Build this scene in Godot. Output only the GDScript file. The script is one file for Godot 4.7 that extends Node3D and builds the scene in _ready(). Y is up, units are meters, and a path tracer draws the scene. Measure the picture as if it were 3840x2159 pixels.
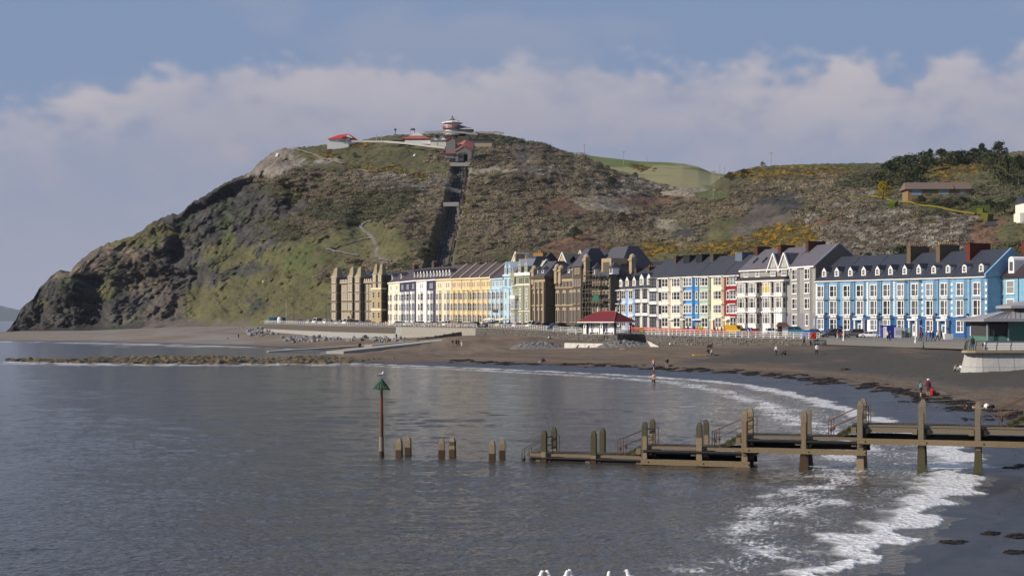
extends Node3D
const F := 5787.0      # focal length in photograph pixels (3840 wide)
const EYE := 8.5       # height of the eye above the sea
const HOR := 1201.0    # row of the sea horizon

var rng := RandomNumberGenerator.new()
var used := {}
var mats := {}
var texs := {}
var cache := {}

func _ready() -> void:
	rng.seed = 7
	var cam := Camera3D.new()
	cam.name = "camera"
	cam.projection = Camera3D.PROJECTION_FRUSTUM
	cam.near = 0.5
	cam.far = 30000.0
	cam.size = 2.0 * 0.5 * 1079.5 / F
	cam.frustum_offset = Vector2(0, 0.5 * (HOR - 1079.5) / F)
	cam.position = Vector3(0, EYE, 0)
	add_child(cam)
	cam.current = true
	var env := Environment.new()
	env.background_mode = Environment.BG_SKY
	env.tonemap_mode = Environment.TONE_MAPPER_LINEAR
	env.tonemap_exposure = 1.12
	env.sdfgi_enabled = true
	env.ssao_enabled = true
	env.ssil_enabled = true
	var sky := Sky.new()
	sky.sky_material = make_sky()
	env.sky = sky
	env.fog_enabled = true
	env.fog_density = 0.00003
	env.fog_light_color = Color(0.80, 0.85, 0.95)
	var we := WorldEnvironment.new()
	we.name = "world"
	we.environment = env
	add_child(we)
	var sun := DirectionalLight3D.new()
	sun.name = "sun"
	sun.light_energy = 1.5
	sun.light_color = Color(1.0, 0.945, 0.875)
	sun.light_angular_distance = 0.5
	sun.shadow_enabled = true
	var to_sun := Vector3(-0.84, 0.50, 0.27).normalized()
	add_child(sun)
	sun.look_at_from_position(to_sun * 100.0, Vector3.ZERO)
	make_textures()
	build_curves()
	build_terrain()
	build_sea()
	build_beach()
	build_promenade()
	build_buildings()
	build_hilltop()
	build_railway()
	build_hillside_things()
	build_street()
	build_jetty()
	build_people()

func at(u: float, v: float, d: float) -> Vector3:      # a point d metres ahead that is seen in direction (u, v)
	return Vector3((u - 1920.0) / F * d, EYE - (v - HOR) / F * d,-d)

func dist_at(v: float, y: float) -> float:              # how far ahead level ground y is seen at row v
	return (EYE - y) * F / (v - HOR)

func on_level(u: float, v: float, y: float) -> Vector3:
	return at(u, v, dist_at(v, y))

func numbered(n: String) -> String:
	var k: int = used.get(n, 0)
	used[n] = k + 1
	return n if k == 0 else "%s_%03d" % [n, k]

func tag(o: Node, label: String, category: String, group := "", kind := "") -> Node:
	if label: o.set_meta("label", label)
	if category: o.set_meta("category", category)
	if group: o.set_meta("group", group)
	if kind: o.set_meta("kind", kind)
	return o

func thing(n: String, label: String, category: String, where := Vector3.ZERO, turn := 0.0, group := "") -> Node3D:
	var o := Node3D.new()
	o.name = numbered(n)
	o.position = where
	o.rotation.y = turn
	add_child(o, true)
	tag(o, label, category, group)
	return o

func part(n: String, mesh: Mesh, m: Material, parent: Node, where := Vector3.ZERO) -> MeshInstance3D:
	var o := MeshInstance3D.new()
	o.name = numbered(n) if parent == self else n
	o.mesh = mesh
	if m: o.material_override = m
	o.position = where
	parent.add_child(o, true)
	return o

func setting(n: String, mesh: Mesh, m: Material) -> MeshInstance3D:
	var o := part(n, mesh, m, self)
	o.set_meta("kind", "structure")
	return o

func again(o: Node3D, label: String, where: Vector3, turn := 0.0) -> Node3D:
	var c: Node3D = o.duplicate()
	c.name = numbered(String(o.get_meta("base", o.name)))
	c.position = where
	c.rotation.y = turn
	add_child(c, true)
	c.set_meta("label", label)
	return c

class MB:
	var v := PackedVector3Array()
	var n := PackedVector3Array()
	var c := PackedColorArray()
	var t := PackedVector2Array()
	var ix := PackedInt32Array()
	var col := Color.WHITE
	var xf := Transform3D()
	func tri(a: Vector3, b: Vector3, d: Vector3) -> void:   # counter-clockwise seen from outside
		a = xf * a; b = xf * b; d = xf * d
		var nn := (b - a).cross(d - a).normalized()
		var k := v.size()
		v.append(a); v.append(b); v.append(d)
		for i in 3:
			n.append(nn); c.append(col); t.append(Vector2.ZERO)
		ix.append(k); ix.append(k + 2); ix.append(k + 1)
	func quad(a: Vector3, b: Vector3, d: Vector3, e: Vector3) -> void:
		a = xf * a; b = xf * b; d = xf * d; e = xf * e
		var nn := (d - a).cross(e - b).normalized()
		var k := v.size()
		v.append(a); v.append(b); v.append(d); v.append(e)
		for i in 4:
			n.append(nn); c.append(col)
		t.append(Vector2(0, 0)); t.append(Vector2(1, 0)); t.append(Vector2(1, 1)); t.append(Vector2(0, 1))
		ix.append(k); ix.append(k + 2); ix.append(k + 1); ix.append(k); ix.append(k + 3); ix.append(k + 2)
	func box(lo: Vector3, hi: Vector3) -> MB:
		var p := [Vector3(lo.x, lo.y, hi.z), Vector3(hi.x, lo.y, hi.z), Vector3(hi.x, hi.y, hi.z), Vector3(lo.x, hi.y, hi.z), Vector3(lo.x, lo.y, lo.z), Vector3(hi.x, lo.y, lo.z), Vector3(hi.x, hi.y, lo.z), Vector3(lo.x, hi.y, lo.z)]
		return hexa(p)
	func hexa(p: Array) -> MB:      # 0-3 front face (ccw from +z), 4-7 the same behind
		quad(p[0], p[1], p[2], p[3]); quad(p[5], p[4], p[7], p[6])
		quad(p[1], p[5], p[6], p[2]); quad(p[4], p[0], p[3], p[7])
		quad(p[3], p[2], p[6], p[7]); quad(p[4], p[5], p[1], p[0])
		return self
	func bar(a: Vector3, b: Vector3, w: float, h: float, up := Vector3.UP) -> MB:   # a square beam from a to b
		var z := (b - a).normalized()
		var x := up.cross(z)
		if x.length() < 0.01: x = Vector3.RIGHT.cross(z)
		x = x.normalized() * w * 0.5
		var y := z.cross(x).normalized() * h * 0.5
		return hexa([b - x - y, b + x - y, b + x + y, b - x + y, a - x - y, a + x - y, a + x + y, a - x + y])
	func prism(poly: Array, z0: float, z1: float) -> MB:    # ccw polygon in xy, from z0 (back) to z1 (front)
		var pk := PackedVector2Array(poly)
		var ids := Geometry2D.triangulate_polygon(pk)
		for i in range(0, ids.size(), 3):
			var a := pk[ids[i]]; var b := pk[ids[i + 1]]; var d := pk[ids[i + 2]]
			if (b - a).cross(d - a) < 0.0:
				var s := b; b = d; d = s
			tri(Vector3(a.x, a.y, z1), Vector3(b.x, b.y, z1), Vector3(d.x, d.y, z1))
			tri(Vector3(a.x, a.y, z0), Vector3(d.x, d.y, z0), Vector3(b.x, b.y, z0))
		for i in pk.size():
			var a := pk[i]; var b := pk[(i + 1) % pk.size()]
			quad(Vector3(a.x, a.y, z1), Vector3(a.x, a.y, z0), Vector3(b.x, b.y, z0), Vector3(b.x, b.y, z1))
		return self
	func slab(poly: Array, y0: float, y1: float) -> MB:     # polygon in xz (seen from above), from y0 up to y1
		var pts := []
		for q in poly: pts.append(Vector2(q.x,-q.y))
		if Geometry2D.is_polygon_clockwise(PackedVector2Array(pts)): pts.reverse()
		var old := xf
		xf = xf * Transform3D(Basis(Vector3.RIGHT, Vector3(0, 0,-1), Vector3.UP), Vector3.ZERO)
		prism(pts, y0, y1)
		xf = old
		return self
	func tube(pts: Array, rad: Variant, sides := 6) -> MB:
		var base := v.size()
		for i in pts.size():
			var p: Vector3 = pts[i]
			var dir: Vector3 = (pts[mini(i + 1, pts.size() - 1)] - pts[maxi(i - 1, 0)])
			dir = dir.normalized()
			var x := dir.cross(Vector3.UP)
			if x.length() < 0.05: x = dir.cross(Vector3.RIGHT)
			x = x.normalized()
			var y := x.cross(dir)
			var r: float = rad[i] if rad is Array else rad
			for s in sides:
				var a := TAU * s / sides
				var o := x * cos(a) + y * sin(a)
				v.append(xf * (p + o * r)); n.append((xf.basis * o).normalized()); c.append(col); t.append(Vector2(float(s) / sides, i))
		for i in pts.size() - 1:
			for s in sides:
				var a := base + i * sides + s
				var b := base + i * sides + (s + 1) % sides
				ix.append(a); ix.append(b); ix.append(b + sides); ix.append(a); ix.append(b + sides); ix.append(a + sides)
		for e in 2:
			var k0: int = base + (pts.size() - 1) * sides * e
			for s in range(1, sides - 1):
				ix.append(k0)
				ix.append(k0 + (s + 1 if e == 0 else s)); ix.append(k0 + (s if e == 0 else s + 1))
		return self
	func lathe(prof: Array, centre: Vector3, sides := 12) -> MB:   # prof: Vector2(radius, height) going up
		for i in prof.size() - 1:
			for s in sides:
				var a0 := TAU * s / sides; var a1 := TAU * (s + 1) / sides
				var p0: Vector2 = prof[i]; var p1: Vector2 = prof[i + 1]
				quad(centre + Vector3(cos(a0) * p0.x, p0.y,-sin(a0) * p0.x), centre + Vector3(cos(a1) * p0.x, p0.y,-sin(a1) * p0.x), centre + Vector3(cos(a1) * p1.x, p1.y,-sin(a1) * p1.x), centre + Vector3(cos(a0) * p1.x, p1.y,-sin(a0) * p1.x))
		return self
	func roof(x0: float, x1: float, z0: float, z1: float, y: float, h: float, hip := 0.0, cut := 0.0) -> MB:   # ridge along x; hip: inset of ridge ends
		var zm := (z0 + z1) * 0.5
		var a := Vector3(x0, y, z1); var b := Vector3(x1, y, z1); var d := Vector3(x1, y, z0); var e := Vector3(x0, y, z0)
		var r0 := Vector3(x0 + hip, y + h, zm + cut); var r1 := Vector3(x1 - hip, y + h, zm + cut)
		var s0 := Vector3(x0 + hip, y + h, zm - cut); var s1 := Vector3(x1 - hip, y + h, zm - cut)
		quad(a, b, r1, r0); quad(d, e, s0, s1)
		if cut > 0.0:
			quad(r0, r1, s1, s0); quad(b, d, s1, r1); quad(e, a, r0, s0)
		else:
			tri(b, d, r1); tri(e, a, r0)
		quad(e, d, b, a)
		return self
	func mesh() -> ArrayMesh:
		var arr := []
		arr.resize(Mesh.ARRAY_MAX)
		arr[Mesh.ARRAY_VERTEX] = v; arr[Mesh.ARRAY_NORMAL] = n; arr[Mesh.ARRAY_COLOR] = c; arr[Mesh.ARRAY_TEX_UV] = t; arr[Mesh.ARRAY_INDEX] = ix
		var m := ArrayMesh.new()
		m.add_surface_from_arrays(Mesh.PRIMITIVE_TRIANGLES, arr)
		return m

func grid_mesh(vs: PackedVector3Array, cs: PackedColorArray, ts: PackedVector2Array, rows: int, cols: int, skip := PackedByteArray()) -> ArrayMesh:
	var ns := PackedVector3Array()
	ns.resize(vs.size())
	for r in rows:
		for k in cols:
			var i := r * cols + k
			var e := vs[i + 1 if k < cols - 1 else i] - vs[i - 1 if k > 0 else i]
			var f := vs[i + cols if r < rows - 1 else i] - vs[i - cols if r > 0 else i]
			ns[i] = e.cross(f).normalized()
	var ix := PackedInt32Array()
	var w := 0
	ix.resize((rows - 1) * (cols - 1) * 6)
	for r in rows - 1:
		for k in cols - 1:
			var i := r * cols + k
			if skip.size() and skip[i]: continue
			ix[w] = i; ix[w + 1] = i + cols + 1; ix[w + 2] = i + 1
			ix[w + 3] = i; ix[w + 4] = i + cols; ix[w + 5] = i + cols + 1
			w += 6
	ix.resize(w)
	var arr := []
	arr.resize(Mesh.ARRAY_MAX)
	arr[Mesh.ARRAY_VERTEX] = vs; arr[Mesh.ARRAY_NORMAL] = ns; arr[Mesh.ARRAY_COLOR] = cs; arr[Mesh.ARRAY_TEX_UV] = ts; arr[Mesh.ARRAY_INDEX] = ix
	var m := ArrayMesh.new()
	m.add_surface_from_arrays(Mesh.PRIMITIVE_TRIANGLES, arr)
	return m

func noise(s: int, freq: float, oct := 3, kind := FastNoiseLite.TYPE_SIMPLEX_SMOOTH, ridged := false) -> FastNoiseLite:
	var f := FastNoiseLite.new()
	f.seed = s
	f.frequency = freq
	f.noise_type = kind
	f.fractal_type = FastNoiseLite.FRACTAL_RIDGED if ridged else FastNoiseLite.FRACTAL_FBM
	f.fractal_octaves = oct
	return f

func noise_image(s: int, freq: float, oct: int, lo: float, hi: float, size := 512, sx := 1, kind := FastNoiseLite.TYPE_SIMPLEX_SMOOTH) -> Image:
	var im := noise(s, freq, oct, kind).get_seamless_image(size, size)
	im.convert(Image.FORMAT_RGB8)
	var d := im.get_data()
	for i in d.size():
		d[i] = int(255.0 * (lo + (hi - lo) * d[i] / 255.0))
	im = Image.create_from_data(size, size, false, Image.FORMAT_RGB8, d)
	if sx != 1:
		var a := im.duplicate()
		a.resize(size / absi(sx) if sx > 0 else size, size if sx > 0 else size / absi(sx))
		var o := Image.create(size, size, false, Image.FORMAT_RGB8)
		for k in absi(sx):
			o.blit_rect(a, Rect2i(Vector2i.ZERO, a.get_size()), Vector2i(k * a.get_width(), 0) if sx > 0 else Vector2i(0, k * a.get_height()))
		im = o
	return im

func make_textures() -> void:
	texs.mottle = ImageTexture.create_from_image(noise_image(3, 0.012, 5, 0.87, 1.0))
	texs.fine = ImageTexture.create_from_image(noise_image(4, 0.05, 4, 0.62, 1.0))
	texs.streak = ImageTexture.create_from_image(noise_image(5, 0.02, 4, 0.74, 1.0, 512, 8))
	texs.grain = ImageTexture.create_from_image(noise_image(6, 0.03, 4, 0.4, 1.0, 512,-8))
	texs.woodv = ImageTexture.create_from_image(noise_image(15, 0.022, 5, 0.45, 1.0, 512, 8))
	texs.woodh = ImageTexture.create_from_image(noise_image(16, 0.022, 5, 0.45, 1.0, 512,-8))
	texs.stone = ImageTexture.create_from_image(noise_image(8, 0.06, 2, 0.42, 1.0, 512, 1, FastNoiseLite.TYPE_CELLULAR))
	var bump := noise(9, 0.022, 5).get_seamless_image(1024, 1024)
	bump.convert(Image.FORMAT_RGBA8)
	bump.bump_map_to_normal_map(6.0)
	texs.ripple = ImageTexture.create_from_image(bump)

func lin(r: float, g: float, b: float) -> Color:
	return Color(r, g, b).linear_to_srgb()

func mat(key: String, r := 0.5, g := 0.5, b := 0.5, rough := 0.85, tex := "", scale := 0.2) -> StandardMaterial3D:
	if mats.has(key): return mats[key]
	var m := StandardMaterial3D.new()
	m.resource_name = key
	var k := 1.12 if tex else 1.0
	m.albedo_color = lin(minf(r * k, 0.95), minf(g * k, 0.95), minf(b * k, 0.95))
	m.roughness = rough
	m.metallic_specular = 0.4
	if tex:
		m.albedo_texture = texs[tex]
		m.uv1_triplanar = true
		m.uv1_world_triplanar = true
		m.uv1_scale = Vector3.ONE * scale
	mats[key] = m
	return m

func vmat(key: String, rough := 0.9, tex := "", scale := 0.2) -> StandardMaterial3D:
	var m := mat(key, 1, 1, 1, rough, tex, scale)
	m.albedo_color = Color.WHITE
	m.vertex_color_use_as_albedo = true
	return m

func curve(pts: Array, x: float) -> float:        # straight-line interpolation in a list of Vector2(x, y)
	if x <= pts[0].x: return pts[0].y
	for i in range(1, pts.size()):
		if x <= pts[i].x:
			return lerpf(pts[i - 1].y, pts[i].y, (x - pts[i - 1].x) / (pts[i].x - pts[i - 1].x))
	return pts[-1].y

func table(pts: Array, x0: float, x1: float, step: float, smooth := 2) -> PackedFloat32Array:
	var o := PackedFloat32Array()
	var x := x0
	while x <= x1 + step:
		o.append(curve(pts, x)); x += step
	for k in smooth:
		var p := o.duplicate()
		for i in range(1, o.size() - 1):
			o[i] = (p[i - 1] + p[i] * 2.0 + p[i + 1]) * 0.25
	return o

func pick(tb: PackedFloat32Array, x0: float, step: float, x: float) -> float:
	var f := clampf((x - x0) / step, 0.0, tb.size() - 1.001)
	var i := int(f)
	return lerpf(tb[i], tb[i + 1], f - i)

func make_sky() -> PanoramaSkyMaterial:
	var big := noise(21, 0.9, 5)
	var puff := noise(22, 5.5, 6)
	var wisp := noise(23, 2.2, 5)
	var w := 768
	var h := 384
	var im := Image.create(w, h, false, Image.FORMAT_RGBF)
	for y in h:
		for x in w:
			im.set_pixel(x, y, sky_color((x + 0.5) / w, (y + 0.5) / h, big, puff, wisp))
	im.resize(4096, 2048, Image.INTERPOLATE_CUBIC)
	for y in range(860, 1024):          # the stretch of sky ahead, with the finer parts of its clouds
		for k in range(-270, 270):
			var x := posmod(k, 4096)
			im.set_pixel(x, y, sky_color((x + 0.5) / 4096.0, (y + 0.5) / 2048.0, big, puff, wisp))
	var m := PanoramaSkyMaterial.new()
	m.panorama = ImageTexture.create_from_image(im)
	m.energy_multiplier = 1.0
	return m

func sky_color(fx: float, fy: float, big: FastNoiseLite, puff: FastNoiseLite, wisp: FastNoiseLite) -> Color:
	var az := (fx if fx < 0.5 else fx - 1.0) * 360.0
	var el := (0.5 - fy) * 180.0
	var e := maxf(el, 0.0)
	var low := Color(0.345, 0.358, 0.445)
	var mid := Color(0.215, 0.295, 0.455)
	var high := Color(0.105, 0.175, 0.335)
	var c := low.lerp(mid, smoothstep(1.0, 9.5, e)).lerp(high, smoothstep(10.0, 65.0, e))
	var a := deg_to_rad(az)
	var el_r := deg_to_rad(el)
	var dir := Vector3(sin(a) * cos(el_r), sin(el_r),-cos(a) * cos(el_r))
	var p := Vector3(dir.x * 3.0, dir.y * 5.0, dir.z * 3.0)
	var top := 9.45 - 1.5 * smoothstep(-9.0,-20.0, az) + big.get_noise_3dv(p * 1.4) * 0.9
	var lump := puff.get_noise_3dv(p) + 0.45 * puff.get_noise_3dv(p * 2.7)
	var dens := smoothstep(-0.15, 0.62, (top - e) * 0.75 + lump * 0.95) * smoothstep(2.8, 7.6, e + lump * 1.6)
	var soft := wisp.get_noise_3dv(Vector3(p.x, p.y * 2.2, p.z) * 1.2)
	dens *= 0.72 + 0.5 * clampf(soft + 0.45, 0.0, 1.0)
	dens = clampf(dens, 0.0, 0.97)
	var edge := smoothstep(3.6, 0.2, top - e + lump * 1.2)
	var body := Color(0.330, 0.345, 0.440).lerp(Color(0.375, 0.37, 0.445), clampf(lump + 0.5, 0.0, 1.0))
	var cc := body.lerp(Color(0.52, 0.485, 0.52), clampf(edge * (0.55 + lump * 0.9), 0.0, 1.0))
	c = c.lerp(cc, dens)
	var veil := smoothstep(0.02, 0.5, wisp.get_noise_3dv(Vector3(dir.x * 1.6, dir.y * 3.4, dir.z * 1.6) + Vector3(3, 1, 0)) * 1.3) * smoothstep(6.0, 12.0, e)
	c = c.lerp(Color(0.33, 0.35, 0.45).lerp(Color(0.27, 0.30, 0.40), smoothstep(15.0, 60.0, e)), veil * 0.55)
	c = c * 0.90
	if el < 0.0: c = Color(0.14, 0.15, 0.17)
	return c

var shore := []      # Vector2(distance ahead, x) of the water's edge
var edge := []       # the same for the sea wall
var edge_y := []     # height of the promenade along it
var beach_y := []    # height of the shingle at the foot of the wall
var t_shore: PackedFloat32Array
var t_edge: PackedFloat32Array
var t_edge_y: PackedFloat32Array
var t_beach_y: PackedFloat32Array
var sn := noise(31, 0.09, 3)

func build_curves() -> void:
	shore = [Vector2(40, 7.5), Vector2(51, 11.9), Vector2(62, 16.5), Vector2(74, 21.8), Vector2(86, 26.1), Vector2(97, 29.0), Vector2(108, 31), Vector2(127, 31.5), Vector2(147, 32.3), Vector2(165, 32.5), Vector2(187, 31.7), Vector2(207, 30), Vector2(222, 25.5), Vector2(236, 19), Vector2(265, 0.8), Vector2(293,-21.7), Vector2(303,-31), Vector2(318,-43), Vector2(345,-46), Vector2(413,-48), Vector2(460,-66), Vector2(512,-92), Vector2(560,-126), Vector2(605,-170), Vector2(630,-209), Vector2(680,-236), Vector2(800,-276), Vector2(1000,-338), Vector2(1110,-372)]
	edge = [Vector2(40, 80), Vector2(150, 80), Vector2(192, 62), Vector2(215, 76), Vector2(241, 70), Vector2(256, 64.5), Vector2(285, 57.1), Vector2(300, 45.6), Vector2(315, 37), Vector2(345, 25.6), Vector2(375, 9.1), Vector2(405, 2.1), Vector2(430,-5.9), Vector2(495,-34.5), Vector2(560,-64.8), Vector2(620,-95.3), Vector2(640,-103), Vector2(665,-106), Vector2(730,-112), Vector2(900,-188), Vector2(1000,-261), Vector2(1090,-352), Vector2(1110,-362)]
	edge_y = [Vector2(40, 4.9), Vector2(285, 5.0), Vector2(300, 5.13), Vector2(315, 5.34), Vector2(345, 5.46), Vector2(375, 5.95), Vector2(405, 6.2), Vector2(430, 6.35), Vector2(560, 6.6), Vector2(620, 7.2), Vector2(720, 7.2)]
	beach_y = [Vector2(40, 2.2), Vector2(150, 2.6), Vector2(192, 2.0), Vector2(215, 3.4), Vector2(256, 4.1), Vector2(285, 3.9), Vector2(315, 3.4), Vector2(345, 3.3), Vector2(375, 4.2), Vector2(405, 4.4), Vector2(430, 4.4), Vector2(470, 3.6), Vector2(500, 2.6), Vector2(560, 2.1), Vector2(620, 3.8), Vector2(730, 5.6), Vector2(900, 4.8), Vector2(1000, 2.0), Vector2(1110, 1.0)]
	t_shore = table(shore, 40, 1110, 2.0, 6)
	t_edge = table(edge, 40, 1110, 2.0, 1)
	t_edge_y = table(edge_y, 40, 1110, 2.0, 6)
	t_beach_y = table(beach_y, 40, 1110, 2.0, 6)

func shore_x(d: float) -> float: return pick(t_shore, 40, 2, d)
func edge_x(d: float) -> float: return pick(t_edge, 40, 2, d)
func prom_y(d: float) -> float: return pick(t_edge_y, 40, 2, d)

func shore_gap(x: float, d: float) -> float:      # metres up the beach from the water's edge (negative: out at sea)
	var s := (shore_x(d + 3.0) - shore_x(d - 3.0)) / 6.0
	var w := sn.get_noise_2d(x * 1.3, d * 1.3)
	return (x - shore_x(d)) / sqrt(1.0 + s * s) + w * 1.6 + 0.7 * sn.get_noise_2d(x * 6.0 + 40.0, d * 4.0) + 1.0 * smoothstep(170.0, 80.0, d)

func beach_h(x: float, d: float) -> float:
	var g := shore_gap(x, d)
	if g <= 0.0: return maxf(g * 0.06,-1.2)
	var s := (shore_x(d + 3.0) - shore_x(d - 3.0)) / 6.0
	var full := maxf((edge_x(d) - shore_x(d)) / sqrt(1.0 + s * s), 4.0)
	var k := clampf(g / full, 0.0, 1.1)
	var h := pick(t_beach_y, 40, 2, d) * (0.75 * k + 0.25 * k * k * (3.0 - 2.0 * minf(k, 1.0)))
	return h + 0.10 * sn.get_noise_2d(x * 0.9, d * 0.5 + 90.0) * smoothstep(0.0, 12.0, g)

func beach_at(u: float, v: float) -> Vector3:      # where the sight line (u, v) meets the beach
	var d := 55.0
	var last := d
	while d < 1000.0:
		var p := at(u, v, d)
		if p.y <= beach_h(p.x, d):
			for k in 12:
				var m := (last + d) * 0.5
				var q := at(u, v, m)
				if q.y <= beach_h(q.x, m): d = m
				else: last = m
			return at(u, v, d)
		last = d
		d += 2.0
	return at(u, v, 300.0)

var cols_hill := [
	[-260, 1262, 1090, 1095,.2,.45,.7], [22, 1252, 1072, 1085,.2,.45,.7], [120, 1250, 1055, 1078,.15,.4,.7], [260, 1248, 1020, 1072,.2,.4,.65], [400, 1245, 985, 1068,.2,.45,.7], [560, 1238, 940, 1060,.25,.5,.72], [700, 1234, 890, 1050,.3,.55,.75],
	[860, 1230, 810, 1035,.3,.55,.75], [950, 1227, 770, 1020,.28,.5,.72], [1050, 1220, 730, 1010,.25,.45,.68], [1200, 1214, 690, 1000,.2,.42,.66], [1400, 1208, 640, 995,.2,.42,.66], [1600, 1206, 595, 992,.18,.4,.66], [1850, 1206, 545, 990,.18,.4,.66],
	[2050, 1208, 515, 980,.17,.4,.66], [2300, 1212, 470, 950,.17,.38,.64], [2550, 1215, 440, 905,.17,.36,.62], [2750, 1218, 418, 920,.16,.34,.56], [2950, 1221, 396, 940,.12,.26,.44], [3200, 1224, 376, 930,.10,.20,.33], [3500, 1227, 356, 850,.10,.21,.36], [3840, 1229, 340, 780,.10,.22,.40], [4120, 1230, 330, 740,.1,.22,.4]]
var ridge := [Vector2(-260, 1262), Vector2(0, 1254), Vector2(22, 1246), Vector2(60, 1193), Vector2(82, 1148), Vector2(120, 1121), Vector2(149, 1076), Vector2(194, 1029), Vector2(224, 1011), Vector2(240, 1016), Vector2(261, 1021), Vector2(273, 1002), Vector2(306, 969), Vector2(358, 932), Vector2(403, 912), Vector2(507, 880), Vector2(567, 835), Vector2(611, 813), Vector2(644, 801), Vector2(671, 805), Vector2(716, 760), Vector2(775, 728), Vector2(835, 689), Vector2(895, 663), Vector2(938, 645), Vector2(972, 606), Vector2(1029, 566), Vector2(1060, 556), Vector2(1133, 551), Vector2(1230, 541), Vector2(1327, 532), Vector2(1416, 513), Vector2(1491, 505), Vector2(1580, 503), Vector2(1655, 499), Vector2(1774, 498), Vector2(1849, 500), Vector2(1938, 516), Vector2(1975, 530), Vector2(2013, 531), Vector2(2050, 541), Vector2(2087, 556), Vector2(2162, 576), Vector2(2236, 604), Vector2(2310, 640), Vector2(2390, 664), Vector2(2460, 684), Vector2(2540, 698), Vector2(2620, 706), Vector2(2660, 700), Vector2(2700, 668), Vector2(2758, 642), Vector2(2833, 624), Vector2(2982, 616), Vector2(3131, 613), Vector2(3280, 610), Vector2(3355, 614), Vector2(3430, 608), Vector2(3520, 590), Vector2(3620, 580), Vector2(3720, 576), Vector2(3840, 566), Vector2(4120, 560)]
var tc := []     # the hill's columns as tables over u
var t_ridge: PackedFloat32Array
var n_big := noise(41, 0.016, 4)
var n_mid := noise(42, 0.05, 4)
var n_fin := noise(43, 0.16, 3)
var n_crag := noise(44, 0.035, 5, FastNoiseLite.TYPE_SIMPLEX_SMOOTH, true)
var n_zone := noise(45, 0.02, 4)

const ROCK := 0
const GRASS := 1
const SCRUB := 2
const GORSE := 3
const PALE := 4
const SCREE := 5
const BRACKEN := 6
const DEAD := 7
const THORN := 8
const BROWNROCK := 9
const LUSH := 10
const DARKSCRUB := 11
const PATH := 12
var cover := [
	[Color(.082,.079,.075), Color(.035,.034,.035)], [Color(.148,.140,.058), Color(.088,.088,.040)], [Color(.205,.165,.112), Color(.105,.092,.058)], [Color(.19,.145,.035), Color(.11,.10,.04)], [Color(.33,.295,.25), Color(.17,.15,.125)], [Color(.15,.128,.105), Color(.10,.086,.072)],
	[Color(.215,.125,.078), Color(.13,.085,.052)], [Color(.40,.36,.27), Color(.25,.215,.155)], [Color(.30,.28,.235), Color(.15,.13,.10)], [Color(.22,.172,.125), Color(.10,.088,.076)], [Color(.12,.145,.045), Color(.078,.095,.034)], [Color(.098,.098,.05), Color(.06,.06,.034)], [Color(.36,.345,.335), Color(.30,.285,.27)]]
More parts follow.
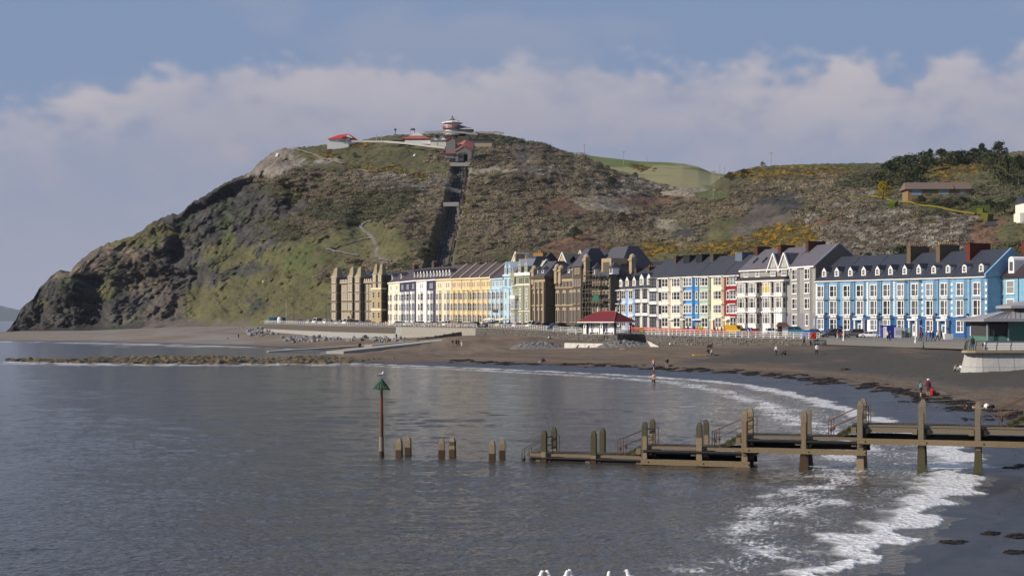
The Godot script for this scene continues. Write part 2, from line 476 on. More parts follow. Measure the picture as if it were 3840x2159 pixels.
var zones := [
	[150, 1150, 260, 150, ROCK], [420, 1180, 180, 100, ROCK], [640, 960, 130, 110, ROCK], [400, 1010, 220, 95, BROWNROCK], [560, 880, 150, 42, GRASS], [470, 908, 110, 20, GRASS], [800, 780, 200, 110, ROCK], [1000, 760, 170, 90, ROCK], [1090, 720, 110, 55, DARKSCRUB], [740, 1040, 90, 70, ROCK], [560, 1150, 120, 90, SCREE], [400, 1100, 60, 40, GRASS], [330, 1140, 50, 40, GRASS], [160, 1130, 40, 25, GRASS],
	[860, 960, 120, 50, GRASS], [930, 1010, 100, 25, ROCK], [760, 1130, 60, 70, GRASS], [860, 1140, 130, 90, GRASS], [940, 1130, 50, 40, ROCK], [1050, 1100, 160, 110, GRASS], [700, 1215, 200, 18, SCREE], [860, 880, 25, 70, LUSH], [1080, 850, 110, 50, DARKSCRUB], [1150, 980, 120, 70, LUSH], [1190, 940, 160, 70, GRASS], [1000, 880, 120, 60, ROCK],
	[1025, 610, 100, 58, PALE], [1130, 640, 60, 30, GRASS], [1180, 655, 110, 22, SCRUB], [1250, 570, 130, 30, GRASS], [1330, 600, 180, 45, GRASS], [1490, 560, 160, 40, GRASS], [1560, 610, 120, 30, GRASS], [1230, 575, 70, 22, GORSE], [1390, 548, 90, 12, GORSE], [1480, 640, 70, 16, GORSE], [1350, 625, 60, 12, GORSE], [1560, 655, 60, 20, GORSE], [1230, 600, 90, 14, PATH], [1650, 600, 60, 30, SCRUB], [1140, 690, 160, 40, SCRUB], [1280, 700, 130, 60, SCRUB],
	[1500, 700, 150, 45, THORN], [1420, 750, 130, 40, DARKSCRUB], [1600, 740, 80, 40, SCRUB], [1350, 790, 120, 40, DARKSCRUB], [1180, 800, 160, 50, DARKSCRUB], [1150, 840, 90, 40, SCRUB], [1430, 860, 110, 50, GRASS], [1560, 850, 90, 60, SCRUB], [1480, 930, 110, 60, GRASS], [1600, 960, 60, 60, SCRUB], [1300, 900, 120, 60, GRASS], [1250, 1000, 160, 45, SCRUB], [1420, 985, 100, 30, SCRUB], [1100, 1180, 300, 40, GRASS], [1560, 1000, 90, 30, DARKSCRUB],
	[1870, 590, 110, 60, SCRUB], [1790, 575, 40, 50, GRASS], [1860, 530, 160, 22, DARKSCRUB], [1960, 600, 80, 55, SCREE], [2060, 590, 110, 40, SCRUB], [1850, 640, 100, 16, DEAD], [2060, 645, 130, 14, THORN], [1820, 700, 80, 50, SCRUB], [2000, 700, 200, 60, SCRUB], [2150, 640, 120, 50, SCRUB], [2200, 760, 130, 25, DEAD], [2280, 780, 70, 22, PALE], [2120, 770, 110, 35, BRACKEN], [1930, 760, 90, 40, SCRUB], [2450, 750, 130, 30, BRACKEN], [2400, 700, 130, 30, THORN], [2560, 720, 110, 18, DEAD], [2560, 780, 130, 40, SCRUB],
	[1760, 850, 90, 80, SCRUB], [1760, 800, 16, 60, GORSE], [1720, 930, 60, 60, GRASS], [1830, 900, 130, 90, SCRUB], [2000, 870, 200, 90, SCRUB], [2150, 930, 170, 50, BRACKEN], [2300, 850, 180, 60, SCRUB], [1900, 960, 80, 40, GRASS], [2480, 840, 60, 25, DEAD], [2400, 900, 120, 40, SCRUB],
	[2740, 690, 110, 30, GRASS], [2690, 730, 90, 14, LUSH], [2830, 650, 120, 28, GORSE], [2960, 650, 150, 30, GORSE], [3120, 640, 150, 22, GORSE], [3040, 622, 200, 8, LUSH], [3200, 618, 120, 8, LUSH], [2850, 720, 120, 40, SCRUB], [2660, 800, 130, 50, SCRUB], [2560, 880, 80, 40, ROCK], [2450, 940, 120, 40, GORSE], [2520, 900, 120, 40, SCRUB], [2700, 850, 90, 50, GRASS], [2920, 795, 115, 55, SCREE], [2800, 865, 85, 36, SCREE], [2700, 950, 160, 40, GORSE], [2860, 960, 120, 40, GORSE], [2620, 960, 120, 30, GRASS], [2950, 760, 90, 40, ROCK], [3020, 700, 120, 40, SCRUB],
	[3080, 800, 90, 60, SCRUB], [2990, 880, 130, 50, GORSE], [3080, 830, 100, 30, BRACKEN], [3200, 850, 160, 80, THORN], [3380, 860, 170, 90, THORN], [3540, 880, 130, 70, THORN], [3280, 930, 200, 60, THORN], [3330, 830, 60, 16, GORSE], [3450, 820, 70, 18, GORSE], [3500, 840, 40, 14, GORSE], [3300, 760, 180, 30, SCRUB], [3480, 790, 150, 25, DARKSCRUB], [3600, 760, 200, 50, DARKSCRUB], [3700, 900, 120, 80, BRACKEN], [3800, 860, 80, 60, GRASS], [3560, 640, 130, 40, GORSE], [3700, 660, 110, 50, GRASS], [3800, 720, 120, 60, DARKSCRUB], [3300, 680, 120, 40, DARKSCRUB], [3780, 960, 160, 60, DARKSCRUB], [3450, 980, 160, 40, DARKSCRUB]]
var trench := [Vector3(1008, 1637, 40), Vector3(930, 1657, 37), Vector3(860, 1673, 35), Vector3(790, 1690, 32), Vector3(760, 1703, 31), Vector3(700, 1716, 29), Vector3(640, 1727, 27), Vector3(600, 1731, 26), Vector3(570, 1735, 24)]     # row, middle, half width of the railway cutting

func trench_mid(v: float) -> Vector2:
	if v >= trench[0].x: return Vector2(trench[0].y - (v - trench[0].x) * 0.25, trench[0].z)
	for i in range(1, trench.size()):
		if v >= trench[i].x:
			var k: float = (trench[i - 1].x - v) / (trench[i - 1].x - trench[i].x)
			return Vector2(lerpf(trench[i - 1].y, trench[i].y, k), lerpf(trench[i - 1].z, trench[i].z, k))
	return Vector2(trench[-1].y, trench[-1].z)

func hill_setup() -> void:
	for c in range(1, 7):
		var pts := []
		for s in cols_hill: pts.append(Vector2(s[0], s[c]))
		tc.append(table(pts,-260, 4120, 8.0, 8))
	t_ridge = table(ridge,-260, 4120, 4.0, 1)

func hill_point(u: float, s: float) -> Array:       # [point, row it is seen at before relief, rockiness]; s runs from the foot (0) to the ridge (1) and over it
	var vf := pick(tc[0],-260, 8, u)
	var df := pick(tc[1],-260, 8, u)
	var dr := pick(tc[2],-260, 8, u)
	var vr := pick(t_ridge,-260, 4, u)
	var k := clampf(s, 0.0, 1.0)
	var f1 := pick(tc[3],-260, 8, u)
	var f2 := pick(tc[4],-260, 8, u)
	var f3 := pick(tc[5],-260, 8, u)
	var f: float
	if k < 0.25: f = f1 * k * 4.0
	elif k < 0.5: f = lerpf(f1, f2, (k - 0.25) * 4.0)
	elif k < 0.75: f = lerpf(f2, f3, (k - 0.5) * 4.0)
	else: f = lerpf(f3, 1.0, (k - 0.75) * 4.0)
	var v := lerpf(vf, vr, k)
	var d := lerpf(df, dr, f)
	var ins := smoothstep(0.0, 0.12, k) * smoothstep(1.0, 0.9, k)
	d += ins * (-34.0 * bump2(u, v, 640, 830, 120, 120) - 42.0 * bump2(u, v, 1030, 730, 120, 75) + 26.0 * bump2(u, v, 1200, 760, 70, 60) - 22.0 * bump2(u, v, 330, 1060, 110, 80) + 18.0 * bump2(u, v, 500, 1090, 60, 90) + 30.0 * bump2(u, v, 1370, 830, 70, 90) - 26.0 * bump2(u, v, 1480, 850, 75, 110) - 16.0 * bump2(u, v, 1150, 960, 120, 90) + 22.0 * bump2(u, v, 900, 1000, 90, 60) - 30.0 * bump2(u, v, 2640, 880, 140, 110) + 34.0 * bump2(u, v, 2480, 780, 110, 70) - 20.0 * bump2(u, v, 2000, 640, 120, 60))
	var l := lerpf(1010.0, 800.0, (u - 660.0) / 490.0)
	d += ins * (smoothstep(640.0, 700.0, u) * smoothstep(1200.0, 1080.0, u) * smoothstep(l + 70.0, l - 40.0, v) * smoothstep(-30.0, 30.0, v - lerpf(640.0, 712.0, (u - 880.0) / 280.0)) * 0.15 * (u - 660.0) + smoothstep(500.0, 540.0, u) * smoothstep(790.0, 640.0, u) * smoothstep(1030.0, 960.0, v) * 0.30 * (u - 520.0) + smoothstep(480.0, 520.0, u) * smoothstep(800.0, 720.0, u) * smoothstep(980.0, 1040.0, v) * 0.22 * (u - 500.0) - 30.0 * bump2(u, v, 250, 1040, 60, 60) + smoothstep(265.0, 285.0, u) * smoothstep(420.0, 350.0, u) * smoothstep(1010.0, 1060.0, v) * 0.3 * (u - 270.0))
	d = minf(d, dr + 12.0)
	var p := at(u, v, d)
	var rock := smoothstep(1260.0, 980.0, u + n_big.get_noise_2d(u * 0.6, v) * 120.0)
	var q := Vector3(p.x, p.y * 1.25, p.z * 0.35)
	var crag := n_crag.get_noise_3dv(q * 0.55) * 9.0 + n_crag.get_noise_2d((q.x * 0.8 + q.y * 1.3) * 2.1, (q.y * 0.8 - q.x * 1.3) * 0.45) * 3.6 + n_fin.get_noise_3dv(q) * 2.0
	var soft := n_big.get_noise_2d(p.x, p.z) * 9.0 + n_mid.get_noise_2d(p.x, p.z) * 3.4
	d += ins * lerpf(soft, crag * 1.6 + soft * 0.3, rock)
	p = at(u, v, d)
	p.y += ins * (n_fin.get_noise_2d(p.x, p.z) * 0.9 + n_mid.get_noise_2d(p.z, p.x) * 0.8) + (1.0 - ins) * smoothstep(0.5, 1.0, k) * (n_fin.get_noise_2d(p.x * 1.7, p.z) * lerpf(0.7, 1.1, rock))
	if u > 1540.0 and u < 1860.0 and v > 575.0:
		var tm := trench_mid(v)
		var off := absf(u - tm.x) / tm.y
		var deep := smoothstep(1.4, 1.0, off) * smoothstep(575.0, 600.0, v)
		p.y -= deep * lerpf(3.6, 7.5, smoothstep(600.0, 700.0, v))
	if s > 1.0:
		p.z -= (s - 1.0) * 260.0
		p.y -= (s - 1.0) * (s - 1.0) * 70.0 + (s - 1.0) * 3.0
	if s < 0.0:
		p.y += s * 40.0
	return [p, v, rock]

func bump2(u: float, v: float, cu: float, cv: float, ru: float, rv: float) -> float:
	var a := (u - cu) / ru
	var b := (v - cv) / rv
	var q := a * a + b * b
	return 0.0 if q > 6.0 else exp(-q)

var zone_cells := {}
func zone_setup() -> void:
	for i in zones.size():
		var z: Array = zones[i]
		for a in range(int((z[0] - z[2] * 1.8) / 100.0) - 1, int((z[0] + z[2] * 1.8) / 100.0) + 2):
			for b in range(int((z[1] - z[3] * 1.8) / 50.0) - 1, int((z[1] + z[3] * 1.8) / 50.0) + 2):
				var key := a * 1000 + b
				if not zone_cells.has(key): zone_cells[key] = []
				zone_cells[key].append(i)

func cover_at(u: float, v: float, p: Vector3) -> Array:      # [kind, second kind, share of the second]
	var w1 := n_zone.get_noise_3d(p.x * 1.0, p.y * 2.0, p.z) * 1.15 + n_mid.get_noise_3d(p.x, p.y * 2.0, p.z) * 0.5
	var best := -9.0
	var second := -9.0
	var kind := SCRUB if u > 1250.0 else ROCK
	var kind2 := kind
	for i in zone_cells.get(int(u / 100.0) * 1000 + int(v / 50.0), []):
		var z: Array = zones[i]
		var a: float = (u - z[0]) / z[2]
		var b: float = (v - z[1]) / z[3]
		var s: float = 1.25 - sqrt(a * a + b * b) + w1 * (1.0 if (i % 2) == 0 else -1.0) * 0.8 + n_fin.get_noise_3d(p.x, p.y * 1.5 + z[4] * 31.0, p.z) * 0.45
		if s > best:
			second = best; kind2 = kind
			best = s; kind = z[4]
		elif s > second:
			second = s; kind2 = z[4]
	if kind == SCRUB and w1 * 0.7 + n_mid.get_noise_3d(p.z, p.x * 0.8, p.y) > 0.22: kind2 = kind; kind = GRASS; best = second + 0.1
	if best < 0.0: kind = (SCRUB if w1 < 0.25 else GRASS) if u > 1250.0 else (ROCK if w1 < 0.15 else GRASS)
	return [kind, kind2, smoothstep(0.25, 0.0, best - second) * 0.5]

func build_terrain() -> void:
	hill_setup()
	zone_setup()
	var cols := 860
	var rows := 250
	var vs := PackedVector3Array()
	var cs := PackedColorArray()
	var ts := PackedVector2Array()
	vs.resize(cols * rows); cs.resize(cols * rows); ts.resize(cols * rows)
	for r in rows:
		var s := -0.06 + 1.06 * r / (rows - 14.0) if r < rows - 13 else 1.0 + (r - (rows - 14.0)) / 13.0 * 1.2
		for k in cols:
			var u := lerpf(-240.0, 4090.0, k / (cols - 1.0))
			var h := hill_point(u, s)
			var p: Vector3 = h[0]
			var i := r * cols + k
			vs[i] = p
			var cv := cover_at(u, h[1], p)
			var tone := clampf(0.5 + n_fin.get_noise_3d(p.x * 1.5, p.y * 3.0, p.z) * 0.9 + n_mid.get_noise_3d(p.x, p.y * 2.0, p.z) * 0.5, 0.0, 1.0)
			var a: Array = cover[cv[0]]
			var b: Array = cover[cv[1]]
			var c: Color = (a[1] as Color).lerp(a[0], tone)
			c = c.lerp((b[1] as Color).lerp(b[0], tone), cv[2])
			if cv[0] == ROCK or cv[0] == BROWNROCK:      # beds of paler and darker rock, dipping steeply
				var band := n_mid.get_noise_2d(p.x * 1.6 + p.y * 2.6, p.y * 0.4 - p.x * 0.2)
				c = c * (1.0 + 0.7 * band)
				c = c.lerp(Color(.05,.075,.022), smoothstep(0.1, 0.4, n_zone.get_noise_3d(p.x * 1.3 + 50.0, p.y * 1.3, p.z)) * 0.5)
				c = c.lerp(Color(.022,.021,.022), smoothstep(7.0, 1.5, p.y) * smoothstep(900.0, 500.0, u) * 0.8)
			cs[i] = c * patch_tone(p)
			ts[i] = Vector2(u * 0.01, s)
	setting("hill", grid_mesh(vs, cs, ts, rows, cols), vmat("hill_ground", 0.95, "fine", 0.35))
	far_land()
	scatter_scrub()

func far_land() -> void:
	var cols := 200
	var rows := 60
	var vs := PackedVector3Array()
	var cs := PackedColorArray()
	var ts := PackedVector2Array()
	var top := [Vector2(2060, 575), Vector2(2140, 573), Vector2(2250, 588), Vector2(2400, 605), Vector2(2500, 608), Vector2(2560, 612), Vector2(2620, 625), Vector2(2665, 645), Vector2(2760, 660)]
	for r in rows:
		var s := r / (rows - 9.0)
		for k in cols:
			var u := lerpf(2030.0, 2790.0, k / (cols - 1.0))
			var vr := curve(top, u)
			var e := minf(s, 1.0)
			var v := lerpf(740.0, vr, e)
			var d := lerpf(1010.0, 1330.0, e)
			var p := at(u, v, d)
			p.y += n_big.get_noise_2d(p.x, p.z) * 1.2 * (1.0 - e)
			if s > 1.0:
				p.z -= (s - 1.0) * 300.0
				p.y -= (s - 1.0) * 20.0
			vs.append(p)
			var w := n_zone.get_noise_2d(p.x * 0.5, p.y * 4.0) + n_mid.get_noise_2d(p.x * 0.4, p.y * 3.0) * 0.5
			var straw := smoothstep(0.15, 0.5, bump2(u, v, 2560, 668, 170, 26) * 1.0 + bump2(u, v, 2380, 632, 90, 10) * 0.6 + w * 0.75 + 0.18)
			var c := Color(.15,.215,.05).lerp(Color(.21,.26,.075), clampf(w + 0.5, 0, 1)).lerp(Color(.38,.35,.17), straw)
			cs.append(c); ts.append(Vector2.ZERO)
	setting("farmland_hill", grid_mesh(vs, cs, ts, rows, cols), vmat("field_ground", 0.95, "fine", 0.2))
	vs = PackedVector3Array(); cs = PackedColorArray(); ts = PackedVector2Array()
	for r in 12:
		for k in 60:
			var u := lerpf(-900.0, 260.0, k / 59.0)
			var h := (70.0 + 260.0 * smoothstep(200.0,-300.0, u) + n_big.get_noise_2d(u * 0.4, 3.0) * 60.0) * smoothstep(250.0, 100.0, u)
			var d := 15000.0 + r * 260.0
			vs.append(Vector3((u - 1920.0) / F * d,-4.0 + h * sin(minf(r / 8.0, 1.0) * PI / 2.0),-d)); cs.append(Color(.07,.09,.06)); ts.append(Vector2.ZERO)
	setting("distant_coast_hills", grid_mesh(vs, cs, ts, 12, 60), vmat("field_ground"))

func tuft_mesh(s: int, leaves: int, size: float, up: float) -> ArrayMesh:
	var r := RandomNumberGenerator.new()
	r.seed = s
	var b := MB.new()
	for i in leaves:
		var d := Vector3(r.randf_range(-1, 1), r.randf_range(-0.1, 1.0), r.randf_range(-1, 1)).normalized()
		var p := d * r.randf_range(0.55, 1.0) * Vector3(1, up, 1)
		var x := d.cross(Vector3(r.randf_range(-1, 1), r.randf_range(-1, 1), r.randf_range(-1, 1))).normalized() * size * r.randf_range(0.7, 1.3)
		var y := (d + Vector3(r.randf_range(-.7,.7), r.randf_range(-.2,.7), r.randf_range(-.7,.7))).cross(x).normalized() * size * r.randf_range(0.7, 1.3)
		b.tri(p - x * 0.6, p + x * 0.6, p + y)
		for k in 3: b.n[b.n.size() - 1 - k] = (b.n[b.n.size() - 1 - k] * 0.35 + d + Vector3(0, 0.25, 0)).normalized()
	var core := [Vector3(.62, 0, 0), Vector3(0, 0,-.62), Vector3(-.62, 0, 0), Vector3(0, 0,.62)]
	for i in 4: b.tri(core[i], core[(i + 1) % 4], Vector3(0, up * 0.72, 0))
	return b.mesh()

func patch_tone(p: Vector3) -> float:      # broad drifts of paler and darker growth
	return 1.05 + 0.55 * n_big.get_noise_3d(p.x * 1.1, p.y * 2.4 + 30.0, p.z * 0.8)

func scatter_scrub() -> void:
	var r := RandomNumberGenerator.new()
	r.seed = 91
	var sets := {}
	var sizes := {GRASS: [0.35, 0.8], SCRUB: [0.9, 4.4], GORSE: [0.8, 2.4], THORN: [1.0, 3.6], BRACKEN: [0.4, 1.1], DEAD: [0.5, 1.3], DARKSCRUB: [1.2, 4.6], LUSH: [0.3, 0.6], ROCK: [0.5, 1.2], BROWNROCK: [0.4, 0.9]}
	var share := {GRASS: 0.32, SCRUB: 0.8, GORSE: 0.9, THORN: 0.9, BRACKEN: 0.5, DEAD: 0.5, DARKSCRUB: 1.0, LUSH: 0.3, ROCK: 0.10, BROWNROCK: 0.06}
	for i in 62000:
		var u := r.randf_range(300.0, 3960.0)
		var s := sqrt(r.randf()) * 0.99 if i % 3 else r.randf_range(0.02, 0.995)
		var h := hill_point(u, s)
		var p: Vector3 = h[0]
		var v: float = h[1]
		if u > 1540.0 and u < 1860.0 and absf(u - trench_mid(v).x) < trench_mid(v).y * 1.45: continue
		var cv: Array = cover_at(u, v, p)
		var kind: int = cv[0] if r.randf() > cv[2] else cv[1]
		if not share.has(kind) or r.randf() > share[kind]: continue
		if path_near(u, v) or (u > 3385.0 and u < 3660.0 and v > 690.0 and v < 752.0) or (u > 3180.0 and u < 3670.0 and v > 735.0 and v < 815.0 and absf(v - hedge_row(u)) < 14.0): continue
		var near := smoothstep(1000.0, 420.0,-p.z)
		var size: float = lerpf(sizes[kind][0], sizes[kind][1], pow(r.randf(), 3.0)) * lerpf(1.0, 0.72, near)
		var dark := r.randf() < 0.07 and kind != GORSE and kind != DEAD
		var tone := clampf(0.5 + n_fin.get_noise_3d(p.x * 1.5, p.y * 3.0, p.z) * 0.9 + n_mid.get_noise_3d(p.x, p.y * 2.0, p.z) * 0.5, 0.0, 1.0)
		var c: Color = (cover[kind][1] as Color).lerp(cover[kind][0], tone * 0.65 + r.randf() * 0.35) * r.randf_range(0.95, 1.3) * patch_tone(p)
		if kind == GORSE: c = Color(.38,.23,.012) if r.randf() < 0.24 else Color(.13,.105,.04) * r.randf_range(0.7, 1.3)
		if kind == THORN and r.randf() < 0.45: c = Color(.13,.11,.08)
		if dark: c = Color(.06,.062,.034) * r.randf_range(0.8, 1.4)
		var b := Basis(Vector3.UP, r.randf() * TAU).scaled(Vector3(size * r.randf_range(0.9, 1.6), size * r.randf_range(0.5, 0.95), size * r.randf_range(0.9, 1.5)))
		var where := p - Vector3(0, size * 0.12, 0)
		var key := "gorse_bushes" if kind == GORSE else "blackthorn_scrub" if kind == THORN else "grass_tussocks" if kind in [GRASS, LUSH, BRACKEN, DEAD] else "hillside_scrub"
		if not sets.has(key): sets[key] = [[], []]
		sets[key][0].append(Transform3D(b, where)); sets[key][1].append(c)
	for i in 260:
		var u := 2350.0 + r.randfn(0.0, 45.0)
		var v := 622.0 + (u - 2350.0) * 0.14 + r.randfn(0.0, 5.0)
		var d := lerpf(1010.0, 1330.0, (740.0 - v) / 135.0)
		sets["gorse_bushes"][0].append(Transform3D(Basis.from_scale(Vector3(2.4, 1.3, 2.0) * r.randf_range(0.6, 1.2)), at(u, v, d)))
		sets["gorse_bushes"][1].append(Color(.30,.19,.02) if r.randf() < 0.4 else Color(.10,.085,.03))
	var about := {"gorse_bushes": ["yellow flowering gorse bushes scattered over the hillside", "gorse"], "blackthorn_scrub": ["pale blossoming thorn scrub on the slope above the terraces", "scrub"], "grass_tussocks": ["green and straw coloured grass tussocks on the hillside", "grass"], "hillside_scrub": ["brown and dark green scrub covering the hill", "scrub"]}
	var m := vmat("scrub_leaf", 0.9)
	for key in sets:
		var mm := MultiMesh.new()
		mm.transform_format = MultiMesh.TRANSFORM_3D
		mm.use_colors = true
		mm.mesh = tuft_mesh(5, 190, 0.15, 0.85)
		var list: Array = sets[key][0]
		mm.instance_count = list.size()
		for i in list.size():
			mm.set_instance_transform(i, list[i])
			mm.set_instance_color(i, sets[key][1][i])
		var o := MultiMeshInstance3D.new()
		o.name = key
		o.multimesh = mm
		o.material_override = m
		add_child(o, true)
		tag(o, about[key][0], about[key][1], "", "stuff")

func hedge_row(u: float) -> float: return curve([Vector2(3186, 743), Vector2(3270, 741), Vector2(3360, 756), Vector2(3460, 772), Vector2(3580, 796), Vector2(3660, 803)], u)

var paths := [
	[[1398, 829], [1372, 835], [1350, 850], [1362, 868], [1392, 884], [1385, 893], [1330, 910], [1275, 922], [1226, 934]],
	[[1226, 934], [1270, 945], [1345, 960]],
	[[1392, 884], [1400, 902], [1415, 925], [1408, 945], [1412, 962], [1430, 972], [1470, 982]],
	[[1100, 560], [1175, 580], [1215, 598], [1250, 607], [1288, 618]],
	[[1345, 638], [1385, 648]]]

func path_near(u: float, v: float) -> bool:
	for p in paths:
		for i in p.size() - 1:
			var a := Vector2(p[i][0], p[i][1])
			var b := Vector2(p[i + 1][0], p[i + 1][1])
			if Geometry2D.get_closest_point_to_segment(Vector2(u, v), a, b).distance_to(Vector2(u, v)) < 11.0: return true
	return false

func hill_s(u: float, v: float) -> float:
	var vf := pick(tc[0],-260, 8, u)
	return (v - vf) / (pick(t_ridge,-260, 4, u) - vf)

func hill_at(u: float, v: float) -> Vector3:
	return hill_point(u, hill_s(u, v))[0]

var w1 := noise(51, 0.16, 3)
var w2 := noise(52, 0.55, 3)
var w3 := noise(53, 1.5, 2)
var fo1 := noise(54, 0.55, 4, FastNoiseLite.TYPE_SIMPLEX_SMOOTH, true)
var fo2 := noise(55, 0.16, 3)
var fo3 := noise(56, 2.2, 3)

func wave_h(x: float, d: float) -> float:
	var gust := 0.75 + 0.9 * fo2.get_noise_2d(x * 0.12, d * 0.3)
	var a := w1.get_noise_2d(x * 0.8, d * 1.5) * 0.10 * smoothstep(420.0, 120.0, d)
	a += w2.get_noise_2d(x * 0.75, d * 1.35) * 0.055 * smoothstep(190.0, 80.0, d)
	a += w3.get_noise_2d(x * 0.8, d * 1.3) * 0.022 * smoothstep(105.0, 60.0, d)
	return a * maxf(gust, 0.45)

func foam_at(x: float, d: float, g: float) -> float:
	var near := smoothstep(150.0, 70.0, d)
	if d > 300.0:      # small breakers in the inlet, and along the reef
		if d > 480.0:
			var l := smoothstep(-26.0,-12.0, g) * smoothstep(4.0, 0.0, g) * smoothstep(-0.1, 0.25, fo2.get_noise_2d(x * 0.3, d * 0.5))
			return maxf(l, smoothstep(-60.0,-20.0, g) * smoothstep(0.0, 0.3, fo2.get_noise_2d(x * 0.2, d * 0.5)) * smoothstep(-170.0,-130.0, x) * 0.8)
		return smoothstep(-3.0,-0.5, g) * smoothstep(0.0, 0.3, fo2.get_noise_2d(x * 0.4, d)) * 0.7
	var lace := fo1.get_noise_2d(x * 2.6, d * 1.7) * 0.55 + fo3.get_noise_2d(x * 1.7, d * 1.2) * 0.5
	var blot := fo2.get_noise_2d(x * 1.8, d * 1.4) + 0.25
	var wob := fo2.get_noise_2d(x * 1.9 + 30.0, d * 1.4) * 1.5
	var sc := clampf(0.55 + 0.45 * (d - 51.0) / 19.0, 0.5, 1.0)
	var q := (g + wob * near * 0.8) / sc
	var first := smoothstep(lerpf(-1.6,-2.7, near), lerpf(-0.8,-0.9, near), q) * smoothstep(0.9, 0.5, q)
	var second := smoothstep(lerpf(-9.5,-8.0, near), lerpf(-7.4,-6.6, near), q) * smoothstep(lerpf(-4.6,-4.3, near), lerpf(-6.2,-5.4, near), q)
	var third := smoothstep(-21.0,-13.0, g) * smoothstep(-7.0,-10.0, g) * smoothstep(80.0, 110.0, d) * smoothstep(210.0, 150.0, d)
	var wash := smoothstep(-11.0,-6.0, q) * smoothstep(1.0, 0.0, g) * lerpf(0.35, 0.8, smoothstep(75.0, 100.0, d) * smoothstep(150.0, 110.0, d) + 0.15)
	var f := 0.0
	f = maxf(f, first * smoothstep(-0.45, 0.15, lace + 0.5 * blot + 0.10))
	f = maxf(f, second * smoothstep(0.12, 0.62, lace + 0.6 * blot + lerpf(0.16, 0.02, near)) * 0.9)
	f = maxf(f, wash * smoothstep(0.40, 0.80, lace + 0.4 * blot))
	f = maxf(f, third * smoothstep(0.45, 0.9, lace + 0.6 * blot) * 0.45)
	return clampf(f, 0.0, 1.0)

func build_sea() -> void:
	var rowsv := PackedFloat32Array([1202.75])
	var vv := 1203.6
	while vv < 2290.0:
		rowsv.append(vv)
		vv += 1.2 if vv < 1260.0 else 2.3
	var rows := rowsv.size()
	var cols := 900
	var vs := PackedVector3Array(); var cs := PackedColorArray(); var ts := PackedVector2Array()
	var skip := PackedByteArray()
	vs.resize(rows * cols); cs.resize(rows * cols); ts.resize(rows * cols); skip.resize(rows * cols)
	for r in rows:
		var d := EYE * F / (rowsv[rows - 1 - r] - HOR)
		for k in cols:
			var u := lerpf(-330.0, 4110.0, k / (cols - 1.0))
			var x := (u - 1920.0) / F * d
			var i := r * cols + k
			var g := -99.0
			if d < 1100.0: g = shore_gap(x, d)
			skip[i] = 1 if g > 5.0 else 0
			var y := 0.0
			var body := Color(.046,.044,.038)
			var fo := 0.0
			if d < 460.0 and g <= 5.0:
				y = wave_h(x, d) * smoothstep(1.0,-5.0, g)
				if g > -30.0: fo = foam_at(x, d, g)
				y += fo * (0.02 + 0.09 * smoothstep(-4.5,-2.0, g) * smoothstep(150.0, 60.0, d) * (0.55 + 0.35 * fo3.get_noise_2d(x * 0.8, d * 0.8)))
				if g > -3.0: y += smoothstep(-3.0, 2.0, g) * 0.05
				body = body.lerp(Color(.078,.068,.050), smoothstep(-30.0,-2.0, g + fo2.get_noise_2d(x * 0.3, d * 0.3) * 9.0) * 0.8)
			elif d < 700.0 and g > -40.0 and g <= 5.0:
				fo = foam_at(x, d, g)
				body = body.lerp(Color(.085,.075,.058), smoothstep(-30.0,-2.0, g))
			if d > 285.0 and d < 400.0 and x < -20.0: fo = maxf(fo, reef_foam(x, d))
			var p := Vector3(x, y,-d)
			vs[i] = p
			cs[i] = body.lerp(Color(.84,.845,.85), fo * clampf(0.92 + 0.45 * fo3.get_noise_2d(x * 1.7, d * 1.1) + 0.3 * fo1.get_noise_2d(x * 2.4, d * 1.3), 0.15, 1.0))
			ts[i] = Vector2(x, d) * 0.085
	var m := vmat("sea_water", 0.11)
	m.metallic_specular = 0.42
	m.normal_enabled = true
	m.normal_texture = texs.ripple
	m.normal_scale = 1.1
	setting("sea", grid_mesh(vs, cs, ts, rows, cols, skip), m)
	build_reef()

var n_reef := noise(61, 0.11, 4)
func reef_body(x: float, d: float) -> float:      # how far inside the rocky reef (0 at its edge)
	var mid := 325.0 + 5.0 * n_reef.get_noise_1d(x * 0.4)
	var half := 21.0 * smoothstep(-112.0,-74.0, x) * smoothstep(-18.0,-40.0, x) + 3.0 * smoothstep(-116.0,-106.0, x)
	return half - absf(d - mid) + n_reef.get_noise_2d(x * 2.0, d) * 6.0

func reef_foam(x: float, d: float) -> float:
	if x < -130.0: return smoothstep(0.25, 0.5, n_reef.get_noise_2d(x * 0.7, d * 0.7)) * smoothstep(300.0, 306.0, d) * smoothstep(340.0, 330.0, d)
	var b := reef_body(x, d)
	var near_side := smoothstep(322.0, 314.0, d)
	return smoothstep(-20.0,-5.0, b) * near_side * smoothstep(-0.35, 0.15, n_reef.get_noise_2d(x * 1.3 + 7.0, d * 1.5))

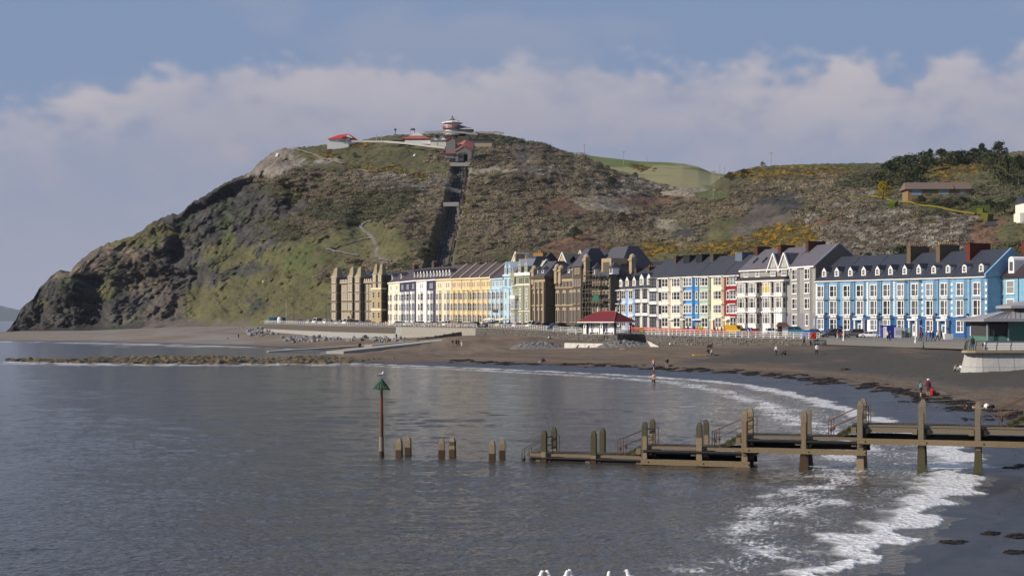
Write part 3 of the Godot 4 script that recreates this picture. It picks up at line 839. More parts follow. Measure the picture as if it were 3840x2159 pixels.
func build_reef() -> void:
	var cols := 420
	var rows := 64
	var vs := PackedVector3Array(); var cs := PackedColorArray(); var ts := PackedVector2Array(); var skip := PackedByteArray()
	var rn := noise(62, 0.35, 4)
	for r in rows:
		var d := lerpf(292.0, 368.0, r / (rows - 1.0))
		for k in cols:
			var x := lerpf(-122.0,-14.0, k / (cols - 1.0))
			var b := reef_body(x, d)
			var lump := rn.get_noise_2d(x, d * 0.6)
			var y := clampf(b * 0.10,-0.6, 0.36) + lump * 0.55 + rn.get_noise_2d(x * 2.6, d) * 0.45 + n_reef.get_noise_2d(x * 0.55, d * 0.4 + 9.0) * 0.75 - 0.12
			vs.append(Vector3(x, y,-d))
			cs.append(Color(.07,.052,.028).lerp(Color(.25,.185,.09), clampf(0.5 + lump * 1.3 + rn.get_noise_2d(x * 3.0, d + 70.0) * 0.8, 0.0, 1.0)))
			ts.append(Vector2.ZERO)
			skip.append(1 if b < -7.0 else 0)
	var o := part("rock_reef", grid_mesh(vs, cs, ts, rows, cols, skip), vmat("reef_rock", 0.8, "fine", 0.8), self)
	tag(o, "long low brown rock reef standing out of the sea", "reef")
	for q in [[[470, 1368], 3.4], [[700, 1365], 5.0], [[200, 1352], 2.4], [[30, 1347], 2.0], [[890, 1367], 3.2]]:
		var p := on_level(q[0][0], q[0][1], 0.0)
		var s := part("awash_rock", rock_mesh(int(q[0][0])), mat("wet_rock",.06,.048,.035, 0.4, "fine", 0.6), self, p)
		s.scale = Vector3(q[1] * 0.5, 0.32, q[1] * 0.35)
		tag(s, ["dark wet rock awash left of the middle of the reef", "largest dark rock awash in front of the brown reef", "small dark rock awash near the left tip of the reef", "dark rock in white water at the far left of the sea", "dark rock awash right of the others before the reef"][[470, 700, 200, 30, 890].find(q[0][0])], "rock")

func rock_mesh(s: int) -> ArrayMesh:
	var key := "rock%d" % s
	if cache.has(key): return cache[key]
	var r := RandomNumberGenerator.new()
	r.seed = s
	var planes := []
	for i in 9: planes.append([Vector3(r.randf_range(-1, 1), r.randf_range(-1, 1), r.randf_range(-1, 1)).normalized(), r.randf_range(0.42, 0.8)])
	var b := MB.new()
	var pt := func(a: int, e: int) -> Vector3:
		var th := TAU * a / 10.0
		var ph := PI * e / 6.0
		var d := Vector3(sin(ph) * cos(th), cos(ph),-sin(ph) * sin(th))
		var k := 1.0
		for q in planes:
			var c: float = d.dot(q[0])
			if c > 0.05: k = minf(k, q[1] / c)
		return d * k
	for a in 10:
		for e in 6:
			b.quad(pt.call(a, e + 1), pt.call(a + 1, e + 1), pt.call(a + 1, e), pt.call(a, e))
	cache[key] = b.mesh()
	return cache[key]

var n_bch := noise(71, 0.05, 4)
var n_bch2 := noise(72, 0.6, 3)

func build_beach() -> void:
	var ds := PackedFloat32Array()
	var d := 40.0
	while d < 1105.0:
		ds.append(d)
		d += maxf(0.16, d * d * 4.2e-5 * (1.0 if d < 320.0 else 0.55))
	var rows := ds.size()
	var cols := 230
	var vs := PackedVector3Array(); var cs := PackedColorArray(); var ts := PackedVector2Array()
	vs.resize(rows * cols); cs.resize(rows * cols); ts.resize(rows * cols)
	for r in rows:
		var dd := ds[r]
		var x0 := shore_x(dd) - 7.0
		var x1 := minf(edge_x(dd) + 4.0, maxf(shore_x(dd) + 8.0, dd * 0.40 + 6.0)) if dd < 236.0 else edge_x(dd) + (4.0 if dd < 640.0 else 16.0)
		for k in cols:
			var e := k / (cols - 1.0)
			var x := lerpf(x0, x1, e)
			var g := shore_gap(x, dd)
			var i := r * cols + k
			var y := beach_h(x, dd) + n_bch2.get_noise_2d(x, dd * 0.6) * 0.05 * smoothstep(6.0, 14.0, g)
			vs[i] = Vector3(x, y,-dd)
			var wet := smoothstep(11.5, 9.0, g + n_bch.get_noise_2d(x * 1.2, dd) * 3.4 + n_bch2.get_noise_2d(x, dd) * 0.6)
			if dd > 300.0: wet = smoothstep(7.0, 3.0, g) * 0.9
			var tone := n_bch.get_noise_2d(x * 0.7, dd * 0.45)
			var spot := n_bch2.get_noise_2d(x * 0.8, dd * 0.35)
			var c := Color(.100,.082,.064).lerp(Color(.132,.110,.088), clampf(0.5 + tone + spot * 0.5, 0.0, 1.0))
			c = c * Color(1.12, 1.02, 0.92) * (1.0 + 0.4 * n_bch2.get_noise_2d(g * 0.45, dd * 0.03) + 0.25 * n_bch2.get_noise_2d(x * 3.0, dd * 1.5))
			c = c.lerp(Color(.056,.051,.047), smoothstep(-0.15, 0.25, tone * 0.7 + spot * 0.25 + 0.45 * bump2(x, dd, 52, 205, 18, 60)) * smoothstep(12.0, 22.0, g) * smoothstep(300.0, 260.0, dd))
			c = c.lerp(Color(.20,.185,.17).lerp(Color(.165,.13,.098), clampf(0.5 + tone * 1.6, 0.0, 1.0)), smoothstep(470.0, 560.0, dd))
			c = c.lerp(Color(.21,.205,.20), smoothstep(0.72, 0.95, e) * smoothstep(640.0, 680.0, dd) * 0.8)
			c = c.lerp(Color(.036,.036,.042) * (1.0 + 0.55 * n_bch2.get_noise_2d(g * 1.1, dd * 0.10)), wet)
			c = c.lerp(Color(.05,.038,.028), smoothstep(2.6, 0.4, absf(g - 12.0 + n_bch.get_noise_2d(x, dd * 1.4) * 3.0)) * smoothstep(-0.1, 0.3, spot + 0.2) * 0.7 * smoothstep(300.0, 280.0, dd))
			cs[i] = c
			ts[i] = Vector2(clampf(1.0 - wet, 0.02, 0.98), 0.5)
	var m := vmat("shingle", 1.0)
	var gr := Gradient.new()
	gr.set_color(0, Color(.36,.36,.36)); gr.set_color(1, Color(.95,.95,.95))
	var gt := GradientTexture2D.new()
	gt.gradient = gr
	m.roughness_texture = gt
	m.normal_enabled = false
	setting("beach", grid_mesh(vs, cs, ts, rows, cols), m)
	var rs := RandomNumberGenerator.new()
	rs.seed = 14
	var sm := MultiMesh.new()
	sm.transform_format = MultiMesh.TRANSFORM_3D
	sm.use_colors = true
	sm.mesh = rock_mesh(2)
	sm.instance_count = 5200
	for i in 5200:
		var dd := lerpf(56.0, 330.0, pow(rs.randf(), 0.75))
		var x := lerpf(shore_x(dd) + 2.0, minf(edge_x(dd), dd * 0.4), pow(rs.randf(), 0.8))
		var k := rs.randf_range(0.03, 0.11) * lerpf(0.4, 1.0, dd / 330.0)
		sm.set_instance_transform(i, Transform3D(Basis(Vector3.UP, rs.randf() * TAU).scaled(Vector3(k * 1.4, k * 0.7, k)), Vector3(x, beach_h(x, dd),-dd)))
		var g := rs.randf_range(0.03, 0.11)
		sm.set_instance_color(i, Color(g * 1.1, g, g * 0.92))
	var so := MultiMeshInstance3D.new()
	so.name = "beach_stones"
	so.multimesh = sm
	so.material_override = vmat("pebble", 0.9)
	add_child(so, true)
	tag(so, "small stones and pebbles scattered over the shingle", "stones", "", "stuff")
	var r2 := RandomNumberGenerator.new()
	r2.seed = 12
	var list := []
	for i in 7000:
		var dd := lerpf(60.0, 300.0, pow(r2.randf(), 0.8))
		var off := 11.0 + r2.randfn(0.0, 0.9) - n_bch.get_noise_2d(dd * 0.9, 5.0) * 3.4
		var s := (shore_x(dd + 3.0) - shore_x(dd - 3.0)) / 6.0
		var x := shore_x(dd) + off * sqrt(1.0 + s * s)
		if fo2.get_noise_2d(x * 1.4, dd * 1.4) < 0.04: continue
		var sc := r2.randf_range(0.12, 0.34) * lerpf(0.6, 1.2, dd / 300.0)
		list.append(Transform3D(Basis(Vector3.UP, r2.randf() * TAU).scaled(Vector3(sc * 1.8, sc * 0.42, sc)), Vector3(x, beach_h(x, dd),-dd)))
	for q in [[3560, 1530], [3630, 1575], [3690, 1560], [3700, 1572], [3790, 1640], [3750, 1645], [3835, 1745], [3800, 1755], [3815, 2008], [3835, 2012], [3560, 2033], [3590, 2036], [3800, 2070], [3830, 2072], [3720, 2000], [3770, 1655]]:
		for k in 16:
			var p := beach_at(q[0] + r2.randfn(0, 17), q[1] + r2.randfn(0, 3.0))
			var sc := r2.randf_range(0.06, 0.2)
			list.append(Transform3D(Basis(Vector3.UP, r2.randf() * TAU).scaled(Vector3(sc * 1.6, sc * 0.4, sc)), p))
	var mm := MultiMesh.new()
	mm.transform_format = MultiMesh.TRANSFORM_3D
	mm.mesh = tuft_mesh(33, 40, 0.55, 0.9)
	mm.instance_count = list.size()
	for i in list.size(): mm.set_instance_transform(i, list[i])
	var o := MultiMeshInstance3D.new()
	o.name = "seaweed"
	o.multimesh = mm
	o.material_override = mat("weed",.028,.020,.012, 0.6)
	add_child(o, true)
	tag(o, "dark seaweed washed up along the strand line", "seaweed", "", "stuff")
	build_boulders()

func build_boulders() -> void:
	var r := RandomNumberGenerator.new()
	r.seed = 77
	var m := mat("boulder_rock",.34,.335,.325, 0.9, "fine", 0.5)
	var m2 := mat("boulder_rock_dark",.23,.228,.225, 0.9, "fine", 0.5)
	var runs := [[1085, 1400, 1263, 1288, 64], [1400, 1520, 1263, 1284, 24], [1040, 1150, 1266, 1283, 16], [925, 1045, 1232, 1262, 46]]
	for q in runs:
		for i in q[4]:
			var u := r.randf_range(q[0], q[1])
			var v := lerpf(q[2], q[3], r.randf())
			if q[0] == 1085: v = lerpf(1274.0, 1264.0, (u - 1085.0) / 315.0) + r.randf_range(-9, 12)
			var p := beach_at(u, v)
			var s := r.randf_range(0.5, 1.15)
			var o := part("boulder", rock_mesh(r.randi_range(1, 5)), m if r.randf() < 0.6 else m2, self, p + Vector3(0, s * 0.25, 0))
			o.basis = Basis(Vector3(r.randf(), r.randf(), r.randf()).normalized(), r.randf() * TAU).scaled(Vector3.ONE) * Basis.from_scale(Vector3(s * r.randf_range(0.9, 1.5), s * r.randf_range(0.7, 1.0), s))
			if q[0] == 925: tag(o, "pale boulder heaped at the far end of the sea wall", "boulder", "boulders heaped at the end of the sea wall")
			else: tag(o, "grey boulder in the rock bank below the sea wall", "boulder", "boulders of the rock bank below the sea wall")

func V(x: float, y: float, z: float) -> Vector3: return Vector3(x, y, z)
func W(x: float, y: float) -> Vector2: return Vector2(x, y)
func BX(a: Vector3, b: Vector3) -> MB: return MB.new().box(a, b)
func VU() -> Vector3: return Vector3(0, 0, 1)

func edge_pt(d: float, inland := 0.0) -> Vector3:
	var s := (edge_x(d + 8.0) - edge_x(d - 8.0)) / 16.0     # the wall runs along (s, 1); inland is to its right
	var n := W(1.0,-s).normalized()
	return V(edge_x(d) + n.x * inland, prom_y(d),-(d + n.y * inland))

func ribbon(from_d: float, to_d: float, step: float, i0: float, i1: float, lift: float) -> MB:
	var b := MB.new()
	var d := from_d
	while d < to_d:
		var e := minf(d + step, to_d)
		var up := V(0, lift, 0)
		b.quad(edge_pt(d, i0) + up, edge_pt(d, i1) + up, edge_pt(e, i1) + up, edge_pt(e, i0) + up)
		d = e
	return b

func build_promenade() -> void:
	var b := MB.new()
	var rows := []
	var d := 150.0
	while d <= 720.0:
		rows.append(d); d += 6.0
	var vs := PackedVector3Array(); var cs := PackedColorArray(); var ts := PackedVector2Array()
	for q in rows:
		for k in 14:
			var e: float = edge_x(q) + pow(k / 13.0, 1.6) * 300.0
			if q < 232.0: e += 14.0
			vs.append(V(e, prom_y(q) - (0.6 if q < 232.0 else 0.0),-q)); cs.append(Color.WHITE); ts.append(Vector2.ZERO)
	setting("promenade_pavement", grid_mesh(vs, cs, ts, rows.size(), 14), mat("paving",.20,.19,.18, 0.9, "mottle", 0.12))
	setting("road", ribbon(250, 285, 6, 22.0, 36.0, 0.012).mesh(), mat("asphalt",.055,.055,.058, 0.9, "fine", 0.3))
	setting("road", ribbon(285, 640, 8, 9.0, 20.0, 0.012).mesh(), mat("asphalt"))
	setting("kerb", ribbon(285, 640, 8, 8.75, 8.95, 0.11).mesh(), mat("kerb_stone",.30,.29,.28, 0.9, "fine", 0.3))
	wall_run("stone_sea_wall", "rubble stone sea wall below the near railing", 286, 346, mat("rubble",.21,.20,.185, 0.95, "stone", 0.22), 0.35)
	wall_run("stone_sea_wall", "rubble sea wall right of the beach steps, without a railing", 240, 281, mat("rubble"), 0.25)
	wall_run("stone_sea_wall", "rough grey sea wall left of the red roofed shelter", 348, 440, mat("rough_wall",.22,.205,.18, 0.95, "stone", 0.14), 0.3)
	wall_run("concrete_sea_wall", "pale rendered stretch of the sea wall behind the slipway", 440, 497, mat("pale_render",.34,.325,.29, 0.9, "streak", 0.05), 0.3)
	wall_run("concrete_sea_wall", "long sea wall with dark stained top and pale lower face", 497, 640, mat("grey_render",.30,.30,.295, 0.9, "mottle", 0.10), 0.35)
	var dark := MB.new()
	dark.xf = Transform3D(Basis(),-(get_node("concrete_sea_wall_001") as Node3D).position)
	for q in range(502, 640, 6):
		dark.bar(edge_pt(q,-0.24) + V(0,-1.2, 0), edge_pt(minf(q + 6, 640),-0.24) + V(0,-1.2, 0), 0.25, 2.0)
	var st := part("stained_parapet", dark.mesh(), mat("stained",.115,.10,.085, 0.95, "streak", 0.06), get_node("concrete_sea_wall_001"))
	var cap := MB.new()
	for q in range(244, 640, 6):
		cap.bar(edge_pt(q, 0.1) + V(0, 0.0, 0), edge_pt(q + 6, 0.1) + V(0, 0.0, 0), 0.6, 0.16)
	tag(part("wall_coping", cap.mesh(), mat("coping",.30,.28,.25, 0.9, "fine", 0.4), self), "flat stone coping running along the top of the sea wall", "coping")
	railings()
	slipway()
	shelter()
	kiosk()

func wall_run(n: String, label: String, d0: float, d1: float, m: Material, batter: float) -> void:
	var holder := thing(n, label, "sea wall", edge_pt(d0) - V(0, 3, 0))
	var b := MB.new()
	b.xf = Transform3D(Basis(),-holder.position)
	var d := d0
	while d < d1:
		var e := minf(d + 4.0, d1)
		var h := 6.0
		var rel := [n_bch.get_noise_2d(d, 1.0) * 0.15, n_bch.get_noise_2d(e, 1.0) * 0.15]
		var a0 := edge_pt(d,-0.1) - V(0, 0.08, 0); var a1 := edge_pt(e,-0.1) - V(0, 0.08, 0)
		var c0 := edge_pt(d,-0.1 - batter + rel[0]) - V(0, h, 0); var c1 := edge_pt(e,-0.1 - batter + rel[1]) - V(0, h, 0)
		b.quad(c1, c0, a0, a1)
		b.quad(a1, a0, edge_pt(d, 0.8) - V(0, 0.08, 0), edge_pt(e, 0.8) - V(0, 0.08, 0))
		d = e
	part("wall_face", b.mesh(), m, holder)
	if n != "stone_sea_wall": return
	var r := RandomNumberGenerator.new()
	r.seed = int(d0)
	var st := MB.new()
	st.xf = Transform3D(Basis(),-holder.position)
	d = d0
	while d < d1 - 1.0:
		var slope := edge_pt(d + 1.0) - edge_pt(d)
		var per := slope.length()
		for k in 8:
			if r.randf() < 0.35: continue
			var q0 := d + r.randf_range(0, 0.3)
			var len := r.randf_range(0.35, 0.9) / per
			var y := -0.35 - k * 0.33 + r.randf_range(-0.1, 0.1)
			var hh := r.randf_range(0.14, 0.30)
			var out := -0.12 - batter * (-y / 6.0) - r.randf_range(0.03, 0.12)
			var a := edge_pt(q0, out) + V(0, y, 0); var c := edge_pt(q0 + len, out) + V(0, y, 0)
			var g := r.randf_range(0.55, 1.3)
			st.col = Color(.22 * g,.21 * g,.20 * g)
			var ia := edge_pt(q0, 0.1) + V(0, y, 0); var ic := edge_pt(q0 + len, 0.1) + V(0, y, 0)
			var up := V(0, hh, 0)
			st.hexa([c, a, a + up, c + up * 0.9, ic, ia, ia + up, ic + up])
		d += 0.75 / per
	var o := part("wall_stones", st.mesh(), vmat("rubble_stones", 0.95, "fine", 0.6), holder)
	o.set_meta("kind", "stuff")

func post_mesh(foot: bool) -> ArrayMesh:
	var b := MB.new()
	b.tube([V(0, 0, 0), V(0, 1.12, 0)], 0.055, 6)
	if foot: b.lathe([W(0.17, 0), W(0.15, 0.06), W(0.06, 0.24)], Vector3.ZERO, 8)
	return b.mesh()

func rail_run(label: String, pts: Array, gap: float, foot: bool, rails: Array) -> void:
	var o := thing("railing", label, "railing", pts[0])
	var m := mat("white_paint",.78,.77,.74, 0.5)
	var pm := post_mesh(foot)
	var rb := MB.new()
	var left := 0.0
	for i in pts.size() - 1:
		var a: Vector3 = pts[i] - pts[0]
		var b: Vector3 = pts[i + 1] - pts[0]
		var ln := (b - a).length()
		while left < ln:
			part("post", pm, m, o, a.lerp(b, left / ln)); left += gap
		left -= ln
		for h in rails: rb.tube([a + V(0, h, 0), b + V(0, h, 0)], 0.042, 5)
	part("post", pm, m, o, pts[-1] - pts[0])
	part("rails", rb.mesh(), m, o)

func railings() -> void:
	var far := []
	for q in range(640, 433,-8): far.append(edge_pt(q, 0.2) + V(0, 0.08, 0))
	rail_run("long white railing along the far sea wall before the parked cars", far, 2.3, false, [1.1, 0.75, 0.4])
	var mid := []
	for q in range(432, 374,-6): mid.append(edge_pt(q, 0.2) + V(0, 0.08, 0))
	rail_run("white railing between the green hotel and the gothic building", mid, 2.3, false, [1.1, 0.75, 0.4])
	rail_run("short white railing set back behind the steps left of the shelter", [edge_pt(374, 0.3), at(2180, 1246, 368)], 2.4, true, [1.1, 0.75, 0.4])
	var near := [at(2130, 1252.0, 354)]
	for q in range(350, 284,-5): near.append(edge_pt(q, 0.2) + V(0, 0.08, 0))
	rail_run("near white railing with flared feet from the shelter to the steps", near, 1.95, true, [1.1, 0.72, 0.36])
	rail_run("white railing at the far end of the promenade by the blue containers", [at(975, 1214, 655), at(1128, 1212, 660)], 2.4, false, [1.1, 0.75, 0.4])

func slipway() -> void:
	var b := MB.new()
	var conc := mat("slip_concrete",.36,.345,.31, 0.9, "mottle", 0.2)
	b.bar(at(1255, 1322, 374), at(1500, 1296, 402), 5.0, 0.7)
	b.bar(at(1500, 1296, 402) + V(0,.004, 0), at(1700, 1274, 432), 5.0, 0.7)
	b.bar(at(1380, 1300, 400), at(1560, 1283, 430), 2.2, 0.9)
	tag(part("slipway", b.mesh(), conc, self), "long pale concrete slipway running down to the water", "slipway")
	b = MB.new()
	b.hexa([at(1005, 1322, 415), at(1480, 1291, 448), at(1480, 1287, 448), at(1005, 1317, 415), at(1000, 1320, 417), at(1478, 1289, 451), at(1478, 1285, 451), at(1000, 1315, 417)])
	tag(part("low_groyne", b.mesh(), conc, self), "low worn concrete groyne left of the slipway", "groyne")
	var g := thing("timber_breastwork", "dark timber breastwork beside the top of the slipway", "breastwork", at(1500, 1290, 445))
	for i in 7:
		var u0 := 1500 + i * 33.0
		var p0 := at(u0, 1287 - i * 5.0, 445) - g.position
		var p1 := at(u0 + 34, 1282 - i * 5.0, 445) - g.position
		var q := MB.new()
		q.bar(p0, p1, 0.12, 0.7 + 0.1 * i)
		part("plank_panel", q.mesh(), mat("tarred_wood",.06,.05,.042, 0.9, "grain", 0.4), g)
		q = MB.new()
		q.box(p0 + V(-.12,-1,-.12), p0 + V(.12, 0.6 + 0.06 * i,.12))
		part("post", q.mesh(), mat("tarred_wood"), g)
	g = thing("timber_groyne", "dark timber groyne of posts and boards on the far beach", "groyne", at(680, 1261, 640))
	for i in 17:
		var k := i / 16.0
		var p := at(lerpf(680, 912, k), lerpf(1263, 1233, k), lerpf(640, 720, k)) - g.position
		var q := MB.new()
		q.box(p + V(-.14,-1.5,-.14), p + V(.14, 0.95,.14))
		part("post", q.mesh(), mat("tarred_wood"), g)
		if i >= 2 and i < 16:
			var k2 := (i + 1) / 16.0
			var p2 := at(lerpf(680, 912, k2), lerpf(1263, 1233, k2), lerpf(640, 720, k2)) - g.position
			q = MB.new()
			q.bar(p + V(0,-.35 if i > 5 else -.6, 0.1), p2 + V(0,-.35 if i > 5 else -.6, 0.1), 0.1, 1.1 if i > 5 else .6)
			part("board", q.mesh(), mat("tarred_wood"), g)
	b = MB.new()
	var dd := 330.0
	b.hexa([at(2116, 1314, dd), at(2262, 1314, dd - 6), at(2292, 1289, dd - 5), at(2117, 1286, dd + 1), at(2120, 1314, dd + 8), at(2270, 1314, dd + 6), at(2293, 1288, dd + 6), at(2121, 1285, dd + 9)])
	var blk := part("concrete_block", b.mesh(), mat("new_concrete",.56,.53,.47, 0.85, "mottle", 0.15), self)
	tag(blk, "long cream concrete block at the foot of the wall below the shelter", "concrete block")
	for i in 4:
		var q := MB.new()
		var p := at(2160 + i * 34, 1300, dd - 1.2 - i * 1.6)
		q.box(p + V(-.03,-.75,-.1), p + V(.03,.78,.25))
		part("joint", q.mesh(), mat("joint_grey",.33,.31,.28), blk)
	b = MB.new()
	b.hexa([at(2440, 1302, 316), at(2470, 1301, 314), at(2470, 1298, 314), at(2428, 1277, 317), at(2440, 1302, 322), at(2470, 1301, 322), at(2470, 1298, 322), at(2424, 1275, 322)])
	tag(part("concrete_buttress", b.mesh(), mat("new_concrete"), self), "sloping pale concrete buttress against the stone wall", "buttress")
	heap("heap of grey broken slate left of the cream block", 1905, 2125, 1316, 1270, 345)
	heap("heap of grey broken slate right of the cream block", 2230, 2460, 1314, 1284, 325)
	var s := thing("beach_steps", "stone steps with iron handrails down to the beach", "steps", at(3085, 1292, 283))
	for i in 8:
		var q := MB.new()
		q.box(V(-2.6 + i * .36,-1.6, 0.2), V(-2.6 + (i + 1) * .36,-1.35 + i * .27, 2.2))
		part("step", q.mesh(), mat("step_stone",.13,.125,.12, 0.9, "fine", 0.5), s)
	for z in [0.25, 2.15]:
		var q := MB.new()
		q.tube([V(-2.6,-0.3, z), V(0.3, 1.75, z), V(0.9, 1.75, z)], 0.03, 5)
		for k in 3: q.tube([V(-2.4 + k * 1.2,-1.2 + k * .85, z), V(-2.4 + k * 1.2,-0.15 + k * .85, z)], 0.025, 5)
		part("handrail", q.mesh(), mat("iron",.05,.05,.055, 0.6), s)
	b = MB.new()
	for i in 24:
		var q0 := edge_pt(281 - i * 2.0,-0.4) + V(0,-0.42, 0)
		var q1 := edge_pt(281 - (i + 1) * 2.0,-0.4) + V(0,-0.42, 0)
		b.bar(q0, q1, 0.9, 1.0)
	tag(part("promenade_step", b.mesh(), mat("step_grey",.20,.20,.20, 0.9, "fine", 0.4), self), "low grey stone edge of the promenade right of the beach steps", "kerb")

func heap(label: String, u0: float, u1: float, v0: float, v1: float, d: float) -> void:
	var cols := 70
	var rows := 34
	var vs := PackedVector3Array(); var cs := PackedColorArray(); var ts := PackedVector2Array()
	var hn := noise(int(u0), 0.35, 4, FastNoiseLite.TYPE_SIMPLEX_SMOOTH, true)
	for r in rows:
		for k in cols:
			var e := k / (cols - 1.0)
			var f := r / (rows - 1.0)
			var p := at(lerpf(u0, u1, e), 1300, d - 8.0 + f * 18.0)
			var base := beach_h(p.x,-p.z) - 0.25
			var h := sin(PI * pow(e, 0.8)) * sin(PI * minf(f * 1.1, 1.0)) * 1.5
			p.y = base + h * (0.75 + 0.5 * hn.get_noise_2d(p.x, p.z)) + hn.get_noise_2d(p.x * 2.5, p.z * 2.5) * 0.25 * minf(h, 1.0)
			vs.append(p); ts.append(Vector2.ZERO)
			cs.append(Color(.25,.245,.235) * (0.8 + 0.45 * hn.get_noise_2d(p.x * 2.0, p.z * 2.0)))
	tag(part("slate_heap", grid_mesh(vs, cs, ts, rows, cols), vmat("slate_rubble", 0.95, "fine", 0.7), self), label, "rubble heap")

func shelter() -> void:
	var p0 := at(2188, 1247, 342)
	var p1 := at(2304, 1247, 334)
	p0.y = 5.45
	var w := W(p1.x - p0.x, p1.z - p0.z).length()
	var turn := -atan2(p1.z - p0.z, p1.x - p0.x)
	var o := thing("promenade_shelter", "promenade shelter with red hipped roof, white pillars and navy trim", "shelter", p0, turn)
	var navy := mat("navy",.018,.022,.10, 0.5)
	var white := mat("white_paint")
	var dp := 5.0
	var h := 2.55
	var b := BX(V(-0.1,-0.1,-dp), V(w + 0.1, 0.08, 0.2))
	part("plinth", b.mesh(), mat("coping"), o)
	b = MB.new()
	b.roof(-1.0, w + 1.0,-dp - 0.9, 1.0, h + 0.18, 2.25, 3.1)
	part("roof", b.mesh(), mat("red_tile",.26,.035,.045, 0.75, "grain", 0.5), o)
	b = BX(V(-1.02, h,-dp - 0.92), V(w + 1.02, h + 0.2, 1.02))
	part("fascia", b.mesh(), mat("shelter_cream",.74,.72,.66, 0.6), o)
	var hp := MB.new()
	for e in [[V(-1, h + .2, 1), V(2.1, h + 2.45,-dp / 2 + .05)], [V(w + 1, h + .2, 1), V(w - 2.1, h + 2.45,-dp / 2 + .05)], [V(2.1, h + 2.47,-dp / 2 + .05), V(w - 2.1, h + 2.47,-dp / 2 + .05)]]:
		hp.tube(e, 0.10, 5)
	part("ridge_tiles", hp.mesh(), mat("ridge_red",.30,.06,.055, 0.7), o)
	for x in [2.1, w - 2.1]:
		b = MB.new().lathe([W(.16, 0), W(.2,.2), W(.1,.35), W(.12,.6), W(.02, 1.15)], V(x, h + 2.4,-dp / 2 + .05), 8)
		part("finial", b.mesh(), white, o)
	var xs := [0.0, w * 0.54]
	for x in xs:
		b = BX(V(x, 0.08,-0.35), V(x + 0.95, h, 0.0))
		var pil := part("pillar", b.mesh(), white, o)
		var cr := MB.new()
		cr.lathe([W(.0, 1.15), W(.16, 1.35), W(.22, 1.7), W(.12, 2.0), W(0.0, 2.2)], V(x + 0.47, 0,-0.02), 8)
		part("crest", cr.mesh(), mat("crest_bronze",.16,.15,.12, 0.6), pil)
	var nb := MB.new()
	for x in [0.98, w * .25, w * .5, w * .54 + .98, w * .72, w - .2]:
		b = BX(V(x, 0.08,-0.3), V(x + 0.16, h,-0.1))
		part("navy_post", b.mesh(), navy, o)
	for z in [-dp + .05]:
		for x in [0.0, w * .5, w - .2]:
			b = BX(V(x, 0.08, z), V(x + 0.2, h, z + .2))
			part("navy_post", b.mesh(), navy, o)
	b = BX(V(0, h - 0.12,-0.28), V(w, h - 0.002,-0.06))
	part("navy_beam", b.mesh(), navy, o)
	b = BX(V(0.3, 0.08,-.62), V(w - .3, 1.3,-.5))
	part("screen", b.mesh(), mat("shelter_grey",.72,.73,.74, 0.6), o)
	for i in 9:
		var x := 0.5 + i * (w - 1.0) / 9.0
		b = BX(V(x, 1.31,-.57), V(x + (w - 1.0) / 9.0 - .08, h - .25,-.545))
		part("pane", b.mesh(), glass_mat(), o)
	for i in 10:
		var x := 0.44 + i * (w - 1.0) / 9.0
		b = BX(V(x, 1.05,-.59), V(x + .07, h - .13,-.53))
		part("mullion", b.mesh(), white, o)
	for x in [w * .3, w * .78]:
		b = BX(V(x - 1.2, 0.45,-.48), V(x + 1.2, 0.52,-.02)).box(V(x - 1.2, 0.52,-.49), V(x + 1.2, 0.95,-.44)).box(V(x - 1.15, 0.08,-.44), V(x - 1.05, 0.45,-.1)).box(V(x + 1.05, 0.08,-.44), V(x + 1.15, 0.45,-.1))
		part("bench", b.mesh(), white, o)

func glass_mat() -> StandardMaterial3D:
	if mats.has("clear_glass"): return mats.clear_glass
	var m := mat("clear_glass",.5,.55,.6, 0.05)
	m.transparency = BaseMaterial3D.TRANSPARENCY_ALPHA
	m.albedo_color.a = 0.22
	return m

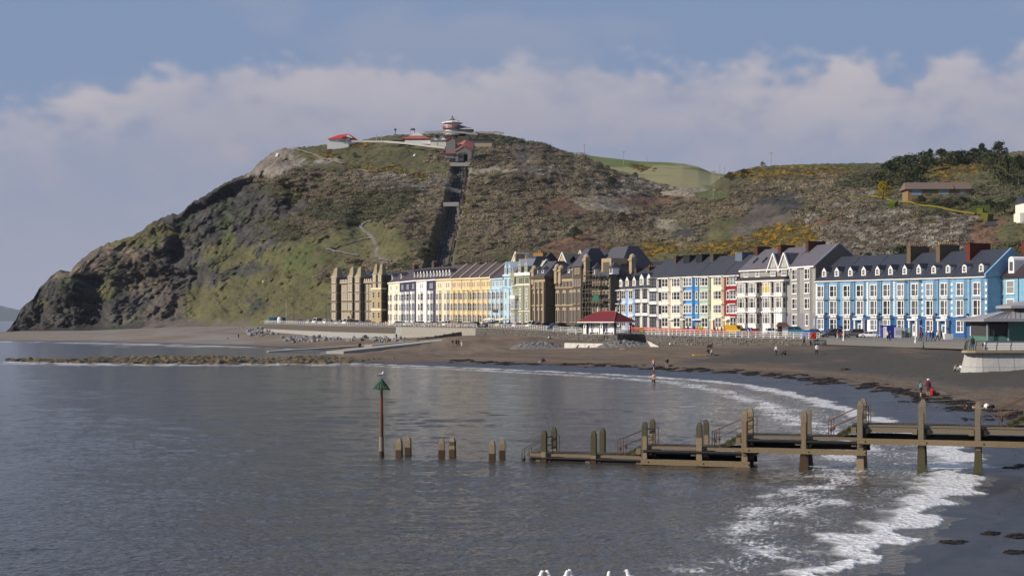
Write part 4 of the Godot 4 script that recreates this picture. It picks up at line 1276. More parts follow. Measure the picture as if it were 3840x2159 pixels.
func kiosk() -> void:
	var o := thing("seafront_pavilion", "modern seafront pavilion with grey metal roof and green tiled wall", "pavilion", V(57.0, 4.72,-196))
	var conc := mat("cast_concrete",.40,.40,.385, 0.8, "mottle", 0.25)
	var dk := thing("curved_sea_wall", "curved pale concrete sea wall under the pavilion at the right", "sea wall", V(57.9, 1.85,-196))
	var prof := [W(1.15,-0.8), W(1.0, 0.0), W(0.72, 0.75), W(.40, 1.4), W(0.14, 2.0), W(.0, 2.5)]
	var bend := func(x: float, q: Vector2) -> Vector3:
		var ben := maxf(0.0, 2.4 - x)
		return V(x - q.x * 0.62 * smoothstep(3.0, 0.0, x), q.y, q.x * 0.8 * smoothstep(-1.0, 2.0, x) - ben * ben * 0.22)
	for i in 9:
		for k in 2:
			var b := MB.new()
			var ids := [0, 1, 2] if k == 0 else [2, 3, 4, 5]
			for j in ids.size() - 1:
				for e in 3:
					var x0 := i * 1.95 + 0.02 + e * .637
					var x1 := x0 + .637
					b.quad(bend.call(x0, prof[ids[j]]), bend.call(x1, prof[ids[j]]), bend.call(x1, prof[ids[j + 1]] - W(0, 0.02 if j == ids.size() - 2 else 0.0)), bend.call(x0, prof[ids[j + 1]] - W(0, 0.02 if j == ids.size() - 2 else 0.0)))
			part("concrete_panel", b.mesh(), conc, dk)
	var b2 := MB.new()
	b2.slab([W(-.55,-.6), W(-.1,.05), W(.9,.5), W(2.4,.55), W(22,.5), W(22,-30), W(10.4,-30), W(2.4,-9)], 2.52, 2.82)
	part("deck", b2.mesh(), mat("deck_stone",.42,.36,.24, 0.8, "fine", 0.4), dk)
	b2 = MB.new()
	b2.slab([W(.6,-1.0), W(2.6,-.15), W(22,-.15), W(22,-29), W(10.8,-29), W(3.0,-8)],-1.0, 2.5)
	part("core", b2.mesh(), mat("joint_grey",.22,.21,.20), dk)
	b2 = MB.new()
	for j in 5: b2.quad(bend.call(0.02, prof[j]) + V(2.3, 0,-7), bend.call(0.02, prof[j]), bend.call(0.02, prof[j + 1]), bend.call(0.02, prof[j + 1]) + V(2.3, 0,-7))
	part("end_face", b2.mesh(), conc, dk)
	var bl := thing("steel_balustrade", "dark curved steel balustrade round the pavilion deck", "balustrade", V(58.0, 4.67,-196))
	var spots := [W(1.2,-4.5), W(.45,-2.6), W(-.1,-1.0), W(.3,-.2), W(.95,.15), W(2.2,.25), W(3.6,.25), W(5.4,.25), W(8.6,.25), W(12,.25)]
	var dark := mat("steel_dark",.06,.062,.07, 0.45)
	for q in spots:
		var b := MB.new()
		b.tube([V(q.x - .02, 0, q.y), V(q.x - .06,.5, q.y + .04), V(q.x + .06,.95, q.y - .02), V(q.x + .22, 1.22, q.y - .10)], [.085,.08,.07,.06], 6)
		part("post", b.mesh(), dark, bl)
	for h in [.35,.65, 1.18]:
		for i in spots.size() - 1:
			var b := MB.new()
			var lean := .20 if h > 1.0 else -.02
			b.tube([V(spots[i].x + lean, h, spots[i].y), V(spots[i + 1].x + lean, h, spots[i + 1].y)],.024 if h < 1.0 else .038, 5)
			part("rail", b.mesh(), dark, bl)
	var b := BX(V(3.45, 0.0,-1.4), V(22, 1.08,-1.1))
	part("skirting_wall", b.mesh(), mat("white_panel",.76,.76,.76, 0.6), o)
	b = BX(V(3.3, 1.082,-1.5), V(22, 1.16,-1.0))
	part("skirting_cap", b.mesh(), mat("steel_grey",.22,.22,.23, 0.5), o)
	b = BX(V(3.9, 1.165,-9), V(22, 1.74,-1.6))
	part("tiled_base", b.mesh(), mat("green_tile",.11,.27,.22, 0.3, "fine", 1.2), o)
	b = BX(V(6.62, 1.742,-9), V(22, 3.62,-1.62))
	var tw := part("tiled_wall", b.mesh(), mat("green_tile"), o)
	var tl := MB.new()
	for i in 16: tl.box(V(6.7 + i * .24, 1.75,-1.63), V(6.712 + i * .24, 3.5,-1.612))
	for i in 8: tl.box(V(6.62, 1.85 + i * .24,-1.63), V(10.5, 1.862 + i * .24,-1.609))
	part("tile_joints", tl.mesh(), mat("joint_green",.06,.15,.12), tw)
	b = BX(V(4.0, 1.742,-9), V(6.6, 3.62,-2.0))
	part("room", b.mesh(), mat("room_dark",.05,.05,.055), o)
	for i in 4:
		b = BX(V(4.32 + i * .57, 1.8,-1.75), V(4.84 + i * .57, 3.35,-1.7))
		part("window", b.mesh(), pane_mat("dark"), o)
		b = BX(V(4.25 + i * .57, 1.8,-1.8), V(4.315 + i * .57, 3.55,-1.64))
		part("window_frame", b.mesh(), mat("steel_dark"), o)
	b = BX(V(3.85, 1.17,-1.8), V(4.24, 3.62,-1.62))
	part("grey_panel", b.mesh(), mat("steel_dark"), o)
	for x in [3.75, 6.45]:
		b = BX(V(x, 1.165,-1.28), V(x + .13, 3.3 - (0.0 if x < 5.0 else .6),-1.12))
		part("light_post", b.mesh(), mat("steel_pale",.40,.40,.40, 0.5), o)
	b = MB.new()
	b.hexa([V(2.9, 3.63, 0.3), V(23, 3.63, 0.3), V(23, 3.98, 0.3), V(2.9, 3.98, 0.3), V(3.2, 3.63,-11), V(23, 3.63,-11), V(23, 4.0,-11), V(3.2, 4.0,-11)])
	part("eaves", b.mesh(), mat("zinc",.36,.36,.375, 0.5, "streak", 0.2), o)
	b = MB.new()
	b.hexa([V(2.9, 3.985,.3), V(23, 3.985,.3), V(23, 4.95,-4.0), V(7.2, 4.95,-4.0), V(3.1, 3.985,-10.9), V(23, 3.985,-10.9), V(23, 4.96,-7.0), V(7.2, 4.96,-7.0)])
	var rf := part("lower_roof", b.mesh(), mat("zinc"), o)
	var sm := MB.new()
	for i in 24:
		var x := 3.3 + i * .6
		sm.bar(V(x, 4.02,.3), V(maxf(x + 1.4, 7.2 + i * .1), 4.98,-4.0),.05,.06)
	part("standing_seams", sm.mesh(), mat("zinc_seam",.19,.19,.20, 0.5), rf)
	b = BX(V(8.0, 4.9,-8.5), V(23, 5.33,-3.6))
	part("clerestory", b.mesh(), pane_mat("dark"), o)
	for i in 9:
		b = BX(V(8.0 + i * .75, 4.97,-3.62), V(8.1 + i * .75, 5.34,-3.55))
		part("clerestory_post", b.mesh(), mat("steel_dark"), o)
	b = BX(V(7.4, 5.345,-9.2), V(23, 5.68,-2.9))
	part("upper_eaves", b.mesh(), mat("zinc"), o)
	b = MB.new()
	b.hexa([V(7.4, 5.685,-2.9), V(23, 5.685,-2.9), V(23, 6.8,-6.0), V(12.5, 6.8,-6.0), V(7.4, 5.685,-9.2), V(23, 5.685,-9.2), V(23, 6.81,-6.4), V(12.5, 6.81,-6.4)])
	part("upper_roof", b.mesh(), mat("zinc"), o)

func pane_mat(k: String) -> StandardMaterial3D:
	match k:
		"dark": return mat("pane_dark",.03,.033,.038, 0.06)
		"sky": return mat("pane_sky",.17,.19,.22, 0.06)
		"net": return mat("pane_net",.33,.33,.32, 0.25, "streak", 0.5)
		"blind": return mat("pane_blind",.55,.54,.50, 0.4)
	return mat("pane_mid",.09,.095,.105, 0.06)

func window_meshes(w: float, h: float, style: String, fr: float) -> Array:
	var key := "win%.2f/%.2f/%s/%.2f" % [w, h, style, fr]
	if cache.has(key): return cache[key]
	var f := MB.new()
	var g := MB.new()
	var x0 := -w / 2
	var x1 := w / 2
	var zf := 0.09
	if style == "arch":
		var poly := [W(x0, 0), W(x1, 0)]
		var inner := [W(x0 + fr, fr), W(x1 - fr, fr)]
		for i in 7:
			var a := PI * i / 6.0
			poly.append(W(cos(a) * w / 2, h - w / 2 + sin(a) * w / 2))
			inner.append(W(cos(a) * (w / 2 - fr), h - w / 2 + sin(a) * (w / 2 - fr)))
		for i in poly.size():
			var j := (i + 1) % poly.size()
			f.hexa([V(poly[i].x, poly[i].y, zf), V(poly[j].x, poly[j].y, zf), V(inner[j].x, inner[j].y, zf), V(inner[i].x, inner[i].y, zf), V(poly[i].x, poly[i].y, 0), V(poly[j].x, poly[j].y, 0), V(inner[j].x, inner[j].y, 0), V(inner[i].x, inner[i].y, 0)])
		f.box(V(x0 + fr, h * .5 - .03,.01), V(x1 - fr, h * .5 + .03,.06))
		g.prism(inner, 0.005, 0.03)
	else:
		f.box(V(x0 - .06,-.10, 0), V(x1 + .06, 0, zf + .07))
		f.box(V(x0, 0, 0), V(x0 + fr, h, zf)); f.box(V(x1 - fr, 0, 0), V(x1, h, zf))
		f.box(V(x0 + fr, h - fr, 0), V(x1 - fr, h, zf)); f.box(V(x0 + fr, 0, 0), V(x1 - fr, fr * .8, zf))
		var cuts := []
		if style == "pair": cuts = [0.5]
		elif style == "triple": cuts = [.3,.7]
		elif style == "pairw": cuts = [0.62]
		elif style == "grid": cuts = [.27,.73]
		for c in cuts: f.box(V(lerpf(x0, x1, c) - fr * .6, fr * .8, 0), V(lerpf(x0, x1, c) + fr * .6, h - fr, zf * .95))
		var bar := .62 if style == "grid" else .5
		f.box(V(x0 + fr, h * bar - .035,.01), V(x1 - fr, h * bar + .035,.07))
		if style == "grid":
			for i in 7: f.box(V(lerpf(x0, x1, (i + 1) / 8.0) - .014, h * .62,.01), V(lerpf(x0, x1, (i + 1) / 8.0) + .014, h - fr,.05))
			f.box(V(x0 + fr, h * .8 - .014,.01), V(x1 - fr, h * .8 + .014,.052))
		g.box(V(x0 + fr, fr * .8, 0.004), V(x1 - fr, h - fr, 0.03))
	cache[key] = [f.mesh(), g.mesh()]
	return cache[key]

func put_window(o: Node3D, x: float, y: float, z: float, w: float, h: float, style: String, fm: Material, pm: Material, turn := 0.0, fr := 0.13) -> Node3D:
	var ms := window_meshes(snappedf(w,.05), snappedf(h,.05), style, fr)
	var n := part("window", ms[0], fm, o, V(x, y, z))
	n.rotation.y = turn
	part("pane", ms[1], pm, n)
	return n

func panes(i: int) -> Material:
	return pane_mat(["dark", "mid", "mid", "sky", "dark", "mid", "mid", "dark"][absi(hash(i)) % 8])

func bright_panes(i: int) -> Material:
	return pane_mat(["sky", "mid", "sky", "net", "sky", "net", "mid", "sky"][absi(hash(i)) % 8])

var window_count := 0

func house_base(n: String, label: String, u0: float, d0: float, u1: float, d1: float, y: float, cat := "house", group := "") -> Array:
	var p0 := at(u0, HOR, d0)
	var p1 := at(u1, HOR, d1)
	p0.y = y
	p1.y = y
	var turn := -atan2(p1.z - p0.z, p1.x - p0.x)
	return [thing(n, label, cat, p0, turn, group), p0.distance_to(p1)]

func chimney(o: Node3D, x: float, z: float, y: float, w: float, dp: float, h: float, m: Material, pots := 5, pot := Color(.45,.30,.16)) -> void:
	var b := BX(V(x - w / 2, y - 3.0, z - dp / 2), V(x + w / 2, y + h, z + dp / 2)).box(V(x - w / 2 - .08, y + h, z - dp / 2 - .08), V(x + w / 2 + .08, y + h + .18, z + dp / 2 + .08))
	var c := part("chimney", b.mesh(), m, o)
	for i in pots:
		b = MB.new().lathe([W(.15, 0), W(.12,.55), W(.15,.6), W(.0,.61)], V(x, y + h + .18, z + dp * ((i + .5) / pots - .5)), 6)
		part("chimney_pot", b.mesh(), mat("pot%.2f" % pot.r, pot.r, pot.g, pot.b, 0.8), c)

func gable_dormer(o: Node3D, x: float, y: float, z: float, w: float, h: float, peak: float, deep: float, wm: Material, rm: Material, fm: Material, tall := .6) -> void:
	var b := MB.new()
	b.prism([W(-w / 2, 0), W(w / 2, 0), W(w / 2, h), W(0, h + peak), W(-w / 2, h)],-deep, 0)
	var d := part("dormer", b.mesh(), wm, o, V(x, y, z))
	b = MB.new()
	for s in [-1.0, 1.0]:
		var e := V(s * (w / 2 + .12), h - .14 * peak / (w / 2),.1)
		var t := V(0, h + peak + .03,.1)
		var k := V(0,.1, 0)
		var back := V(0, 0,-deep - .1)
		if s > 0: b.hexa([e, e + k, t + k, t, e + back, e + k + back, t + k + back, t + back])
		else: b.hexa([e + k, e, t, t + k, e + k + back, e + back, t + back, t + k + back])
	part("dormer_roof", b.mesh(), rm, d)
	var ms := window_meshes(snappedf(w * .62,.05), snappedf(h * tall + .35,.05), "pair" if w > 1.4 else "sash",.1)
	var n := part("window", ms[0], fm, d, V(0,.25,.01))
	n.set_meta("kind", "thing")
	var g := MB.new()
	g.box(V(-w * .2,.34,.012), V(w * .2, h * tall + .5,.055))
	part("dormer_pane", g.mesh(), pane_mat("mid"), d)

func bay(o: Node3D, x: float, y0: float, y1: float, w: float, out: float, wm: Material, rows: Array, fm: Material, style: String, cornice: Material, side_light := true) -> void:
	var b := MB.new()
	var c := out * .75
	b.slab([W(x - w / 2 - c, 0), W(x - w / 2, out), W(x + w / 2, out), W(x + w / 2 + c, 0)], y0, y1)
	part("bay", b.mesh(), wm, o)
	b = MB.new()
	b.slab([W(x - w / 2 - c - .1, 0), W(x - w / 2 - .06, out + .12), W(x + w / 2 + .06, out + .12), W(x + w / 2 + c + .1, 0)], y1 + .002, y1 + .16)
	part("bay_cornice", b.mesh(), cornice, o)
	for r in rows:
		window_count += 1
		put_window(o, x, r[0], out + .003, w * .9, r[1], style, fm, bright_panes(window_count))
		if side_light:
			window_count += 1
			var mid := V(x + w / 2 + c / 2, r[0], out / 2)
			var a := atan2(out, c)
			put_window(o, mid.x + .004, mid.y, mid.z + .004, sqrt(out * out + c * c) * .88, r[1], "sash", fm, bright_panes(window_count), a if false else PI / 2 - atan2(c, out),.1)

func roof_part(o: Node3D, x0: float, x1: float, dp: float, y: float, h: float, m: Material, over := .35, hip := 0.0) -> void:
	var b := MB.new()
	b.roof(x0, x1,-dp - over, over, y, h, hip)
	part("roof", b.mesh(), m, o)

func wall_part(o: Node3D, x0: float, x1: float, dp: float, y0: float, y1: float, m: Material, n := "wall") -> void:
	part(n, BX(V(x0, y0,-dp), V(x1, y1, 0)).mesh(), m, o)

func band(o: Node3D, x0: float, x1: float, y: float, h: float, out: float, m: Material, n := "cornice") -> void:
	part(n, BX(V(x0, y, 0.002), V(x1, y + h, out)).mesh(), m, o)

func pipe(o: Node3D, x: float, y0: float, y1: float, m: Material) -> void:
	part("drainpipe", MB.new().tube([V(x, y0,.1), V(x, y1,.1)],.06, 5).mesh(), m, o)

func build_buildings() -> void:
	stone_hall()
	cream_terrace()
	yellow_terrace()
	pale_blue_pair()
	green_hotel()
	gothic_college()
	white_terrace()
	grey_hotel()
	blue_terrace()
	back_houses()

var slate := func() -> StandardMaterial3D: return mat("slate",.082,.090,.118, 0.55, "grain", 0.35)

var front := [W(1240, 640), W(1480, 572), W(1520, 545), W(1660, 512), W(1840, 480), W(1921, 462), W(2030, 442), W(2290, 408), W(2440, 391), W(2600, 378), W(2776, 363), W(2960, 347), W(3059, 336), W(3335, 318), W(3705, 293), W(3950, 277)]
func fd(u: float) -> float: return curve(front, u)
func base_y(u: float) -> float: return curve([W(1240, 7.7), W(1840, 6.7), W(2040, 6.4), W(2290, 6.1), W(2760, 5.9), W(3060, 5.8), W(3700, 5.4)], u)

func local_y(v: float, u: float, y: float) -> float:     # height above base y at which row v meets the frontage at column u
	return EYE - (v - HOR) / F * fd(u) - y

func stone_hall() -> void:
	var hb := house_base("stone_hall", "dark stone hall of residence with domed turrets at the promenade's far end", 1251, 612, 1456, 588, 7.6, "hall")
	var o: Node3D = hb[0]
	var w: float = hb[1]
	var st := mat("dark_rubble",.185,.16,.125, 0.95, "stone", 0.18)
	var dr := mat("dressed_stone",.52,.44,.31, 0.85, "fine", 0.4)
	var sl: Material = slate.call()
	var pale := mat("stone_pale",.70,.62,.47, 0.8, "fine", 0.4)
	var top := 15.4
	wall_part(o, 0.2, w - .2, 14,-2, top, st)
	roof_part(o, 0.3, w * .47, 13.4, top, 4.6, sl,.2)
	roof_part(o, w * .47, w - .4, 13.4, top, 4.2, sl,.2)
	var tw := [[.06, 1.9, 17.6], [.365, 1.75, 17.6], [.50, 1.9, 17.4], [.83, 1.35, 18.2], [.925, 1.35, 18.2]]
	for q in tw:
		var x: float = q[0] * w
		var hw: float = q[1]
		var t := BX(V(x - hw,-2,-3.4), V(x + hw, q[2], 1.6 if q[0] < .8 else 2.2))
		var tp := part("turret", t.mesh(), st if q[0] < .8 else mat("tan_rubble",.20,.165,.105, 0.95, "stone", 0.2), o)
		var zf := 1.6 if q[0] < .8 else 2.2
		var zc := zf - hw
		var dm := MB.new()
		dm.xf = Transform3D(Basis(Vector3.UP, PI / 4), V(x, q[2], zc))
		dm.lathe([W(hw * 1.42, 0), W(hw * 1.5,.15), W(hw * 1.5,.4), W(hw * 1.2,.8), W(hw * .95, 1.8), W(hw * .8, 2.5), W(hw * .84, 2.6), W(hw * .8, 2.9), W(hw * .62, 3.7), W(hw * .3, 4.2), W(0, 4.35)], Vector3.ZERO, 4)
		part("dome", dm.mesh(), mat("dome_stone",.40,.34,.22, 0.9, "fine", 0.5), tp)
		for y in [1.2, 5.0, 8.8, 12.2, 15.6]:
			window_count += 1
			put_window(o, x, y, zf + .01, 2.5 if hw > 1.5 else 1.7, 2.7, "triple", pale, pane_mat("net"), 0.0,.32)
		for y in [.6, 4.3, 8.1, 11.6, 15.0]: band(tp, x - hw - .02, x + hw + .02, y,.18, zf + .06, dr)
	for r in [[.175,.265], [.63,.74]]:
		for k in 3:
			var x: float = lerpf(r[0], r[1], k / 2.0) * w
			for y in [1.2, 5.0, 8.8, 12.0]:
				put_window(o, x - .2, y,.01, 1.35, 2.8, "pair", pale, pane_mat("net"), 0.0,.25)
	for k in 2:
		var a: float = [.12,.57][k] * w
		var bb: float = [.31,.79][k] * w
		band(o, a, bb, top - .1,.9,.5, dr, "parapet")
		for i in 6: band(o, lerpf(a, bb, (i + .25) / 6.0), lerpf(a, bb, (i + .75) / 6.0), top + .8,.8,.4, pale, "balustrade")
		for y in [4.3, 8.1, 11.5]: band(o, a, bb, y,.2,.12, dr)
	var b := MB.new()
	b.prism([W(-1.7, 0), W(1.7, 0), W(1.7, 3.0), W(0, 4.3), W(-1.7, 3.0)], 0, 2.0)
	part("porch", b.mesh(), dr, o, V(w * .365, 0,.3))
	part("door", BX(V(-.7, 0, 2.0), V(.7, 2.6, 2.04)).mesh(), mat("door_dark",.06,.04,.03), o.get_node("porch"))
	wall_part(o, w * .79, w * .965,-2.6, 0, 13.2, mat("tan_stone",.42,.32,.17, 0.9, "mottle", 0.3), "oriel")
	for y in [1.6, 5.6, 9.4]:
		for x in [.83,.925]: put_window(o, x * w, y, 2.61, 1.5, 2.6, "sash", pale, pane_mat("mid"), 0.0,.22)
	for y in [4.6, 12.6]: band(o, w * .785, w * .97, y,.7, 2.8, mat("cream_band",.74,.66,.48, 0.8))
	wall_part(o, w * .79, w - .2, 12,-2, 17.2, st, "end_wall")
	for q in [[.22, 5, 2.4], [.34, 8, 3.4], [.55, 7, 3.2], [.68, 9, 2.6], [.99, 12, 4.6], [.95, 16, 4.4]]: chimney(o, q[0] * w,-q[1], top + 2.0, 3.0, 1.6, q[2] * .8, mat("stack_dark",.06,.056,.06, 0.9, "stone", 0.3), 4, Color(.30,.17,.10))

func stucco_house(label: String, u0: float, u1: float, wallm: Material, trim: Material, bays: int, o2 := {}) -> Node3D:
	var y := base_y((u0 + u1) / 2)
	var hb := house_base("terrace_house", label, u0, fd(u0), u1, fd(u1), y, "house", o2.get("group", ""))
	var o: Node3D = hb[0]
	var w: float = hb[1]
	var eave: float = o2.get("eave", 15.3)
	var dp := 11.0
	wall_part(o, 0, w, dp,-1.5, eave, wallm)
	var sl: Material = o2.get("roof", slate.call())
	roof_part(o, 0.01, w - .01, dp, eave + .02, o2.get("rise", 4.4), sl,.4)
	band(o, 0, w, eave - .45,.42,.42, trim, "eaves_cornice")
	var bm: Material = o2.get("bay", wallm)
	for i in bays:
		var x := w * (i + .5) / bays
		var bw := minf(2.3, w / bays * .5)
		bay(o, x,-1.5, 11.3, bw,.9, bm, [[1.1, 2.5], [4.7, 2.6], [8.3, 2.4]], o2.get("frame", mat("white_frame",.80,.79,.75, 0.5)), o2.get("style", "arch"), trim)
		for k in [-1, 1]:
			window_count += 1
			put_window(o, x + k * bw * .38, 12.3,.01,.85, 1.75, o2.get("top_style", "arch"), o2.get("frame", mat("white_frame")), bright_panes(window_count), 0.0,.12)
		for yy in [3.9, 7.5]: part("bay_band", MB.new().slab([W(x - bw / 2 - .8, 0.0), W(x - bw / 2 - .05, 1.0), W(x + bw / 2 + .05, 1.0), W(x + bw / 2 + .8, 0.0)], yy, yy + .22).mesh(), trim, o)
	if o2.get("pipe", true): pipe(o,.15, 0, eave - .5, mat("pipe_dark",.06,.06,.065, 0.6))
	if o2.has("gable"):
		var b := MB.new()
		b.prism([W(-dp - .3, eave - .2), W(.45, eave - .2), W(.45, eave + .5), W(-dp / 2, eave + o2.get("rise", 4.4) + .55), W(-dp - .3, eave + .5)],-.22,.22)
		b.xf = Transform3D(Basis(Vector3.UP,-PI / 2), V(w, 0, 0))
		part("parapet_gable", rotated_prism(dp, eave, o2.get("rise", 4.4), w), o2.gable, o)
	for q in o2.get("dormers", []): gable_dormer(o, w * q, eave + .9,-.9, 1.35, 1.5, 1.0, 2.6, mat("white_paint"), sl, mat("white_frame"))
	for q in o2.get("chimneys", []): chimney(o, w * q,-dp * .5, eave + 4.0,.9, 3.0, 2.6, o2.get("stack", mat("stack_buff",.50,.38,.22, 0.9, "fine", 0.3)), 5)
	if o2.has("door"):
		part("door", BX(V(w * .94 - .5, 0,.02), V(w * .94 + .5, 2.5,.1)).mesh(), o2.door, o)
	return o

func rotated_prism(dp: float, eave: float, rise: float, x: float) -> ArrayMesh:     # the raised end of a party wall, across the house at x
	var b := MB.new()
	b.xf = Transform3D(Basis(VU(), Vector3.UP, V(-1, 0, 0)), V(x, 0, 0))
	b.prism([W(-dp - .3, eave - .2), W(.45, eave - .2), W(.45, eave + .45), W(-dp / 2, eave + rise + .55), W(-dp - .3, eave + .45)],-.2,.2)
	return b.mesh()

func cream_terrace() -> void:
	var cream := mat("cream_stucco",.82,.76,.57, 0.8, "mottle", 0.12)
	var white := mat("white_stucco",.80,.79,.77, 0.8, "mottle", 0.12)
	var navy := mat("navy_stucco",.035,.04,.085, 0.7, "mottle", 0.2)
	var purple := mat("purple_slate",.128,.104,.124, 0.6, "grain", 0.3)
	stucco_house("cream yellow terrace house with white trim beside the dark stone hall", 1456, 1499, cream, mat("cream_trim",.84,.80,.66, 0.7), 2, {"roof": purple, "dormers": [.12,.9]})
	stucco_house("navy house with three white bays right of the cream yellow one", 1499, 1560, navy, white, 3, {"bay": white, "roof": purple, "dormers": [.75,.95]})
	stucco_house("cream and white house between two navy and white houses", 1560, 1600, white, mat("cream_trim"), 1, {"roof": purple, "dormers": [.2,.5,.8], "bay": mat("warm_white",.82,.80,.74, 0.8, "mottle", 0.12)})
	stucco_house("narrow navy house with a white bay left of the buff terrace", 1600, 1634, navy, white, 1, {"bay": white, "roof": purple, "dormers": [.15,.5,.85]})
	chimney(get_node("terrace_house"), 6.0,-9.0, 19.0, 3.0, 1.6, 2.6, mat("stack_brown",.16,.12,.085, 0.9, "stone", 0.3), 5, Color(.42,.24,.12))
	chimney(get_node("terrace_house_001"), 12.0,-10.0, 19.0, 3.4, 1.6, 2.8, mat("stack_brown"), 6, Color(.42,.24,.12))

func yellow_terrace() -> void:
	var purple := mat("purple_slate")
	var buff := mat("buff_stucco",.71,.62,.45, 0.8, "mottle", 0.12)
	var ochre := mat("ochre_stucco",.66,.51,.28, 0.8, "mottle", 0.12)
	var gb := mat("gable_buff",.72,.56,.36, 0.85, "streak", 0.1)
	var trim := mat("buff_trim",.80,.68,.46, 0.8)
	stucco_house("pale buff terrace house at the left end of the yellow terrace", 1634, 1694, buff, trim, 2, {"roof": purple, "gable": gb, "dormers": [.1,.3,.5,.7]})
	var us := [1694, 1730, 1766, 1803, 1841]
	for i in 4:
		stucco_house("ochre yellow terrace house, %s of four rightwards from the pale buff house" % ["first", "second", "third", "last"][i], us[i], us[i + 1], ochre, trim, 2, {"roof": purple, "gable": gb, "chimneys": [] , "frame": mat("buff_frame",.80,.72,.52, 0.6), "group": "ochre terrace houses"})

func pale_blue_pair() -> void:
	var bl := mat("pale_blue",.40,.56,.66, 0.8, "mottle", 0.12)
	var trim := mat("pale_blue_trim",.50,.64,.72, 0.8)
	var purple := mat("purple_slate")
	stucco_house("pale blue house with three bays and a dark hotel sign", 1841, 1889, bl, trim, 3, {"roof": purple, "eave": 14.8, "style": "arch"})
	var o: Node3D = get_node("terrace_house_%03d" % (used["terrace_house"] - 1))
	part("sign_board", BX(V(4.2, 4.35, 1.02), V(9.2, 5.15, 1.1)).mesh(), mat("sign_dark",.05,.06,.07), o)
	var hb := house_base("blue_tower_house", "taller pale blue house with two pointed gablets beside the green hotel", 1889, fd(1889), 1922, fd(1922), 6.6)
	o = hb[0]
	var w: float = hb[1]
	wall_part(o, 0, w, 11,-1.5, 15.6, bl)
	band(o, 0, w, 15.2,.6,.4, trim)
	roof_part(o, 0, w, 11, 15.7, 4.2, purple)
	for x in [.28,.72]: gable_dormer(o, w * x, 15.8,.2, 2.0, 1.9, 1.8, 3.0, bl, trim, mat("white_frame"),.8)
	for x in [.25,.75]:
		for y in [1.1, 4.7, 8.3]: put_window(o, w * x, y,.01, 1.3, 2.5, "arch", mat("white_frame"), bright_panes(int(x * 90 + y)), 0.0,.16)
		for k in [-.45,.45]: put_window(o, w * x + k, 12.2,.01,.7, 2.4, "arch", trim, pane_mat("mid"), 0.0,.1)
	chimney(o,.4,-5, 20.5,.9, 3.0, 1.4, mat("stack_buff",.50,.38,.22, 0.9, "fine", 0.3), 4)

